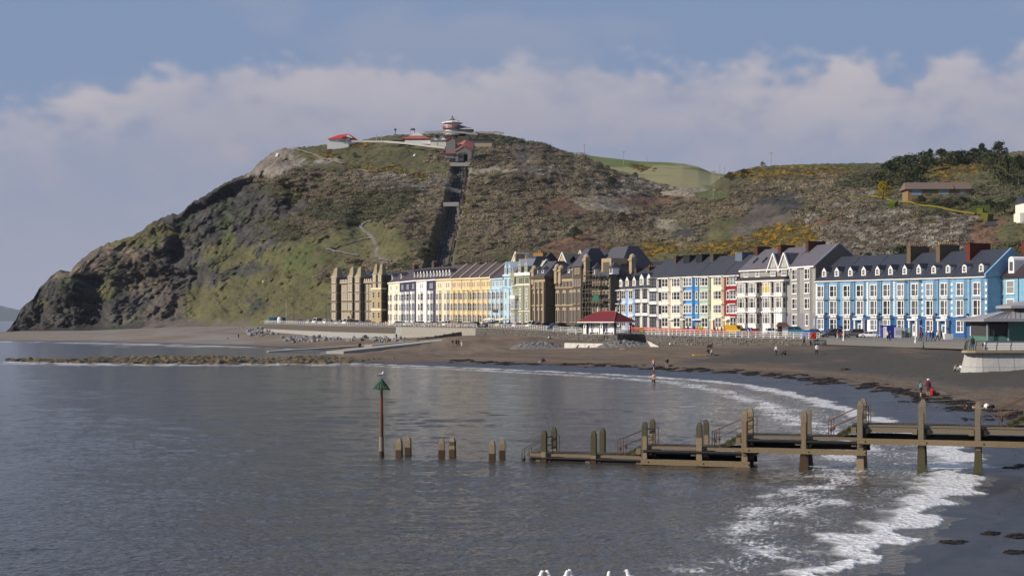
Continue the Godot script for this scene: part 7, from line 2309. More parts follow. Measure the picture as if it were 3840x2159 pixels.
	o = thing("white_hill_house", "white house with slate roof half hidden by the right edge", "house", at(3846, 826, d))
	part("wall", BX(V(-4 * k,-2,-8), V(90 * k, 66 * k, 0)).mesh(), mat("cream_wall",.78,.72,.62, 0.8), o)
	part("garage", BX(V(-26 * k,-2,-4), V(-4.2 * k, 27 * k, 2)).mesh(), mat("cream_wall"), o)
	part("garage_door", BX(V(-20 * k,-.5, 2.01), V(-6 * k, 20 * k, 2.08)).mesh(), mat("white_paint"), o)
	part("roof", MB.new().roof(-8 * k, 96 * k,-9, 1, 66 * k, 26 * k).mesh(), slate.call(), o)
	tag(part("drive", MB.new().bar(hill_at(3716, 848) + V(0,.25, 0), hill_at(3732, 816) + V(0,.25, 0), 4.0,.3).mesh(), mat("asphalt"), self), "grey drive between the hedges on the right hand hill", "drive")
	for i in paths.size():
		var pb := MB.new()
		var pts := paths[i] as Array
		for j in pts.size() - 1:
			for e in 6:
				var a := hill_at(lerpf(pts[j][0], pts[j + 1][0], e / 6.0), lerpf(pts[j][1], pts[j + 1][1], e / 6.0))
				var c := hill_at(lerpf(pts[j][0], pts[j + 1][0], (e + 1) / 6.0), lerpf(pts[j][1], pts[j + 1][1], (e + 1) / 6.0))
				pb.bar(a + V(0,.55, 0), c + V(0,.55, 0), 2.6 if i == 3 else 1.6,.3)
		setting("path", pb.mesh(), mat("path_grey" if i < 3 else "path_pale",.29 if i < 3 else .31,.28 if i < 3 else .27,.27 if i < 3 else .225, 0.95, "fine", 0.4))
	var poles := [[2192, 576, 540, 1190, 1, "pole on the far field's skyline, nearest the headland"], [2339, 612, 567, 1180, 1, "taller pole standing in the far field"], [2427, 604, 588, 1240, 0, "small pole on the crest of the far field"], [2676, 742, 640, 800, 1, "tall pole in the dip beside the pale field"], [2680, 690, 640, 860, 1, "pole with a crossarm at the right of the pale field"], [2700, 664, 618, 900, 0, "thin pole among the thickets right of the field"], [2718, 664, 624, 905, 0, "shorter thin pole right of the thickets"], [2893, 618, 572, 930, 1, "pole on the right hand ridge against the sky"], [3174, 648, 628, 890, 0, "short pole on the right hand ridge by the gorse"], [3741, 678, 638, 620, 0, "pale pole right of the bungalow"], [1500, 773, 735, 860, 0, "pale pole on the spur above the winding path"], [1803, 684, 650, 880, 0, "pale pole right of the middle footbridge"], [1703, 985, 940, 600, 0, "pale pole right of the foot of the railway"], [1008, 1068, 1028, 800, 0, "pale pole low on the headland's green slope"]]
	for q in poles:
		var p := at(q[0], q[1], q[3])
		var hh: float = (q[1] - q[2]) / F * q[3]
		o = thing("telegraph_pole", q[5], "pole", p)
		part("pole", MB.new().tube([V(0,-1.5, 0), V(0, hh, 0)],.20 if q[3] > 1000 else .15, 5).mesh(), mat("pole_wood",.30,.27,.23, 0.9), o)
		if q[4]: part("crossarm", BX(V(-1.2, hh - .5,-.1), V(1.2, hh - .25,.1)).mesh(), mat("pole_wood"), o)
	for q in [[1557, 586, 2.4, "white boulder low on the green slope left of the station"], [1191, 836, 1.6, "small white rock on the lower grassy spur"], [988, 1057, 1.6, "tiny white marker stone low on the headland"]]:
		var s := part("white_boulder", rock_mesh(3), mat("white_rock",.66,.64,.60, 0.9), self, hill_at(q[0], q[1]))
		s.scale = Vector3.ONE * q[2] * .6
		tag(s, q[3], "boulder")
	var fp := part("pale_scar", MB.new().bar(hill_at(1036, 590) + V(0, 0, 1.5), hill_at(1041, 578) + V(0, 0, 1.5), 1.6,.5).mesh(), mat("white_rock"), self)
	tag(fp, "pale fresh scar on the crag at the top of the cliff", "rock scar")

func prom_at(u: float, v: float) -> Vector3:
	var d := 320.0
	for i in 30: d = lerpf(d, clampf((EYE - prom_y(d)) * F / (v - HOR), 150.0, 700.0), 0.5)
	return at(u, v, d)

func street_at(u: float, inland: float) -> Vector3:
	var best := Vector3.ZERO
	var err := 1e9
	for q in range(246, 668, 1):
		var p := edge_pt(q, inland)
		var e := absf(1920.0 + p.x / -p.z * F - u)
		if e < err:
			err = e
			best = p
	return best

func make_car(style: String) -> Node3D:
	var len: float = {"hatch": 3.9, "saloon": 4.5, "suv": 4.5, "van": 5.0, "minibus": 5.6, "mpv": 4.3, "sports": 4.4}[style]
	var h: float = {"hatch": 1.48, "saloon": 1.45, "suv": 1.68, "van": 2.05, "minibus": 2.45, "mpv": 1.82, "sports": 1.25}[style]
	var o := Node3D.new()
	var w := .88 if style != "minibus" else 1.0
	var x0 := -len / 2
	var x1 := len / 2
	var sill := .28
	var belt := h * (.58 if style in ["hatch", "saloon", "suv", "sports", "mpv"] else .52)
	var b := MB.new()
	var nose: float = belt * (.82 if style not in ["van", "minibus"] else .92)
	var rings := [[x0,.42, belt * .86, w * .88], [x0 + .12, sill, belt * .98, w * .97], [x0 + len * .3, sill, belt, w], [x0 + len * .66, sill, belt, w], [x0 + len * .80, sill, belt * .95, w], [x1 - .25, sill, nose, w * .95], [x1,.38, nose * .78, w * .80]]
	for i in rings.size():
		var r: Array = rings[i]
		if i == 0: b.quad(V(r[0], r[1],-r[3]), V(r[0], r[1], r[3]), V(r[0], r[2], r[3] * .92), V(r[0], r[2],-r[3] * .92))
		else:
			var q: Array = rings[i - 1]
			for s in [1.0,-1.0]:
				var pts := [V(q[0], q[1], q[3] * s), V(r[0], r[1], r[3] * s), V(r[0], r[2] * .8, r[3] * s * 1.02), V(q[0], q[2] * .8, q[3] * s * 1.02), V(r[0], r[2], r[3] * s * .9), V(q[0], q[2], q[3] * s * .9)]
				if s > 0:
					b.quad(pts[0], pts[1], pts[2], pts[3]); b.quad(pts[3], pts[2], pts[4], pts[5])
				else:
					b.quad(pts[1], pts[0], pts[3], pts[2]); b.quad(pts[2], pts[3], pts[5], pts[4])
			b.quad(V(q[0], q[2], q[3] * .9), V(r[0], r[2], r[3] * .9), V(r[0], r[2],-r[3] * .9), V(q[0], q[2],-q[3] * .9))
		if i == rings.size() - 1: b.quad(V(r[0], r[1], r[3]), V(r[0], r[1],-r[3]), V(r[0], r[2],-r[3] * .92), V(r[0], r[2], r[3] * .92))
	var c: Array = {"hatch": [.02,.10,.52,.74], "saloon": [.10,.27,.58,.76], "suv": [.02,.08,.54,.73], "van": [.0,.01,.70,.84], "minibus": [.0,.01,.78,.92], "mpv": [.0,.04,.60,.82], "sports": [.12,.34,.56,.72]}[style]
	var bx := [x0 + len * c[0] + .06, x0 + len * c[1] + .06, x0 + len * c[2], x0 + len * c[3]]
	var tw := w * (.78 if style not in ["van", "minibus"] else .90)
	b.hexa([V(bx[0], belt - .02, w * .9), V(bx[3], belt - .05, w * .9), V(bx[2], h, tw), V(bx[1], h, tw), V(bx[0], belt - .02,-w * .9), V(bx[3], belt - .05,-w * .9), V(bx[2], h,-tw), V(bx[1], h,-tw)])
	part("body", b.mesh(), null, o)
	var up := .86
	var g: MB
	for s in [1.0,-1.0]:
		var f := func(e: float, y: float, off := .012) -> Vector3:
			var lo: float = lerpf(bx[0], bx[3], e)
			var hi: float = lerpf(bx[1], bx[2], e)
			var k := (y - belt) / (h - belt)
			return V(lerpf(lo, hi, k), y, (lerpf(w * .9, tw, k) + off) * s)
		var y0 := belt + .04
		var y1 := belt + (h - belt) * up
		var sp: Array = [[.06,.45], [.50,.93]] if style not in ["van"] else [[.72,.96]]
		if style == "minibus": sp = [[.06,.33], [.38,.65], [.70,.96]]
		for q in sp:
			g = MB.new()
			if s > 0: g.quad(f.call(q[0], y0), f.call(q[1], y0), f.call(q[1], y1), f.call(q[0], y1))
			else: g.quad(f.call(q[1], y0), f.call(q[0], y0), f.call(q[0], y1), f.call(q[1], y1))
			part("side_window", g.mesh(), pane_mat("dark"), o)
	g = MB.new()
	g.quad(V(bx[3] - .03, belt + .02, w * .80), V(bx[3] - .03, belt + .02,-w * .80), V(lerpf(bx[3], bx[2],.9) + .02, lerpf(belt, h,.9),-tw * .88), V(lerpf(bx[3], bx[2],.9) + .02, lerpf(belt, h,.9), tw * .88))
	part("windscreen", g.mesh(), pane_mat("dark"), o)
	g = MB.new()
	g.quad(V(lerpf(bx[0], bx[1],.25) - .02, lerpf(belt, h,.25),-w * .76), V(lerpf(bx[0], bx[1],.25) - .02, lerpf(belt, h,.25), w * .76), V(lerpf(bx[0], bx[1],.86) - .02, lerpf(belt, h,.86), tw * .86), V(lerpf(bx[0], bx[1],.86) - .02, lerpf(belt, h,.86),-tw * .86))
	part("rear_window", g.mesh(), pane_mat("dark"), o)
	for s in [1.0,-1.0]:
		for x in [x0 + len * .19, x0 + len * .81]:
			var t := MB.new()
			t.xf = Transform3D(Basis(Vector3.RIGHT, PI / 2), Vector3.ZERO)
			t.lathe([W(0.0,-.1), W(.31,-.1), W(.33, 0), W(.31,.1), W(0,.1)], Vector3.ZERO, 14)
			var wh := part("wheel", t.mesh(), mat("tyre",.018,.018,.018, 0.9), o, V(x,.33, s * (w - .06)))
			t = MB.new()
			t.xf = Transform3D(Basis(Vector3.RIGHT, PI / 2), Vector3.ZERO)
			t.lathe([W(.20,-.115), W(.20,.115), W(0,.12)], Vector3.ZERO, 10)
			t.lathe([W(0,-.12), W(.20,-.115)], Vector3.ZERO, 10)
			part("rim", t.mesh(), mat("alloy",.45,.45,.46, 0.35), wh)
		part("headlight", BX(V(x1 - .22, nose * .66, s * w * .62 - .17), V(x1 - .03, nose * .86, s * w * .62 + .17)).mesh(), mat("lamp_glass",.6,.6,.6, 0.1), o)
		part("tail_light", BX(V(x0 - .02, belt * .68, s * w * .74 - .12), V(x0 + .12, belt * .92, s * w * .74 + .12)).mesh(), mat("tail_red",.32,.012,.01, 0.2), o)
	part("number_plate", BX(V(x1 - .04,.48,-.25), V(x1 + .03,.60,.25)).mesh(), mat("plate",.7,.7,.66, 0.5), o)
	part("bumper", BX(V(x1 - .12,.26,-w * .8), V(x1 + .02,.44, w * .8)).mesh(), mat("trim_black",.02,.02,.02, 0.6), o)
	return o

var car_protos := {}
func car(style: String, col: Color, label: String, where: Vector3, turn: float, group := "") -> void:
	if not car_protos.has(style): car_protos[style] = make_car(style)
	var o: Node3D = car_protos[style].duplicate()
	o.name = numbered("parked_van" if style in ["van", "minibus"] else "parked_car")
	add_child(o, true)
	o.position = where
	o.rotation.y = turn
	var key := "paint%.3f%.3f%.3f" % [col.r, col.g, col.b]
	var m := mat(key, col.r, col.g, col.b, 0.3)
	m.clearcoat_enabled = true
	m.clearcoat = 0.6
	(o.get_node("body") as MeshInstance3D).material_override = m
	tag(o, label, "van" if style in ["van", "minibus"] else "car", group)

func lamp(n: String, label: String, p: Vector3, hh: float, heads: int, m: Material, r := .09) -> void:
	var o := thing(n, label, "lamp post", p)
	part("column", MB.new().tube([V(0,-.2, 0), V(0, 1.2, 0), V(0, 1.25, 0), V(0, hh, 0)], [r * 1.6, r * 1.5, r, r * .75], 7).mesh(), m, o)
	for i in heads:
		var s := -1.0 if i == 0 else 1.0
		part("arm", MB.new().tube([V(0, hh - .3, 0), V(s * .9, hh + .15, 0), V(s * 1.7, hh + .2, 0)],.05, 5).mesh(), m, o)
		part("lamp_head", BX(V(s * 1.9 - .35, hh + .1,-.15), V(s * 1.9 + .35, hh + .26,.15)).mesh(), m, o)

func build_street() -> void:
	for k in car_protos.values(): k.free()
	var dark := Color(.022,.024,.028)
	var white := Color(.72,.72,.72)
	var navy := Color(.02,.03,.09)
	var grey := Color(.16,.16,.165)
	var maroon := Color(.13,.012,.02)
	var blue := Color(.03,.10,.32)
	var far := [[1166, "hatch", white, "white hatchback at the far left end of the parked row"], [1190, "minibus", white, "white minibus left of the dark stone hall"], [1212, "saloon", white, "low white car right of the white minibus"], [1232, "van", white, "white panel van before the dark stone hall's left turret"], [1272, "suv", white, "white off-road car before the dark stone hall's porch"], [1306, "minibus", white, "white minibus before the middle of the dark stone hall"], [1328, "van", dark, "dark van right of the white minibus by the stone hall"], [1350, "hatch", blue, "blue car right of the dark van by the stone hall"], [1377, "hatch", maroon, "dark red car before the dark stone hall's right part"], [1401, "hatch", navy, "navy car between two dark red cars by the stone hall"], [1427, "hatch", maroon, "dark red car before the tan bay of the stone hall"], [1490, "suv", dark, "black car before the cream yellow terrace house"], [1510, "saloon", navy, "navy saloon before the navy and white houses, left"], [1529, "saloon", white, "white car parked before the navy and white houses"], [1554, "hatch", maroon, "brownish red car before the navy and white houses"], [1580, "suv", dark, "black car before the cream and white house"], [1604, "saloon", grey, "grey saloon before the cream and white house"], [1624, "suv", navy, "navy off-road car before the narrow navy house"], [1647, "hatch", grey, "grey hatchback before the pale buff house, left"], [1665, "suv", dark, "black car before the pale buff house"], [1684, "van", white, "white van before the pale buff house's right side"], [1722, "suv", dark, "black off-road car before the first ochre house"], [1742, "saloon", navy, "navy saloon before the first and second ochre houses"], [1765, "saloon", grey, "grey saloon before the second ochre house"], [1788, "suv", grey, "grey off-road car before the third ochre house"], [1818, "hatch", blue, "blue hatchback before the last ochre house"], [1840, "suv", dark, "dark car under the left cream parasol"], [1876, "hatch", Color(.30,.36,.05), "yellow green car before the pale blue house"], [1902, "hatch", blue, "blue car before the taller pale blue house"], [1925, "saloon", dark, "dark saloon before the green hotel's left end"], [1944, "hatch", white, "white hatchback before the green hotel"], [1971, "hatch", maroon, "dark red car before the green hotel's right side"], [1999, "van", white, "white van between the green hotel and the college"], [2018, "saloon", dark, "dark car right of the white van by the green hotel"], [2038, "hatch", maroon, "maroon hatchback before the gothic college's left end"], [2076, "hatch", blue, "blue car before the gothic college"], [2112, "suv", dark, "dark car before the dark side of the college tower block"], [2170, "saloon", Color(.02,.09,.05), "dark green car left of the red roofed shelter"]]
	for i in far.size():
		var q: Array = far[i]
		var p := street_at(q[0], 12.5)
		var a := edge_pt(-p.z + 4.0) - edge_pt(-p.z - 4.0)
		car(q[1], q[2], q[3], p,-atan2(a.z, a.x) + PI * .5 + [.25,.5,.1,.4][i % 4] + (PI if i % 3 == 0 else 0.0), "cars parked along the far promenade")
	car("van", Color(.62,.36,.01), "bright yellow van beside the red barriers", prom_at(2762, 1253),-.35)
	car("hatch", Color(.30,.17,.05), "tan and dark car parked right of the yellow van", prom_at(2806, 1256),-.15)
	car("hatch", white, "white hatchback left of the brown roofed notice kiosk", prom_at(2903, 1255),.1)
	car("mpv", Color(.015,.14,.24), "teal blue family car before the grey house", prom_at(2990, 1255),-.25)
	car("saloon", dark, "black saloon at the corner of the grey and blue houses", prom_at(3062, 1260),-.35)
	car("suv", Color(.075,.072,.07), "dark grey car with raised boot before the first blue house", prom_at(3120, 1264), PI + .3)
	var bt := MB.new()
	bt.bar(V(0, 1.6, 0), V(1.1, 2.15, 0), 1.4,.1)
	part("raised_boot", bt.mesh(), mat("trim_black"), get_node("parked_car_%03d" % (used["parked_car"] - 1)), V(-2.9, 0, 0)).rotation.y = 0.0
	car("suv", Color(.15,.135,.125), "grey brown off-road car before the second blue house", prom_at(3200, 1265), PI + .25)
	car("sports", white, "white low sports car left of the blue cabin", prom_at(3266, 1266),-.3)
	var navy_m := mat("lamp_navy",.02,.028,.055, 0.5)
	var pale := mat("pole_pale",.50,.50,.48, 0.6)
	for q in [[1101, 1111, 1206, 2, "tall dark lamp left of the dark stone hall"], [1221, 1106, 1206, 2, "tall dark lamp just left of the dark stone hall"], [1359, 1103, 1209, 2, "tall dark lamp before the middle of the stone hall"], [1508, 1108, 1209, 2, "tall dark lamp before the navy and white houses"], [1765, 1092, 1212, 2, "tall dark lamp before the ochre houses"], [1910, 1081, 1216, 2, "tall dark lamp between the pale blue house and the green hotel"], [2330, 1063, 1232, 2, "tall dark lamp before the low dark and pale blue houses"], [2652, 1060, 1240, 2, "tall dark twin armed lamp before the sage green house"], [3029, 1055, 1250, 2, "tall dark twin armed lamp before the grey house"], [3536, 1044, 1262, 1, "dark lamp before the fifth blue house"]]:
		var p := prom_at(q[0], maxf(q[2], 1214)) if q[0] > 2200 else street_at(q[0], 8.5)
		lamp("street_lamp", q[4], p, (EYE - (q[1] - HOR) / F * -p.z) - p.y, q[3], navy_m)
	for q in [[1072, 1133, 1208, "pale pole by the blue containers"], [1226, 1135, 1188, "pale green pole beside the dark stone hall"], [2469, 1132, 1255, "white flagpole before the tall white house"], [2665, 1165, 1260, "shorter white flagpole before the sage green house"], [2908, 1057, 1266, "tall white flagpole before the grey hotel"], [3165, 1099, 1275, "white flagpole before the second blue house"], [3435, 1096, 1283, "white flagpole before the fourth blue house"], [3680, 1094, 1275, "white flagpole just left of the pavilion roof"], [1590 + 920, 1197, 1257, "short white post on the near railing"]]:
		var p := street_at(q[0], 9.0) if q[0] < 2000 else prom_at(q[0], q[2])
		var hh: float = (EYE - (q[1] - HOR) / F * -p.z) - p.y
		var o := thing("flagpole", q[3], "pole", p)
		part("pole", MB.new().tube([V(0,-.2, 0), V(0, hh, 0)], [.11,.07], 6).mesh(), mat("white_paint") if q[0] > 2000 else pale, o)
		part("base", MB.new().lathe([W(.2, 0), W(.18,.2), W(.1,.3)], Vector3.ZERO, 8).mesh(), mat("white_paint") if q[0] > 2000 else pale, o)
	lamp("street_lamp", "short dark lamp before the light blue house by the pavilion", prom_at(3743, 1262), 4.6, 1, navy_m,.07)
	var sp := thing("sign_post", "dark post with small signs before the last blue house", "sign post", prom_at(3624, 1272))
	part("post", MB.new().tube([Vector3.ZERO, V(0, 4.0, 0)],.06, 6).mesh(), navy_m, sp)
	part("sign", BX(V(0, 2.4,-.03), V(1.0, 3.3,.03)).mesh(), navy_m, sp)
	for q in [[1008, 1028, 15.0,.03,.24,.36, "pale teal container at the far left end of the promenade"], [1029, 1043, 14.5,.015,.13,.22, "dark teal container right of the pale teal one"], [1045, 1066, 14.5,.012,.06,.16, "dark blue container at the right of the container row"], [1114, 1126, 9.0,.02,.07,.26, "small blue cabin right of the container row"]]:
		var p := at(q[0], 1213, 668)
		var k := 668.0 / F
		var o := thing("storage_container", q[6], "container", p)
		var w: float = (q[1] - q[0]) * k
		part("body", BX(V(0, 0,-6), V(w, q[2] * 1.55 * k, 0)).mesh(), mat("cont%d" % q[0], q[3], q[4], q[5], 0.6, "streak", 0.3), o)
		for i in 7: part("rib", BX(V((i + .3) * w / 7.0,.1, 0.003), V((i + .6) * w / 7.0, q[2] * 1.5 * k,.06)).mesh(), mat("cont%d" % q[0]), o)
	var tk := thing("white_tank", "small white domed tank between the containers", "tank", at(1047, 1211, 664))
	part("shell", MB.new().lathe([W(1.0, 0), W(1.0, 1.9), W(.6, 2.5), W(0, 2.65)], Vector3.ZERO, 10).mesh(), mat("white_paint"), tk)
	tag(part("retaining_wall", MB.new().bar(at(1060, 1198, 690) + V(0,-.6, 0), at(1245, 1196, 668) + V(0,-.6, 0),.4, 2.6).mesh(), mat("stained",.115,.10,.085, 0.95, "streak", 0.06), self), "dark retaining wall at the hill's foot left of the stone hall", "wall")
	for q in [[1836, "left cream parasol on the terrace before the pale blue house"], [1884, "right cream parasol on the terrace before the pale blue house"]]:
		var o := thing("terrace_parasol", q[1], "parasol", street_at(q[0], 16.0))
		part("pole", MB.new().tube([Vector3.ZERO, V(0, 2.7, 0)],.05, 6).mesh(), navy_m, o)
		part("canopy", MB.new().lathe([W(2.3, 2.15), W(2.3, 2.35), W(.1, 2.95), W(0, 2.97)], Vector3.ZERO, 8).mesh(), mat("canvas",.74,.72,.66, 0.8), o)
		for s in [-1.4, 1.3]:
			var t := thing("picnic_table", ("left " if s < 0 else "right ") + "picnic table under the " + ("left" if q[0] < 1850 else "right") + " cream parasol", "table", o.position + V(s, 0,.6))
			part("top", BX(V(-.8,.7,-.4), V(.8,.76,.4)).mesh(), mat("table_wood",.25,.18,.11, 0.8), t)
			for e in [-.6,.6]: part("leg", BX(V(e - .05, 0,-.35), V(e + .05,.7,.35)).mesh(), mat("table_wood"), t)
	var proto: Node3D = null
	for i in 21:
		var u := 2370.0 + i * 17.2
		var p := prom_at(u, 1243 + i * .55)
		var label := "orange red road works barrier in the long row behind the railing"
		if proto == null:
			proto = thing("road_barrier", label, "barrier", p,-.25, "road works barriers")
			var bm := mat("barrier_red",.52,.06,.03, 0.5)
			part("panel", BX(V(-.55,.18,-.03), V(.55,.80,.03)).mesh(), bm, proto)
			part("top_board", BX(V(-.6,.82,-.05), V(.6, 1.08,.05)).mesh(), mat("barrier_orange",.62,.13,.06, 0.5), proto)
			for s in [-.45,.45]: part("foot", BX(V(s - .06, 0,-.3), V(s + .06,.17,.3)).mesh(), mat("trim_black"), proto)
		else: again(proto, label, p,-.25 + [.1,-.12,.05][i % 3])
	var items := [["grit_bin", "yellow grit bin in front of the orange barriers", "bin", 2406, 1248, V(.8,.95,.6), [.62,.44,.02]], ["litter_bin", "blue round litter bin by the near railing", "bin", 2767, 1263, V(.55, 1.0,.55), [.02,.14,.34]], ["storage_box", "bright blue storage box near the end of the near railing", "box", 3036, 1270, V(2.4, 1.5, 1.0), [.02,.16,.52]], ["lifebuoy_housing", "red lifebuoy housing at the end of the near railing", "lifebuoy", 3052, 1272, V(.85,.95,.2), [.55,.045,.02]], ["board_sign", "red notice board standing among the road works signs", "sign", 2833, 1261, V(1.5, 1.5,.12), [.26,.02,.04]], ["cabinet", "white cabinet right of the blue site cabin", "cabinet", 3368, 1268, V(1.3, 2.0,.6), [.60,.60,.62]], ["cabinet", "second white cabinet with a small sign beside the blue cabin", "cabinet", 3386, 1267, V(.9, 1.8,.6), [.66,.66,.68]], ["black_bin", "black bin behind the mesh fence panels", "bin", 3403, 1267, V(1.3, 1.2,.8), [.03,.03,.035]], ["standing_sign", "grey notice panel behind the white sports car", "sign", 3306, 1262, V(.7, 3.0,.2), [.42,.44,.46]]]
	for q in items:
		var o := thing(q[0], q[1], q[2], prom_at(q[3], q[4]))
		var s: Vector3 = q[5]
		var m := mat(q[1], q[6][0], q[6][1], q[6][2], 0.5)
		if q[0] == "litter_bin":
			part("drum", MB.new().lathe([W(.28, 0), W(.3,.8), W(.32,.82), W(.2, 1.05), W(0, 1.08)], Vector3.ZERO, 10).mesh(), m, o)
			part("slot", BX(V(-.15,.84,.2), V(.15,.94,.31)).mesh(), mat("trim_black"), o)
		elif q[0] == "lifebuoy_housing":
			part("ring", MB.new().lathe([W(.22,.5), W(.45,.5), W(.5,.58), W(.45,.66), W(.22,.66), W(.22,.5)], Vector3.ZERO, 14).mesh(), m, o).basis = Basis(Vector3.RIGHT, PI / 2) * Basis.IDENTITY
			o.get_node("ring").position = V(0,.7,-.58)
			part("backing", BX(V(-.55,.1,-.1), V(.55, 1.3,-.05)).mesh(), m, o)
		else:
			part("body", BX(V(-s.x / 2,.08,-s.z / 2), V(s.x / 2, s.y, s.z / 2)).mesh(), m, o)
			part("top", BX(V(-s.x / 2 - .04, s.y + .002,-s.z / 2 - .04), V(s.x / 2 + .04, s.y + .09, s.z / 2 + .04)).mesh(), m, o)
			part("foot", BX(V(-s.x / 2 + .1, 0,-s.z / 2 + .05), V(s.x / 2 - .1,.079, s.z / 2 - .05)).mesh(), mat("trim_black"), o)
			if q[0] in ["board_sign", "cabinet", "standing_sign"]: part("print", BX(V(-s.x * .36, s.y * .35, s.z / 2 + .003), V(s.x * .36, s.y * .8, s.z / 2 + .02)).mesh(), mat("print_grey",.32,.34,.36) if q[0] != "board_sign" else mat("print_red",.34,.10,.11), o)
	for q in [[2806, "left round blue arrow sign by the road works"], [2818, "right round blue arrow sign by the road works"]]:
		var o := thing("arrow_sign", q[1], "sign", prom_at(q[0], 1260))
		var dm := MB.new()
		dm.xf = Transform3D(Basis(Vector3.RIGHT, PI / 2), V(0, 1.25, 0))
		dm.lathe([W(0,-.03), W(.5,-.03), W(.5,.03), W(0,.03)], Vector3.ZERO, 16)
		part("disc", dm.mesh(), mat("sign_blue",.02,.07,.36, 0.4), o)
		part("arrow", MB.new().bar(V(-.25, 1.5,.04), V(.2, 1.05,.04),.12,.02, VU()).bar(V(.2, 1.05,.042), V(-.08, 1.08,.042),.1,.02, VU()).bar(V(.2, 1.05,.044), V(.18, 1.33,.044),.1,.02, VU()).mesh(), mat("white_paint"), o)
		part("leg", BX(V(-.05, 0,-.12), V(.05,.8,-.05)).mesh(), mat("trim_black"), o)
	var o := thing("notice_kiosk", "small notice kiosk with brown pitched roof right of the white hatchback", "kiosk", prom_at(2936, 1259))
	part("cabin", BX(V(-.2,.1,-.6), V(1.0, 1.9,.5)).mesh(), mat("white_paint"), o)
	part("timber_side", BX(V(-1.0,.1,-.6), V(-.21, 1.9,.52)).mesh(), mat("kiosk_brown",.07,.035,.025, 0.8), o)
	part("roof", MB.new().roof(-1.3, 1.3,-1.0,.9, 1.9,.9,.5).mesh(), mat("kiosk_roof",.11,.055,.045, 0.8), o)
	part("base", BX(V(-1.1, 0,-.7), V(1.1,.099,.7)).mesh(), mat("coping"), o)
	o = thing("site_cabin", "tall bright blue site cabin with a white door", "cabin", prom_at(3333, 1268),-.1)
	part("body", BX(V(-1.25,.05,-2.2), V(1.45, 2.35, 0)).mesh(), mat("cabin_blue",.012,.03,.30, 0.5, "streak", 0.3), o)
	part("roof_edge", BX(V(-1.3, 2.352,-2.25), V(1.5, 2.44,.05)).mesh(), mat("cabin_navy",.01,.02,.14, 0.5), o)
	part("door", BX(V(-.95,.1,.003), V(-.3, 2.2,.06)).mesh(), mat("white_door",.72,.72,.72, 0.5), o)
	o = thing("site_sign", "green and white safety sign board on the mesh fence", "sign", prom_at(3402, 1268) + V(.3, 1.0,.6))
	part("board", BX(V(-.35, 0,-.02), V(.35,.95,.02)).mesh(), mat("sign_green",.02,.22,.10, 0.5), o)
	part("cross", MB.new().bar(V(-.22,.2,.03), V(.22,.75,.03),.12,.02, VU()).bar(V(.22,.2,.034), V(-.22,.75,.034),.12,.02, VU()).mesh(), mat("white_paint"), o)
	for q in [[3300, "mesh fence panel left of the blue cabin"], [3392, "mesh fence panel in front of the black bin"], [3416, "mesh fence panel at the right end of the site"]]:
		var f := thing("mesh_fence_panel", q[1], "fence", prom_at(q[0], 1270),-.2)
		var fb := MB.new()
		for x in [-1.0, 1.0]: fb.tube([V(x, 0, 0), V(x, 1.9, 0)],.03, 5)
		for y in [.15, 1.88]: fb.tube([V(-1, y, 0), V(1, y, 0)],.03, 5)
		part("frame", fb.mesh(), mat("galvanised",.35,.35,.36, 0.5), f)
		fb = MB.new()
		for k in 12: fb.box(V(-1.0 + k * .167,.15,-.006), V(-.988 + k * .167, 1.88,.006))
		part("wires", fb.mesh(), mat("galvanised"), f)
	for q in [[3556, 1272, "left white planter with a small palm before the blue terrace"], [3668, 1274, "right white planter with a small palm, by the pavilion"]]:
		var pl := thing("palm_planter", q[2], "planter", prom_at(q[0], q[1]))
		part("box", MB.new().hexa([V(-.75, 0,.75), V(.75, 0,.75), V(.85, 1.0,.85), V(-.85, 1.0,.85), V(-.75, 0,-.75), V(.75, 0,-.75), V(.85, 1.0,-.85), V(-.85, 1.0,-.85)]).mesh(), mat("planter_white",.66,.66,.64, 0.7), pl)
		part("trunk", MB.new().tube([V(0,.9, 0), V(.05, 1.9, 0)],.13, 6).mesh(), mat("palm_trunk",.14,.09,.055, 0.95), pl)
		var fr := MB.new()
		for k in 26:
			var a := k * 2.4
			var el := .2 + .05 * (k % 12)
			var dr := V(cos(a) * cos(el), sin(el), sin(a) * cos(el))
			var sd := dr.cross(Vector3.UP).normalized() * .08
			var tip := V(.05, 1.95, 0) + dr * 1.0 - V(0,.25, 0)
			fr.tri(V(.05, 1.9, 0) - sd, V(.05, 1.9, 0) + sd, tip)
		part("fronds", fr.mesh(), mat("palm_green",.06,.075,.025, 0.8), pl)
	for q in [[3452, 1262, "small flag on a stick held above the walking group"], [3662, 1262, "small red white and blue flag by the right planter"]]:
		var fl := thing("small_flag", q[2], "flag", prom_at(q[0], 1276) + V(0, 1.4 if q[0] < 3500 else 0.0, 0))
		part("stick", MB.new().tube([V(0, 0, 0), V(-.1, 1.5, 0)],.02, 5).mesh(), mat("white_paint"), fl)
		part("cloth", MB.new().prism([W(-.1, 1.5), W(-.06,.95), W(.75,.55), W(.65,.95)],-.01,.01).mesh(), mat("flag_navy",.03,.04,.16), fl)
		part("stripe", MB.new().bar(V(-.05, 1.2,.014), V(.68,.75,.014),.14,.008, VU()).mesh(), mat("flag_white",.7,.7,.7), fl)

const JX := 1.94
const JD := 93.0
func jetty_s(u: float) -> float:
	var k := (u - 1920.0) / F
	return (JD * k - JX) / (0.9546 + 0.2983 * k)

func timber_post(w: float, y0: float, y1: float, split := 0.0) -> ArrayMesh:
	var b := MB.new()
	var h := w / 2
	var t := y1 - w * .75
	b.box(V(-h, y0,-h), V(h, t, h))
	var k := h * .52
	b.hexa([V(-h, t, h), V(h, t, h), V(k, y1, k), V(-k, y1, k), V(-h, t,-h), V(h, t,-h), V(k, y1,-k), V(-k, y1,-k)])
	return b.mesh()

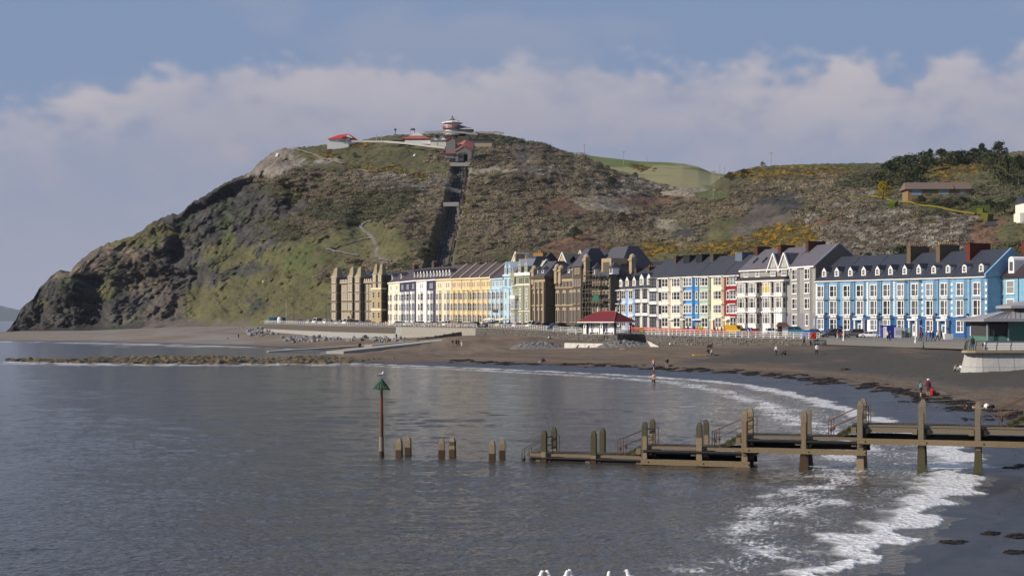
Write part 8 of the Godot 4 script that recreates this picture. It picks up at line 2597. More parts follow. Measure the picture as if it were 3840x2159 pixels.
func wood(k: String) -> StandardMaterial3D:
	match k:
		"tan": return mat("wood_tan",.42,.33,.22, 0.9, "woodv", 0.7)
		"beam": return mat("wood_beam",.35,.265,.16, 0.9, "woodh", 0.5)
		"grey": return mat("wood_grey",.31,.262,.195, 0.9, "woodv", 0.7)
		"green": return mat("wood_green",.125,.12,.062, 0.9, "woodv", 0.7)
		"moss": return mat("wood_moss",.145,.13,.09, 0.9, "woodv", 0.7)
		"deck": return mat("wood_deck",.11,.09,.072, 0.95, "woodv", 0.6)
		"wet": return mat("wood_wet",.115,.066,.028, 0.5, "woodv", 0.9)
	return mat("wood_black",.028,.025,.02, 0.8, "streak", 0.9)

func build_jetty() -> void:
	var o := thing("timber_jetty", "old stepped timber jetty with paired posts and rusty handrails", "jetty", V(JX, 0,-JD),-0.303)
	var us := [2041, 2227, 2418, 2624, 2794, 3017, 3228, 3457, 3670, 3892]
	var tops := [1.88, 1.90, 2.52, 2.55, 3.30, 3.30, 3.96, 3.96, 3.88, 3.9]
	var wides := [.31,.31,.31,.32,.34,.33,.33,.34,.33,.33]
	var ss := []
	for u in us: ss.append(jetty_s(u))
	for i in us.size():
		for bk in 2:
			var z := -2.2 * bk
			var w: float = wides[i]
			var kind: String = ["green", "green", "moss", "moss", "tan", "grey", "grey", "grey", "grey", "grey"][i]
			var y0: float = [-.6,-.6,-.6,-.6,-.6,.2,.9,.55,.5,.5][i]
			var pm := part("post", timber_post(w, y0, tops[i] + .02 * bk), wood(kind), o, V(ss[i], 0, z))
			pm.rotation.y = .03 * ((i * 7 + bk * 3) % 5 - 2)
			if i < 4: part("pale_foot", BX0(w / 2 + .006,.2, tops[i] - (.75 if i < 2 else .55) - [.55,.7,.3,.35][i]), wood("tan"), o, V(ss[i], 0, z))
			if i < 5: part("wet_foot", BX(V(-w / 2 - .012,-.6,-w / 2 - .012), V(w / 2 + .012,.25, w / 2 + .012)).mesh(), wood("wet"), o, V(ss[i], 0, z))
			else:
				var sh := MB.new()
				var f := w * (.95 if i == 5 else .72)
				var top: float = [0, 0, 0, 0, 0, 1.0, 1.0, 1.5, 1.35, 1.35][i]
				sh.hexa([V(-f,-.7, f), V(f,-.7, f), V(w * .55, top, w * .55), V(-w * .55, top, w * .55), V(-f,-.7,-f), V(f,-.7,-f), V(w * .55, top,-w * .55), V(-w * .55, top,-w * .55)])
				part("shoe", sh.mesh(), wood("green" if i in [7, 8] else "wet" if i != 6 else "tan"), o, V(ss[i], 0, z))
			if i >= 4: part("face_plank", BX(V(-.13, tops[i] - 2.6, w / 2 + .002), V(.13, tops[i] - .62, w / 2 + .07)).mesh(), wood("beam" if i < 6 else "grey"), o, V(ss[i], 0, z)) if bk == 0 else null
	var bays := [[0, 2,.47], [2, 4, 1.08], [4, 6, 1.85], [6, 9, 2.6]]
	for k in bays.size():
		var q: Array = bays[k]
		var a: float = ss[q[0]] - (.9 if k == 0 else .15)
		var e: float = ss[q[1]] + .1 if k < 3 else ss[9] + 2.0
		var y: float = q[2]
		var dk := MB.new()
		var x := a
		var n := 0
		while x < e - .1:
			dk.box(V(x, y - .05 + .006 * (n % 3),-2.05), V(minf(x + .19, e), y + .006 * (n % 3),-.16))
			x += .205; n += 1
		part("deck_boards", dk.mesh(), wood("deck"), o)
		for z in [-.16,-2.2]:
			var front: bool = z > -1.0
			var lo := y - (.17 if k < 3 else .42)
			part("edge_beam", BX(V(a, lo, z), V(e, y - .006, z + .13)).mesh(), wood("beam" if k < 2 or not front else "grey"), o)
			if k == 3: part("edge_strip", BX(V(a, y - .1, z + .132), V(e, y - .02, z + .17)).mesh(), wood("grey"), o)
			if front and k < 3:
				var r: float = [.07,.10,.10][k]
				part("black_pipe", MB.new().tube([V(a + .1, lo - r - .02,.12), V(e - .1, lo - r - .03,.12)], r, 10).mesh(), mat("rubber",.018,.018,.02, 0.45), o)
		if k > 0:
			var l0: float = [0,.02,.88, 1.53][k]
			var l1: float = [0,.33, 1.16, 1.84][k]
			part("lower_beam", BX(V(a, l0,.19), V(e + .25, l1,.40)).mesh(), wood("beam"), o)
			part("lower_beam", BX(V(a, l0 + .08,-2.62), V(e + .25, l1 + .12,-2.42)).mesh(), wood("black"), o)
		else: part("lower_beam", BX(V(a,-.05,-.1), V(e,.18,.06)).mesh(), wood("black"), o)
		for i in range(q[0], q[1] + 1):
			if k > 0:
				for y2 in [[0,.18, 1.02, 1.68][k], y - .1]: part("bolt", MB.new().tube([V(ss[i] + .3, y2,.1), V(ss[i] + .3, y2,.425 if y2 < y - .2 else .15)],.045, 6).mesh(), mat("iron"), o)
			part("cross_beam", BX(V(ss[i] + .2, y - .5,-2.7), V(ss[i] + .46, y - .18,.1)).mesh(), wood("black"), o)
			part("cross_beam", BX(V(ss[i] - .5, y - .5,-2.7), V(ss[i] - .22, y - .18,.1)).mesh(), wood("grey"), o)
	var rust := mat("rusty_iron",.17,.085,.05, 0.8, "fine", 2.0)
	var stairs := [[ss[0],-.3,.47, 1.3], [ss[2],.47, 1.08, 1.5], [ss[4], 1.08, 1.85, 1.75], [ss[6], 1.85, 2.6, 1.6], [ss[9] - .2, 2.6, 3.4, 1.6]]
	for k in stairs.size():
		var q: Array = stairs[k]
		var x1: float = q[0] - .22
		var x0: float = x1 - q[3]
		var n := 4
		for i in n:
			part("step", BX(V(lerpf(x0 + .5, x1, i / float(n)), lerpf(q[1], q[2], (i + .3) / n) - .1,-1.9), V(lerpf(x0 + .5, x1, (i + 1) / float(n)) + .05, lerpf(q[1], q[2], (i + 1.0) / n) - .02,-.35)).mesh(), wood("green"), o)
		for z in [-.35,-1.85]:
			part("stringer", MB.new().hexa([V(x0 + .4, q[1] - .1, z), V(x1, q[2] - .45, z), V(x1, q[2], z), V(x0 + .4, q[1] + .12, z), V(x0 + .4, q[1] - .1, z - .08), V(x1, q[2] - .45, z - .08), V(x1, q[2], z - .08), V(x0 + .4, q[1] + .12, z - .08)]).mesh(), wood("green"), o)
			var hr := MB.new()
			hr.tube([V(x0, q[1] + .9, z), V(x1 + .1, q[2] + .95, z), V(x1 + .65, q[2] + 1.0, z)],.027, 6)
			hr.tube([V(x0, q[1] + .42, z), V(x1 + .1, q[2] + .48, z), V(x1 + .65, q[2] + .5, z)],.024, 6)
			for x in [x0, x0 + .16]: hr.tube([V(x, q[1] - .05, z), V(x, q[1] + (.9 if x == x0 else .98), z)],.026, 6)
			hr.tube([V(x1 + .65, q[2], z), V(x1 + .65, q[2] + 1.0, z)],.026, 6)
			part("handrail", hr.mesh(), rust if k else mat("rust_dark",.07,.055,.045, 0.8), o)
			part("weed_clump", tuft_mesh(8, 30,.5, 1.0), mat("weed",.028,.020,.012, 0.6), o, V(x0 + .16, q[1] + .35, z)).scale = V(.1,.16,.1)
	var lone := [[1497, 1643, 1712, "leftmost of the six lone timber posts, front"], [1530, 1637, 1705, "second lone post, behind the leftmost one"], [1656, 1646, 1718, "third lone post, front one of the middle pair"], [1697, 1640, 1710, "green topped lone post, back one of the middle pair"], [1846, 1651, 1730, "fifth lone post, front one of the pair nearest the jetty"], [1884, 1648, 1719, "sixth lone post, back one of the pair nearest the jetty"]]
	for i in lone.size():
		var q: Array = lone[i]
		var p := on_level(q[0], q[2], 0.0)
		var hh: float = (q[2] - q[1]) / F * -p.z
		var t := thing("timber_post", q[3], "post", p,-0.28 + .08 * (i % 3), "lone posts in the sea")
		part("upper_post", timber_post(.34,.38, hh), wood("tan"), t)
		part("wet_foot", BX(V(-.18,-1.0,-.18), V(.18,.44 + .04 * (i % 3),.18)).mesh(), wood("wet"), t)
		if i == 3: part("green_cap", BX(V(-.174, hh - .5,-.174), V(.174, hh - .255,.174)).mesh(), wood("green"), t)
	var p := on_level(1430, 1711, 0.0)
	var bc := thing("channel_beacon", "rusty iron beacon pole with a green slatted cone on top", "beacon", p)
	part("lower_tube", MB.new().tube([V(0,-1, 0), V(0, 1.16, 0)],.155, 12).mesh(), mat("pole_bleached",.26,.22,.16, 0.8, "streak", 1.0), bc)
	part("wet_foot", MB.new().tube([V(0,-1, 0), V(0,.34, 0)],.163, 12).mesh(), wood("wet"), bc)
	part("middle_tube", MB.new().tube([V(0, 1.16, 0), V(0, 2.55, 0)],.125, 12).mesh(), mat("rust_tube",.16,.085,.055, 0.8, "streak", 1.0), bc)
	part("collar", MB.new().tube([V(0, 1.12, 0), V(0, 1.22, 0)],.165, 12).mesh(), mat("pole_bleached"), bc)
	part("collar", MB.new().tube([V(0, 2.5, 0), V(0, 2.6, 0)],.14, 12).mesh(), mat("rust_tube"), bc)
	part("upper_tube", MB.new().tube([V(0, 2.55, 0), V(0, 3.7, 0)],.095, 12).mesh(), mat("rust_red",.20,.07,.035, 0.8, "streak", 1.0), bc)
	part("dark_tube", MB.new().tube([V(0, 3.7, 0), V(0, 4.3, 0)],.085, 10).mesh(), mat("rust_dark"), bc)
	var grn := mat("beacon_green",.045,.14,.075, 0.7, "fine", 2.0)
	for k in 16:
		var a := TAU * k / 16.0
		var d := V(cos(a), 0, sin(a))
		part("slat", MB.new().bar(d * .52 + V(0, 4.22, 0), d * .06 + V(0, 4.84, 0),.055,.02, d).mesh(), grn, bc)
	part("base_ring", MB.new().lathe([W(.48, 4.17), W(.55, 4.17), W(.55, 4.23), W(.48, 4.23), W(.48, 4.17)], Vector3.ZERO, 16).mesh(), grn, bc)
	part("cap", MB.new().lathe([W(.1, 4.76), W(.07, 4.86), W(0, 4.87)], Vector3.ZERO, 10).mesh(), grn, bc)
	for k in 2: part("rope_end", MB.new().tube([V(-.5 + k, 4.2,.05), V(-.55 + k * 1.05, 4.0,.05), V(-.58 + k * 1.1, 3.86,.05)],.012, 4).mesh(), mat("rope_blue",.03,.16,.28, 0.8), bc)
	gull("white gull perched on top of the green beacon cone", p + V(-.03, 4.87, 0),.6, 1.0)
	var wall := BX(V(.1, 0,-.4), V(3.6, 2.02,.4))
	tag(part("near_wall", wall.mesh(), mat("rubble",.21,.20,.185, 0.95, "stone", 0.22), self, V(0, 0,-37)), "near stone wall just below the picture's lower edge", "wall")
	for q in [[2006, 2147,.3, "leftmost gull along the bottom edge, facing right"], [2074, 2147, 2.4, "second gull along the bottom edge, seen from behind"], [2103, 2147,.5, "third gull along the bottom edge, pale headed"], [2150, 2145, 2.0, "fourth gull along the bottom edge, with grey wings"], [2272, 2152, 1.0, "fifth gull along the bottom edge, lowest"], [2378, 2144, 2.6, "rightmost gull along the bottom edge"]]:
		var h := at(q[0], q[1], 37.0)
		gull(q[3], V(h.x, 2.02, h.z), q[2], (h.y + .03 - 2.02) / .43)

func gull(label: String, p: Vector3, turn: float, s: float) -> void:
	var o := thing("gull", label, "gull", p, turn, "gulls")
	o.scale = Vector3.ONE * s
	var b := MB.new()
	b.tube([V(-.30,.20, 0), V(-.2,.205, 0), V(-.08,.21, 0), V(.04,.23, 0), V(.12,.28, 0), V(.145,.34, 0), V(.155,.385, 0), V(.175,.41, 0), V(.20,.405, 0), V(.215,.395, 0)], [.006,.045,.085,.09,.065,.045,.043,.045,.034,.008], 10)
	part("body", b.mesh(), mat("gull_white",.76,.75,.73, 0.7), o)
	for z in [-1.0, 1.0]:
		b = MB.new()
		b.tube([V(.06,.25, z * .075), V(-.08,.245, z * .092), V(-.24,.225, z * .06), V(-.38,.215, z * .015)], [.02,.05,.035,.004], 7)
		part("wing", b.mesh(), mat("gull_grey",.36,.37,.39, 0.7), o)
		b = MB.new()
		b.tube([V(.02,.16, z * .04), V(.03,.02, z * .04), V(.08,.008, z * .04)],.008, 5)
		part("leg", b.mesh(), mat("gull_leg",.5,.28,.2, 0.7), o)
		part("eye", BX(V(.185,.41, z * .034 - .006), V(.197,.421, z * .034 + .006)).mesh(), mat("trim_black",.02,.02,.02, 0.6), o)
	part("beak", MB.new().tube([V(.205,.40, 0), V(.245,.393, 0), V(.262,.383, 0)], [.014,.011,.003], 6).mesh(), mat("beak_yellow",.5,.30,.04, 0.6), o)
	part("tail", BX(V(-.40,.195,-.03), V(-.26,.208,.03)).mesh(), mat("gull_white"), o)

func BX0(h: float, y0: float, y1: float) -> ArrayMesh: return BX(V(-h, y0,-h), V(h, y1, h)).mesh()

func pose(kind: String) -> Array:
	var j := [V(0,.95, 0), V(0, 1.30,.01), V(0, 1.50, 0), V(0, 1.655,.02), V(-.18, 1.42, 0), V(.18, 1.42, 0), V(-.24, 1.14,-.02), V(.24, 1.14,-.02), V(-.25,.90,.05), V(.25,.90,.05), V(-.25,.76,.08), V(.25,.76,.08), V(-.09,.92, 0), V(.09,.92, 0), V(-.10,.50,.02), V(.10,.50,.02), V(-.10,.08,-.02), V(.10,.08,-.02), V(-.11,.03,.15), V(.11,.03,.15)]
	match kind:
		"walk":
			j[14] = V(-.10,.52,.20); j[16] = V(-.10,.10,.28); j[18] = V(-.10,.06,.44)
			j[15] = V(.10,.50,-.06); j[17] = V(.10,.12,-.34); j[19] = V(.10,.03,-.20)
			j[8] = V(-.24,.93,-.16); j[10] = V(-.24,.80,-.18); j[9] = V(.24,.95,.20); j[11] = V(.23,.84,.28)
		"talk":
			j[7] = V(.25, 1.16,.06); j[9] = V(.16, 1.18,.32); j[11] = V(.12, 1.22,.45)
			j[6] = V(-.25, 1.16,.06); j[8] = V(-.14, 1.12,.30); j[10] = V(-.10, 1.15,.42)
		"sit":
			j[0] = V(0,.14, 0); j[1] = V(0,.48,.04); j[2] = V(0,.68,.08); j[3] = V(0,.82,.13); j[4] = V(-.18,.60,.05); j[5] = V(.18,.60,.05); j[6] = V(-.26,.38,.16); j[7] = V(.26,.38,.16); j[8] = V(-.14,.40,.38); j[9] = V(.14,.40,.38); j[10] = V(-.06,.40,.48); j[11] = V(.06,.40,.48)
			j[12] = V(-.10,.13,.02); j[13] = V(.10,.13,.02); j[14] = V(-.14,.46,.38); j[15] = V(.14,.46,.38); j[16] = V(-.12,.09,.62); j[17] = V(.12,.09,.62); j[18] = V(-.12,.04,.80); j[19] = V(.12,.04,.80)
		"lie":
			j[0] = V(0,.13, 0); j[1] = V(.03,.20,-.34); j[2] = V(.03,.26,-.52); j[3] = V(.03,.32,-.66); j[4] = V(-.16,.20,-.45); j[5] = V(.20,.22,-.45); j[6] = V(-.30,.07,-.30); j[7] = V(.34,.07,-.42); j[8] = V(-.28,.06,-.06); j[9] = V(.30,.06,-.64); j[10] = V(-.26,.05,.08); j[11] = V(.24,.06,-.74)
			j[12] = V(-.09,.12,.03); j[13] = V(.09,.12,.03); j[14] = V(-.12,.20,.44); j[15] = V(.12,.10,.46); j[16] = V(-.12,.07,.82); j[17] = V(.13,.07,.88); j[18] = V(-.15,.12,.95); j[19] = V(.17,.14, 1.0)
		"bend":
			j[1] = V(0, 1.10,.28); j[2] = V(0, 1.14,.48); j[3] = V(0, 1.12,.62); j[4] = V(-.18, 1.12,.38); j[5] = V(.18, 1.12,.38); j[6] = V(-.22,.84,.44); j[7] = V(.22,.84,.44); j[8] = V(-.16,.58,.50); j[9] = V(.16,.58,.50); j[10] = V(-.14,.45,.54); j[11] = V(.14,.45,.54)
		"chair":
			j = pose("sit")
			for i in 12: j[i] = j[i] + V(0,.36, 0)
			j[12] = V(-.10,.48,.02); j[13] = V(.10,.48,.02); j[14] = V(-.11,.50,.42); j[15] = V(.11,.50,.42); j[16] = V(-.11,.09,.44); j[17] = V(.11,.09,.44); j[18] = V(-.11,.04,.60); j[19] = V(.11,.04,.60)
	return j

func body_mesh(kind: String) -> Array:      # [vertices, normals, indices, region of each vertex]
	if cache.has("body" + kind): return cache["body" + kind]
	var j := pose(kind)
	var bones := [[0, 1,.150,.160, 1], [1, 2,.150,.062, 1], [2, 3,.058,.07, 0], [3, 3,.108,.108, 5], [4, 5,.075,.075, 1], [4, 6,.062,.050, 6], [5, 7,.062,.050, 6], [6, 8,.047,.034, 0], [7, 9,.047,.034, 0], [8, 10,.040,.026, 0], [9, 11,.040,.026, 0], [12, 13,.125,.125, 2], [12, 14,.100,.068, 2], [13, 15,.100,.068, 2], [14, 16,.064,.044, 3], [15, 17,.064,.044, 3], [16, 18,.048,.040, 4], [17, 19,.048,.040, 4]]
	var lo := Vector3.INF
	var hi := -Vector3.INF
	for p in j:
		lo = lo.min(p); hi = hi.max(p)
	lo -= Vector3.ONE * .2
	hi += Vector3.ONE * .2
	var c := .034
	var n := Vector3i(((hi - lo) / c).ceil())
	var f := PackedFloat32Array()
	var who := PackedByteArray()
	var near := PackedFloat32Array()
	var total := n.x * n.y * n.z
	f.resize(total); who.resize(total); near.resize(total)
	near.fill(9.0)
	for b in bones:
		var p0: Vector3 = j[b[0]]
		var p1: Vector3 = j[b[1]]
		var m: float = maxf(b[2], b[3]) + .12
		var g0 := Vector3i(((p0.min(p1) - Vector3.ONE * m - lo) / c).floor()).clamp(Vector3i.ZERO, n - Vector3i.ONE)
		var g1 := Vector3i(((p0.max(p1) + Vector3.ONE * m - lo) / c).ceil()).clamp(Vector3i.ZERO, n - Vector3i.ONE)
		var ab := p1 - p0
		var l2 := maxf(ab.length_squared(), 1e-6)
		for z in range(g0.z, g1.z + 1):
			for y in range(g0.y, g1.y + 1):
				for x in range(g0.x, g1.x + 1):
					var p := lo + V(x, y, z) * c
					var t := clampf((p - p0).dot(ab) / l2, 0.0, 1.0)
					var d: float = (p - p0 - ab * t).length() - lerpf(b[2], b[3], t)
					var i := (z * n.y + y) * n.x + x
					f[i] += exp(-d * 42.0)
					if d < near[i]:
						near[i] = d
						who[i] = b[4]
	var vs := PackedVector3Array()
	var ns := PackedVector3Array()
	var reg := PackedByteArray()
	var ix := PackedInt32Array()
	var id := {}
	var val := func(i: int) -> float: return 1.0 - f[i]      # below zero inside
	var step := [1, n.x, n.x * n.y]
	for z in n.z - 1:
		for y in n.y - 1:
			for x in n.x - 1:
				var i := (z * n.y + y) * n.x + x
				var mask := 0
				for k in 8:
					if f[i + (k & 1) + ((k >> 1) & 1) * n.x + (k >> 2) * n.x * n.y] > 1.0: mask += 1
				if mask == 0 or mask == 8: continue
				var sum := Vector3.ZERO
				var cnt := 0
				for e in [[0, 1], [2, 3], [4, 5], [6, 7], [0, 2], [1, 3], [4, 6], [5, 7], [0, 4], [1, 5], [2, 6], [3, 7]]:
					var ia: int = i + (e[0] & 1) + ((e[0] >> 1) & 1) * n.x + (e[0] >> 2) * n.x * n.y
					var ib: int = i + (e[1] & 1) + ((e[1] >> 1) & 1) * n.x + (e[1] >> 2) * n.x * n.y
					var a := log(maxf(f[ia], 1e-9))
					var b := log(maxf(f[ib], 1e-9))
					if (a > 0.0) == (b > 0.0): continue
					var t := a / (a - b)
					sum += V(e[0] & 1, (e[0] >> 1) & 1, e[0] >> 2).lerp(V(e[1] & 1, (e[1] >> 1) & 1, e[1] >> 2), t)
					cnt += 1
				id[i] = vs.size()
				vs.append(lo + (V(x, y, z) + sum / cnt) * c)
				ns.append(V(f[i] - f[i + 1], f[i] - f[i + n.x], f[i] - f[i + n.x * n.y]).normalized())
				reg.append(who[i] if near[i] < 9.0 else 1)
	for z in range(1, n.z - 1):
		for y in range(1, n.y - 1):
			for x in range(1, n.x - 1):
				var i := (z * n.y + y) * n.x + x
				for ax in 3:
					var inside := f[i] > 1.0
					if inside == (f[i + step[ax]] > 1.0): continue
					var s1: int = step[(ax + 1) % 3]
					var s2: int = step[(ax + 2) % 3]
					var q := [id.get(i,-1), id.get(i - s1,-1), id.get(i - s1 - s2,-1), id.get(i - s2,-1)]
					if q.has(-1): continue
					if inside: q.reverse()
					ix.append(q[0]); ix.append(q[1]); ix.append(q[2]); ix.append(q[0]); ix.append(q[2]); ix.append(q[3])
	cache["body" + kind] = [vs, ns, ix, reg, j]
	return cache["body" + kind]

func person(label: String, where: Vector3, kind: String, turn: float, top: Color, legs: Color, o2 := {}) -> void:
	var bm := body_mesh(kind)
	var skin: Color = o2.get("skin", Color(.46,.27,.19))
	var hair: Color = o2.get("hair", Color(.05,.032,.02))
	var shins: Color = skin if o2.get("shorts", false) else legs
	var sleeves: Color = skin if o2.get("bare", false) else top
	var arms: Color = top if o2.get("long", true) and not o2.get("bare", false) else skin
	var head: Vector3 = bm[4][3]
	var cs := PackedColorArray()
	for i in bm[0].size():
		var p: Vector3 = bm[0][i]
		var c: Color
		match bm[3][i]:
			0: c = arms if p.y < bm[4][2].y - .1 and p.distance_to(bm[4][10]) > .16 and p.distance_to(bm[4][11]) > .16 else skin
			1: c = top
			2: c = legs
			3: c = shins
			4: c = o2.get("shoes", Color(.03,.03,.03)) if not o2.get("barefoot", false) else skin
			5: c = hair if p.z < head.z + .02 or p.y > head.y + .05 else skin
			_: c = sleeves
		if o2.has("vest") and bm[3][i] == 6: c = o2.vest
		cs.append(c)
	var arr := []
	arr.resize(Mesh.ARRAY_MAX)
	arr[Mesh.ARRAY_VERTEX] = bm[0]; arr[Mesh.ARRAY_NORMAL] = bm[1]; arr[Mesh.ARRAY_COLOR] = cs; arr[Mesh.ARRAY_INDEX] = bm[2]
	var m := ArrayMesh.new()
	m.add_surface_from_arrays(Mesh.PRIMITIVE_TRIANGLES, arr)
	var o := part("person", m, vmat("clothing", 0.9), self, where)
	o.rotation.y = turn
	o.scale = Vector3.ONE * float(o2.get("size", 1.0))
	tag(o, label, "person", o2.get("group", ""))
	var nose := MB.new()
	nose.tube([head + V(0,.02,.10), head + V(0,-.02,.128), head + V(0,-.03,.10)], [.012,.018,.012], 5)
	if kind != "lie" and kind != "bend": part("nose", nose.mesh(), mat("skin_nose",.46,.27,.19,.8), o)
	if o2.has("hat"):
		var h := MB.new()
		h.lathe([W(.17,.03), W(.135,.05), W(.128,.10), W(.08,.15), W(0,.165)], head, 10)
		part("hat", h.mesh(), mat("hat%.2f%.2f" % [o2.hat.r, o2.hat.g], o2.hat.r, o2.hat.g, o2.hat.b,.8), o)
	if o2.has("hair_long"):
		var h := MB.new()
		h.tube([head + V(0,.06,-.07), head + V(0,-.1,-.125), head + V(0,-.28,-.14)], [.07,.075,.03], 7)
		part("long_hair", h.mesh(), mat("hair%.2f" % hair.r, hair.r, hair.g, hair.b,.7), o)

func build_people() -> void:
	var black := Color(.02,.02,.024)
	var navy := Color(.02,.028,.07)
	var white := Color(.70,.69,.66)
	var jean := Color(.07,.10,.18)
	var red := Color(.34,.02,.02)
	var grey := Color(.15,.15,.15)
	var tan := Color(.28,.21,.13)
	var beach := [["woman in a teal top and dark shorts gesturing, on the near beach", 3455, 1489, "talk", 1.4, Color(.12,.22,.22), navy, {"shorts": true, "long": false, "barefoot": true, "hair_long": true, "size": .98}],
		["person with a white cap and maroon jacket, seen from behind", 3483, 1487, "stand", PI - .2, Color(.12,.018,.06), Color(.10,.09,.075), {"shorts": true, "hat": Color(.75,.74,.72), "size": 1.04, "barefoot": true}],
		["person in a red jacket sitting on the beach behind the pair", 3497, 1483, "sit", 2.4, red, black, {}],
		["sunbather lying on the sand left of the jetty's last post", 3650, 1533, "lie", 1.4, black, Color(.5,.32,.26), {"shorts": true, "barefoot": true}],
		["person in dark clothes lying far left on the beach by the seaweed", 3166, 1387, "lie", 1.5, Color(.09,.06,.035), black, {}],
		["left person sitting at the foot of the curved concrete wall", 3583, 1391, "sit", 1.2, Color(.30,.27,.22), black, {}],
		["right person sitting against the curved concrete wall", 3606, 1391, "sit",-1.2, white, Color(.30,.38,.44), {}],
		["bather in blue shorts with bare chest walking on the beach", 2452, 1387, "walk",.3, Color(.5,.31,.23), Color(.03,.06,.24), {"shorts": true, "bare": true, "barefoot": true}],
		["person in a black top and tan trousers standing on the beach", 2502, 1383, "stand",-.3, black, tan, {"shorts": true}],
		["person in a dark green coat bending over a yellow board", 2658, 1336, "bend",-.6, Color(.02,.045,.045), navy, {"shorts": true}],
		["person in white sitting by the yellow board", 2668, 1334, "sit",.4, white, grey, {"hat": Color(.7,.7,.66)}],
		["left person resting at the foot of the stone sea wall", 2655, 1304, "sit",.5, Color(.16,.08,.06), black, {}],
		["right person resting at the foot of the stone sea wall", 2666, 1304, "sit",.2, black, black, {}],
		["person in white shirt and black trousers walking on the dark shingle", 2912, 1334, "walk",.5, white, black, {}],
		["person in black crouching on the dark shingle", 2946, 1330, "sit",-1.2, black, black, {"long": false}],
		["person in a white shirt leaning, near the beach steps", 3064, 1331, "walk",-.5, Color(.60,.58,.64), navy, {}],
		["person in an olive jacket striding near the end of the railing", 3016, 1296, "walk", 1.3, Color(.11,.08,.04), black, {}],
		["person in pale and black clothes beside the striding person", 3028, 1292, "walk", 1.2, Color(.34,.36,.44), black, {}],
		["person in black stooping by a small dog on the beach", 2034, 1358, "sit", 1.9, black, Color(.03,.03,.05), {}],
		["person lying on the beach before the slate heap", 2334, 1312, "lie", 1.3, Color(.30,.18,.12), Color(.4,.26,.2), {"shorts": true}],
		["person in a white top sitting near the buttress", 2513, 1297, "sit", 1.0, white, grey, {}],
		["person in white sitting on the slate heap's top", 2058, 1272, "sit", 1.0, white, black, {}],
		["leftmost of four people standing by the slipway's top", 1697, 1300, "stand",.8, black, tan, {}],
		["second of four people standing by the slipway's top", 1710, 1298, "stand",.2, Color(.12,.03,.03), black, {"shorts": true}],
		["third of four people by the slipway's top, in black", 1719, 1299, "walk",-.4, black, black, {}],
		["rightmost of four people by the slipway's top, in white trousers", 1731, 1300, "stand",-.8, tan, white, {}],
		["left of two people in dark red on the slipway", 1346, 1308, "stand",.4, Color(.10,.02,.02), black, {}],
		["right of two people in dark red on the slipway", 1351, 1307, "stand",-.2, Color(.12,.02,.025), black, {}],
		["left person in jeans by the timber breastwork", 1442, 1299, "stand",.2, Color(.30,.26,.08), jean, {}],
		["right person in jeans by the timber breastwork", 1449, 1298, "stand",.0, tan, jean, {}],
		["person in black standing among the boulders by the wall", 1486, 1272, "stand",.4, black, black, {}],
		["lone walker far away on the left beach", 893, 1268, "stand",.4, Color(.09,.06,.045), black, {}]]
	for q in beach: person(q[0], beach_at(q[1], q[2]), q[3], q[4], q[5], q[6], q[7])
	var prom := [["person in red leading the walking group with a flag", 3453, 1278, "walk", 1.2, red, black, {}], ["person in olive behind the red leader of the walking group", 3460, 1279, "walk", 1.2, Color(.10,.07,.04), jean, {}], ["grey topped person in the middle of the walking group", 3476, 1280, "stand", 1.4, grey, black, {}], ["person in maroon among the walking group", 3490, 1279, "walk", 1.3, Color(.12,.03,.05), jean, {}], ["person in black among the walking group", 3500, 1279, "walk", 1.3, black, navy, {}], ["person in a white jumper at the right of the walking group", 3517, 1278, "walk", 1.5, white, black, {}], ["tall person in black at the right end of the walking group", 3532, 1277, "walk", 1.5, black, navy, {"size": 1.05}],
		["person in a white shirt and shorts by the blue cabin", 3329, 1279, "stand",.6, white, black, {"shorts": true}], ["person in a dark jacket facing the one in white by the cabin", 3340, 1279, "stand",-.9, Color(.03,.035,.06), jean, {}],
		["person in pale trousers by the open car boot", 3143, 1273, "stand",.4, Color(.10,.06,.09), white, {}], ["child in red by the open car boot", 3155, 1272, "walk",.3, red, black, {"size": .75}], ["person in tan right of the white flagpole", 3170, 1272, "stand", 1.0, tan, black, {}],
		["worker in orange with a white helmet", 2619, 1243, "stand",.2, Color(.7,.16,.02), navy, {"hat": Color(.75,.75,.75)}], ["worker in a yellow vest between two others", 2623, 1250, "stand",.4, Color(.50,.62,.04), navy, {}], ["worker in a bright yellow jacket at the right", 2634, 1246, "stand",-.4, Color(.58,.66,.04), navy, {}], ["person in dark red before the orange barriers", 2604, 1247, "walk",.8, Color(.10,.015,.02), black, {}], ["person in black left of the dark red one by the barriers", 2581, 1247, "walk",.8, black, black, {}], ["person in black walking by the near railing, left", 2682, 1254, "walk", 1.2, black, navy, {}], ["person in tan walking by the near railing", 2692, 1255, "walk", 1.2, tan, navy, {}], ["person in blue walking right of the tan one by the railing", 2706, 1255, "walk", 1.2, Color(.06,.09,.18), navy, {}], ["person in white left of the short flagpole", 2656, 1258, "stand",.9, Color(.5,.5,.55), grey, {}], ["person in a dark coat behind the barriers by the red house", 2714, 1240, "stand",.2, Color(.06,.07,.09), black, {}], ["left person beside the shelter's right end", 2372, 1241, "stand",.6, navy, black, {}], ["right person beside the shelter's right end", 2377, 1241, "stand",-.6, black, black, {}],
		["person in a bright red top between parked cars", 1698, 1213, "stand",.3, Color(.5,.02,.02), black, {}], ["left of three pale dressed people at the far railing", 1446, 1211, "stand",.5, white, tan, {}], ["middle of three pale dressed people at the far railing", 1454, 1211, "stand",.2, Color(.55,.35,.35), tan, {}], ["right of three pale dressed people at the far railing", 1462, 1211, "stand",-.4, white, grey, {}]]
	for q in prom: person(q[0], street_at(q[1], 7.5) if q[1] < 2000 else prom_at(q[1], q[2]), q[3], q[4], q[5], q[6], q[7])
	var seat := [1826, 1832, 1841, 1847, 1876, 1882, 1890, 1897]
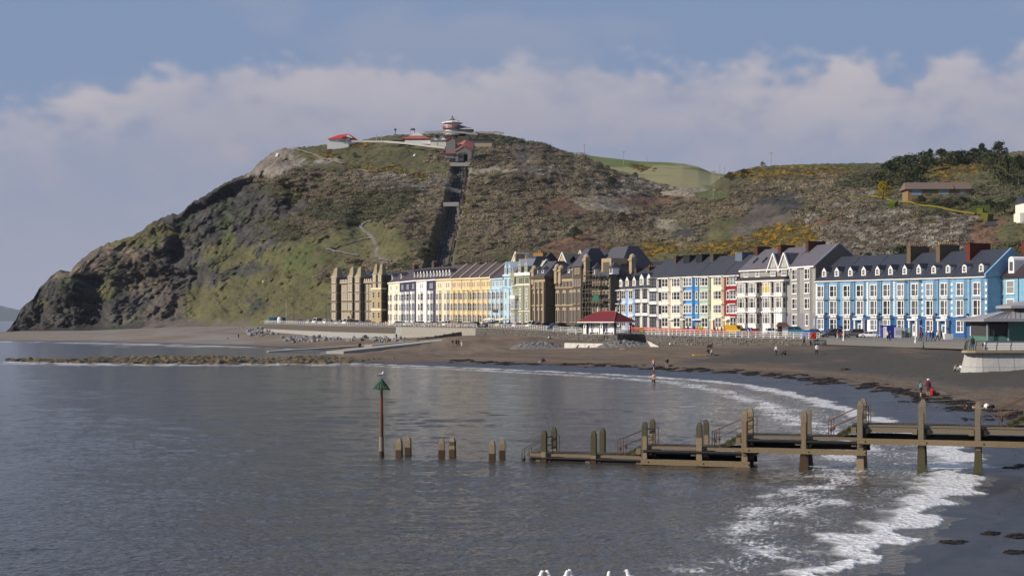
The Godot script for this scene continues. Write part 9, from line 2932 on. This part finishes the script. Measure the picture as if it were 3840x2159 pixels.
	var nth := ["first", "second", "third", "fourth", "fifth", "sixth", "seventh", "last"]
	for i in seat.size(): person("%s drinker from the left under the cream parasols" % nth[i], street_at(seat[i], 15.4 + (i % 2) * 1.2), "chair", i * 1.3, [black, Color(.16,.06,.04), navy, tan][i % 4], black)
	person("person in dark top and jeans leaning at the pavilion's balustrade", V(58.75, 4.67,-196.6), "stand", 2.9, Color(.03,.025,.025), jean, {})
	person("bather wading waist deep in the shallows, bare backed", on_level(2452, 1447,-.35), "walk",-.5, Color(.5,.30,.22), black, {"bare": true, "shorts": true})
	person("left swimmer far out in front of the reef", on_level(919, 1398,-1.45), "stand",.5, Color(.35,.2,.15), black, {"bare": true})
	person("right swimmer far out in front of the reef", on_level(941, 1397,-1.4), "stand",.8, Color(.5,.32,.24), black, {"bare": true})
	var p := beach_at(2628, 1334)
	var o := thing("paddle_board", "yellow paddle board lying on the beach", "board", p + V(0,.12, 0),.1)
	part("board", MB.new().slab([W(-1.5, 0), W(-1.2,.3), W(.9,.38), W(1.5,.1), W(1.5,-.1), W(.9,-.38), W(-1.2,-.3)],-.06,.08).mesh(), mat("board_yellow",.62,.40,.02, 0.4), o)
	part("stripe", BX(V(-1.2,.082,-.04), V(1.3,.088,.04)).mesh(), mat("board_dark",.1,.08,.05), o)
	for q in [[3515, 1480,.5,.22,.30, black, "black bag lying right of the red jacketed sitter"], [3476, 1484,.6,.16,.3, black, "dark rug beside the person in the white cap"], [3703, 1529,.3,.3,.3, white, "white bag beside the jetty's last post"], [3722, 1530,.5,.26,.3, black, "black bag right of the white bag"], [2517, 1373,.5,.2,.3, black, "dark bag on the sand right of the black topped person"], [2690, 1332,.7,.12,.3, Color(.2,.03,.06), "dark red towel by the yellow board"]]:
		p = beach_at(q[0], q[1])
		var b := part("beach_bag", rock_mesh(int(q[0]) % 5 + 1), mat("bag%.2f%.2f" % [q[5].r, q[5].g], q[5].r, q[5].g, q[5].b,.9), self, p + V(0, q[3] * .4, 0))
		b.scale = V(q[2], q[3], q[4])
		tag(b, q[6], "bag" if "bag" in q[6] else "towel")
	for q in [[852, 1272, "dark dog running on the far left beach",.02,.8], [2022, 1361, "small white dog by the stooping person in black",.6,.5]]:
		p = beach_at(q[0], q[1])
		var dg := MB.new()
		dg.tube([V(-.32,.42, 0), V(-.2,.46, 0), V(.1,.45, 0), V(.25,.48, 0), V(.36,.60, 0), V(.44,.66, 0), V(.56,.62, 0), V(.60,.61, 0)], [.06,.11,.135,.12,.08,.085,.05,.03], 9)
		for e in [[-.24,-.07,-.12], [-.24,.07,-.02], [.2,-.07,.10], [.2,.07, 0.0]]:
			if e[0] < 0: dg.tube([V(e[0],.42, e[1]), V(e[0] + .08,.28, e[1]), V(e[0] - .06 + e[2] * .5,.16, e[1]), V(e[0] + e[2],.02, e[1])], [.075,.05,.03,.028], 6)
			else: dg.tube([V(e[0],.42, e[1]), V(e[0] - .02,.24, e[1]), V(e[0] + e[2],.02, e[1])], [.06,.035,.028], 6)
		dg.tube([V(-.32,.46, 0), V(-.48,.60, 0), V(-.52,.70, 0)], [.03,.02,.008], 5)
		for z in [-.05,.05]: dg.tube([V(.42,.72, z), V(.38,.82, z * 1.4)], [.03,.006], 5)
		var d := part("dog", dg.mesh(), mat("fur%.2f" % q[3], q[3], q[3] * .95, q[3] * .9,.95), self, p)
		d.scale = Vector3.ONE * float(q[4])
		tag(d, q[2], "dog")
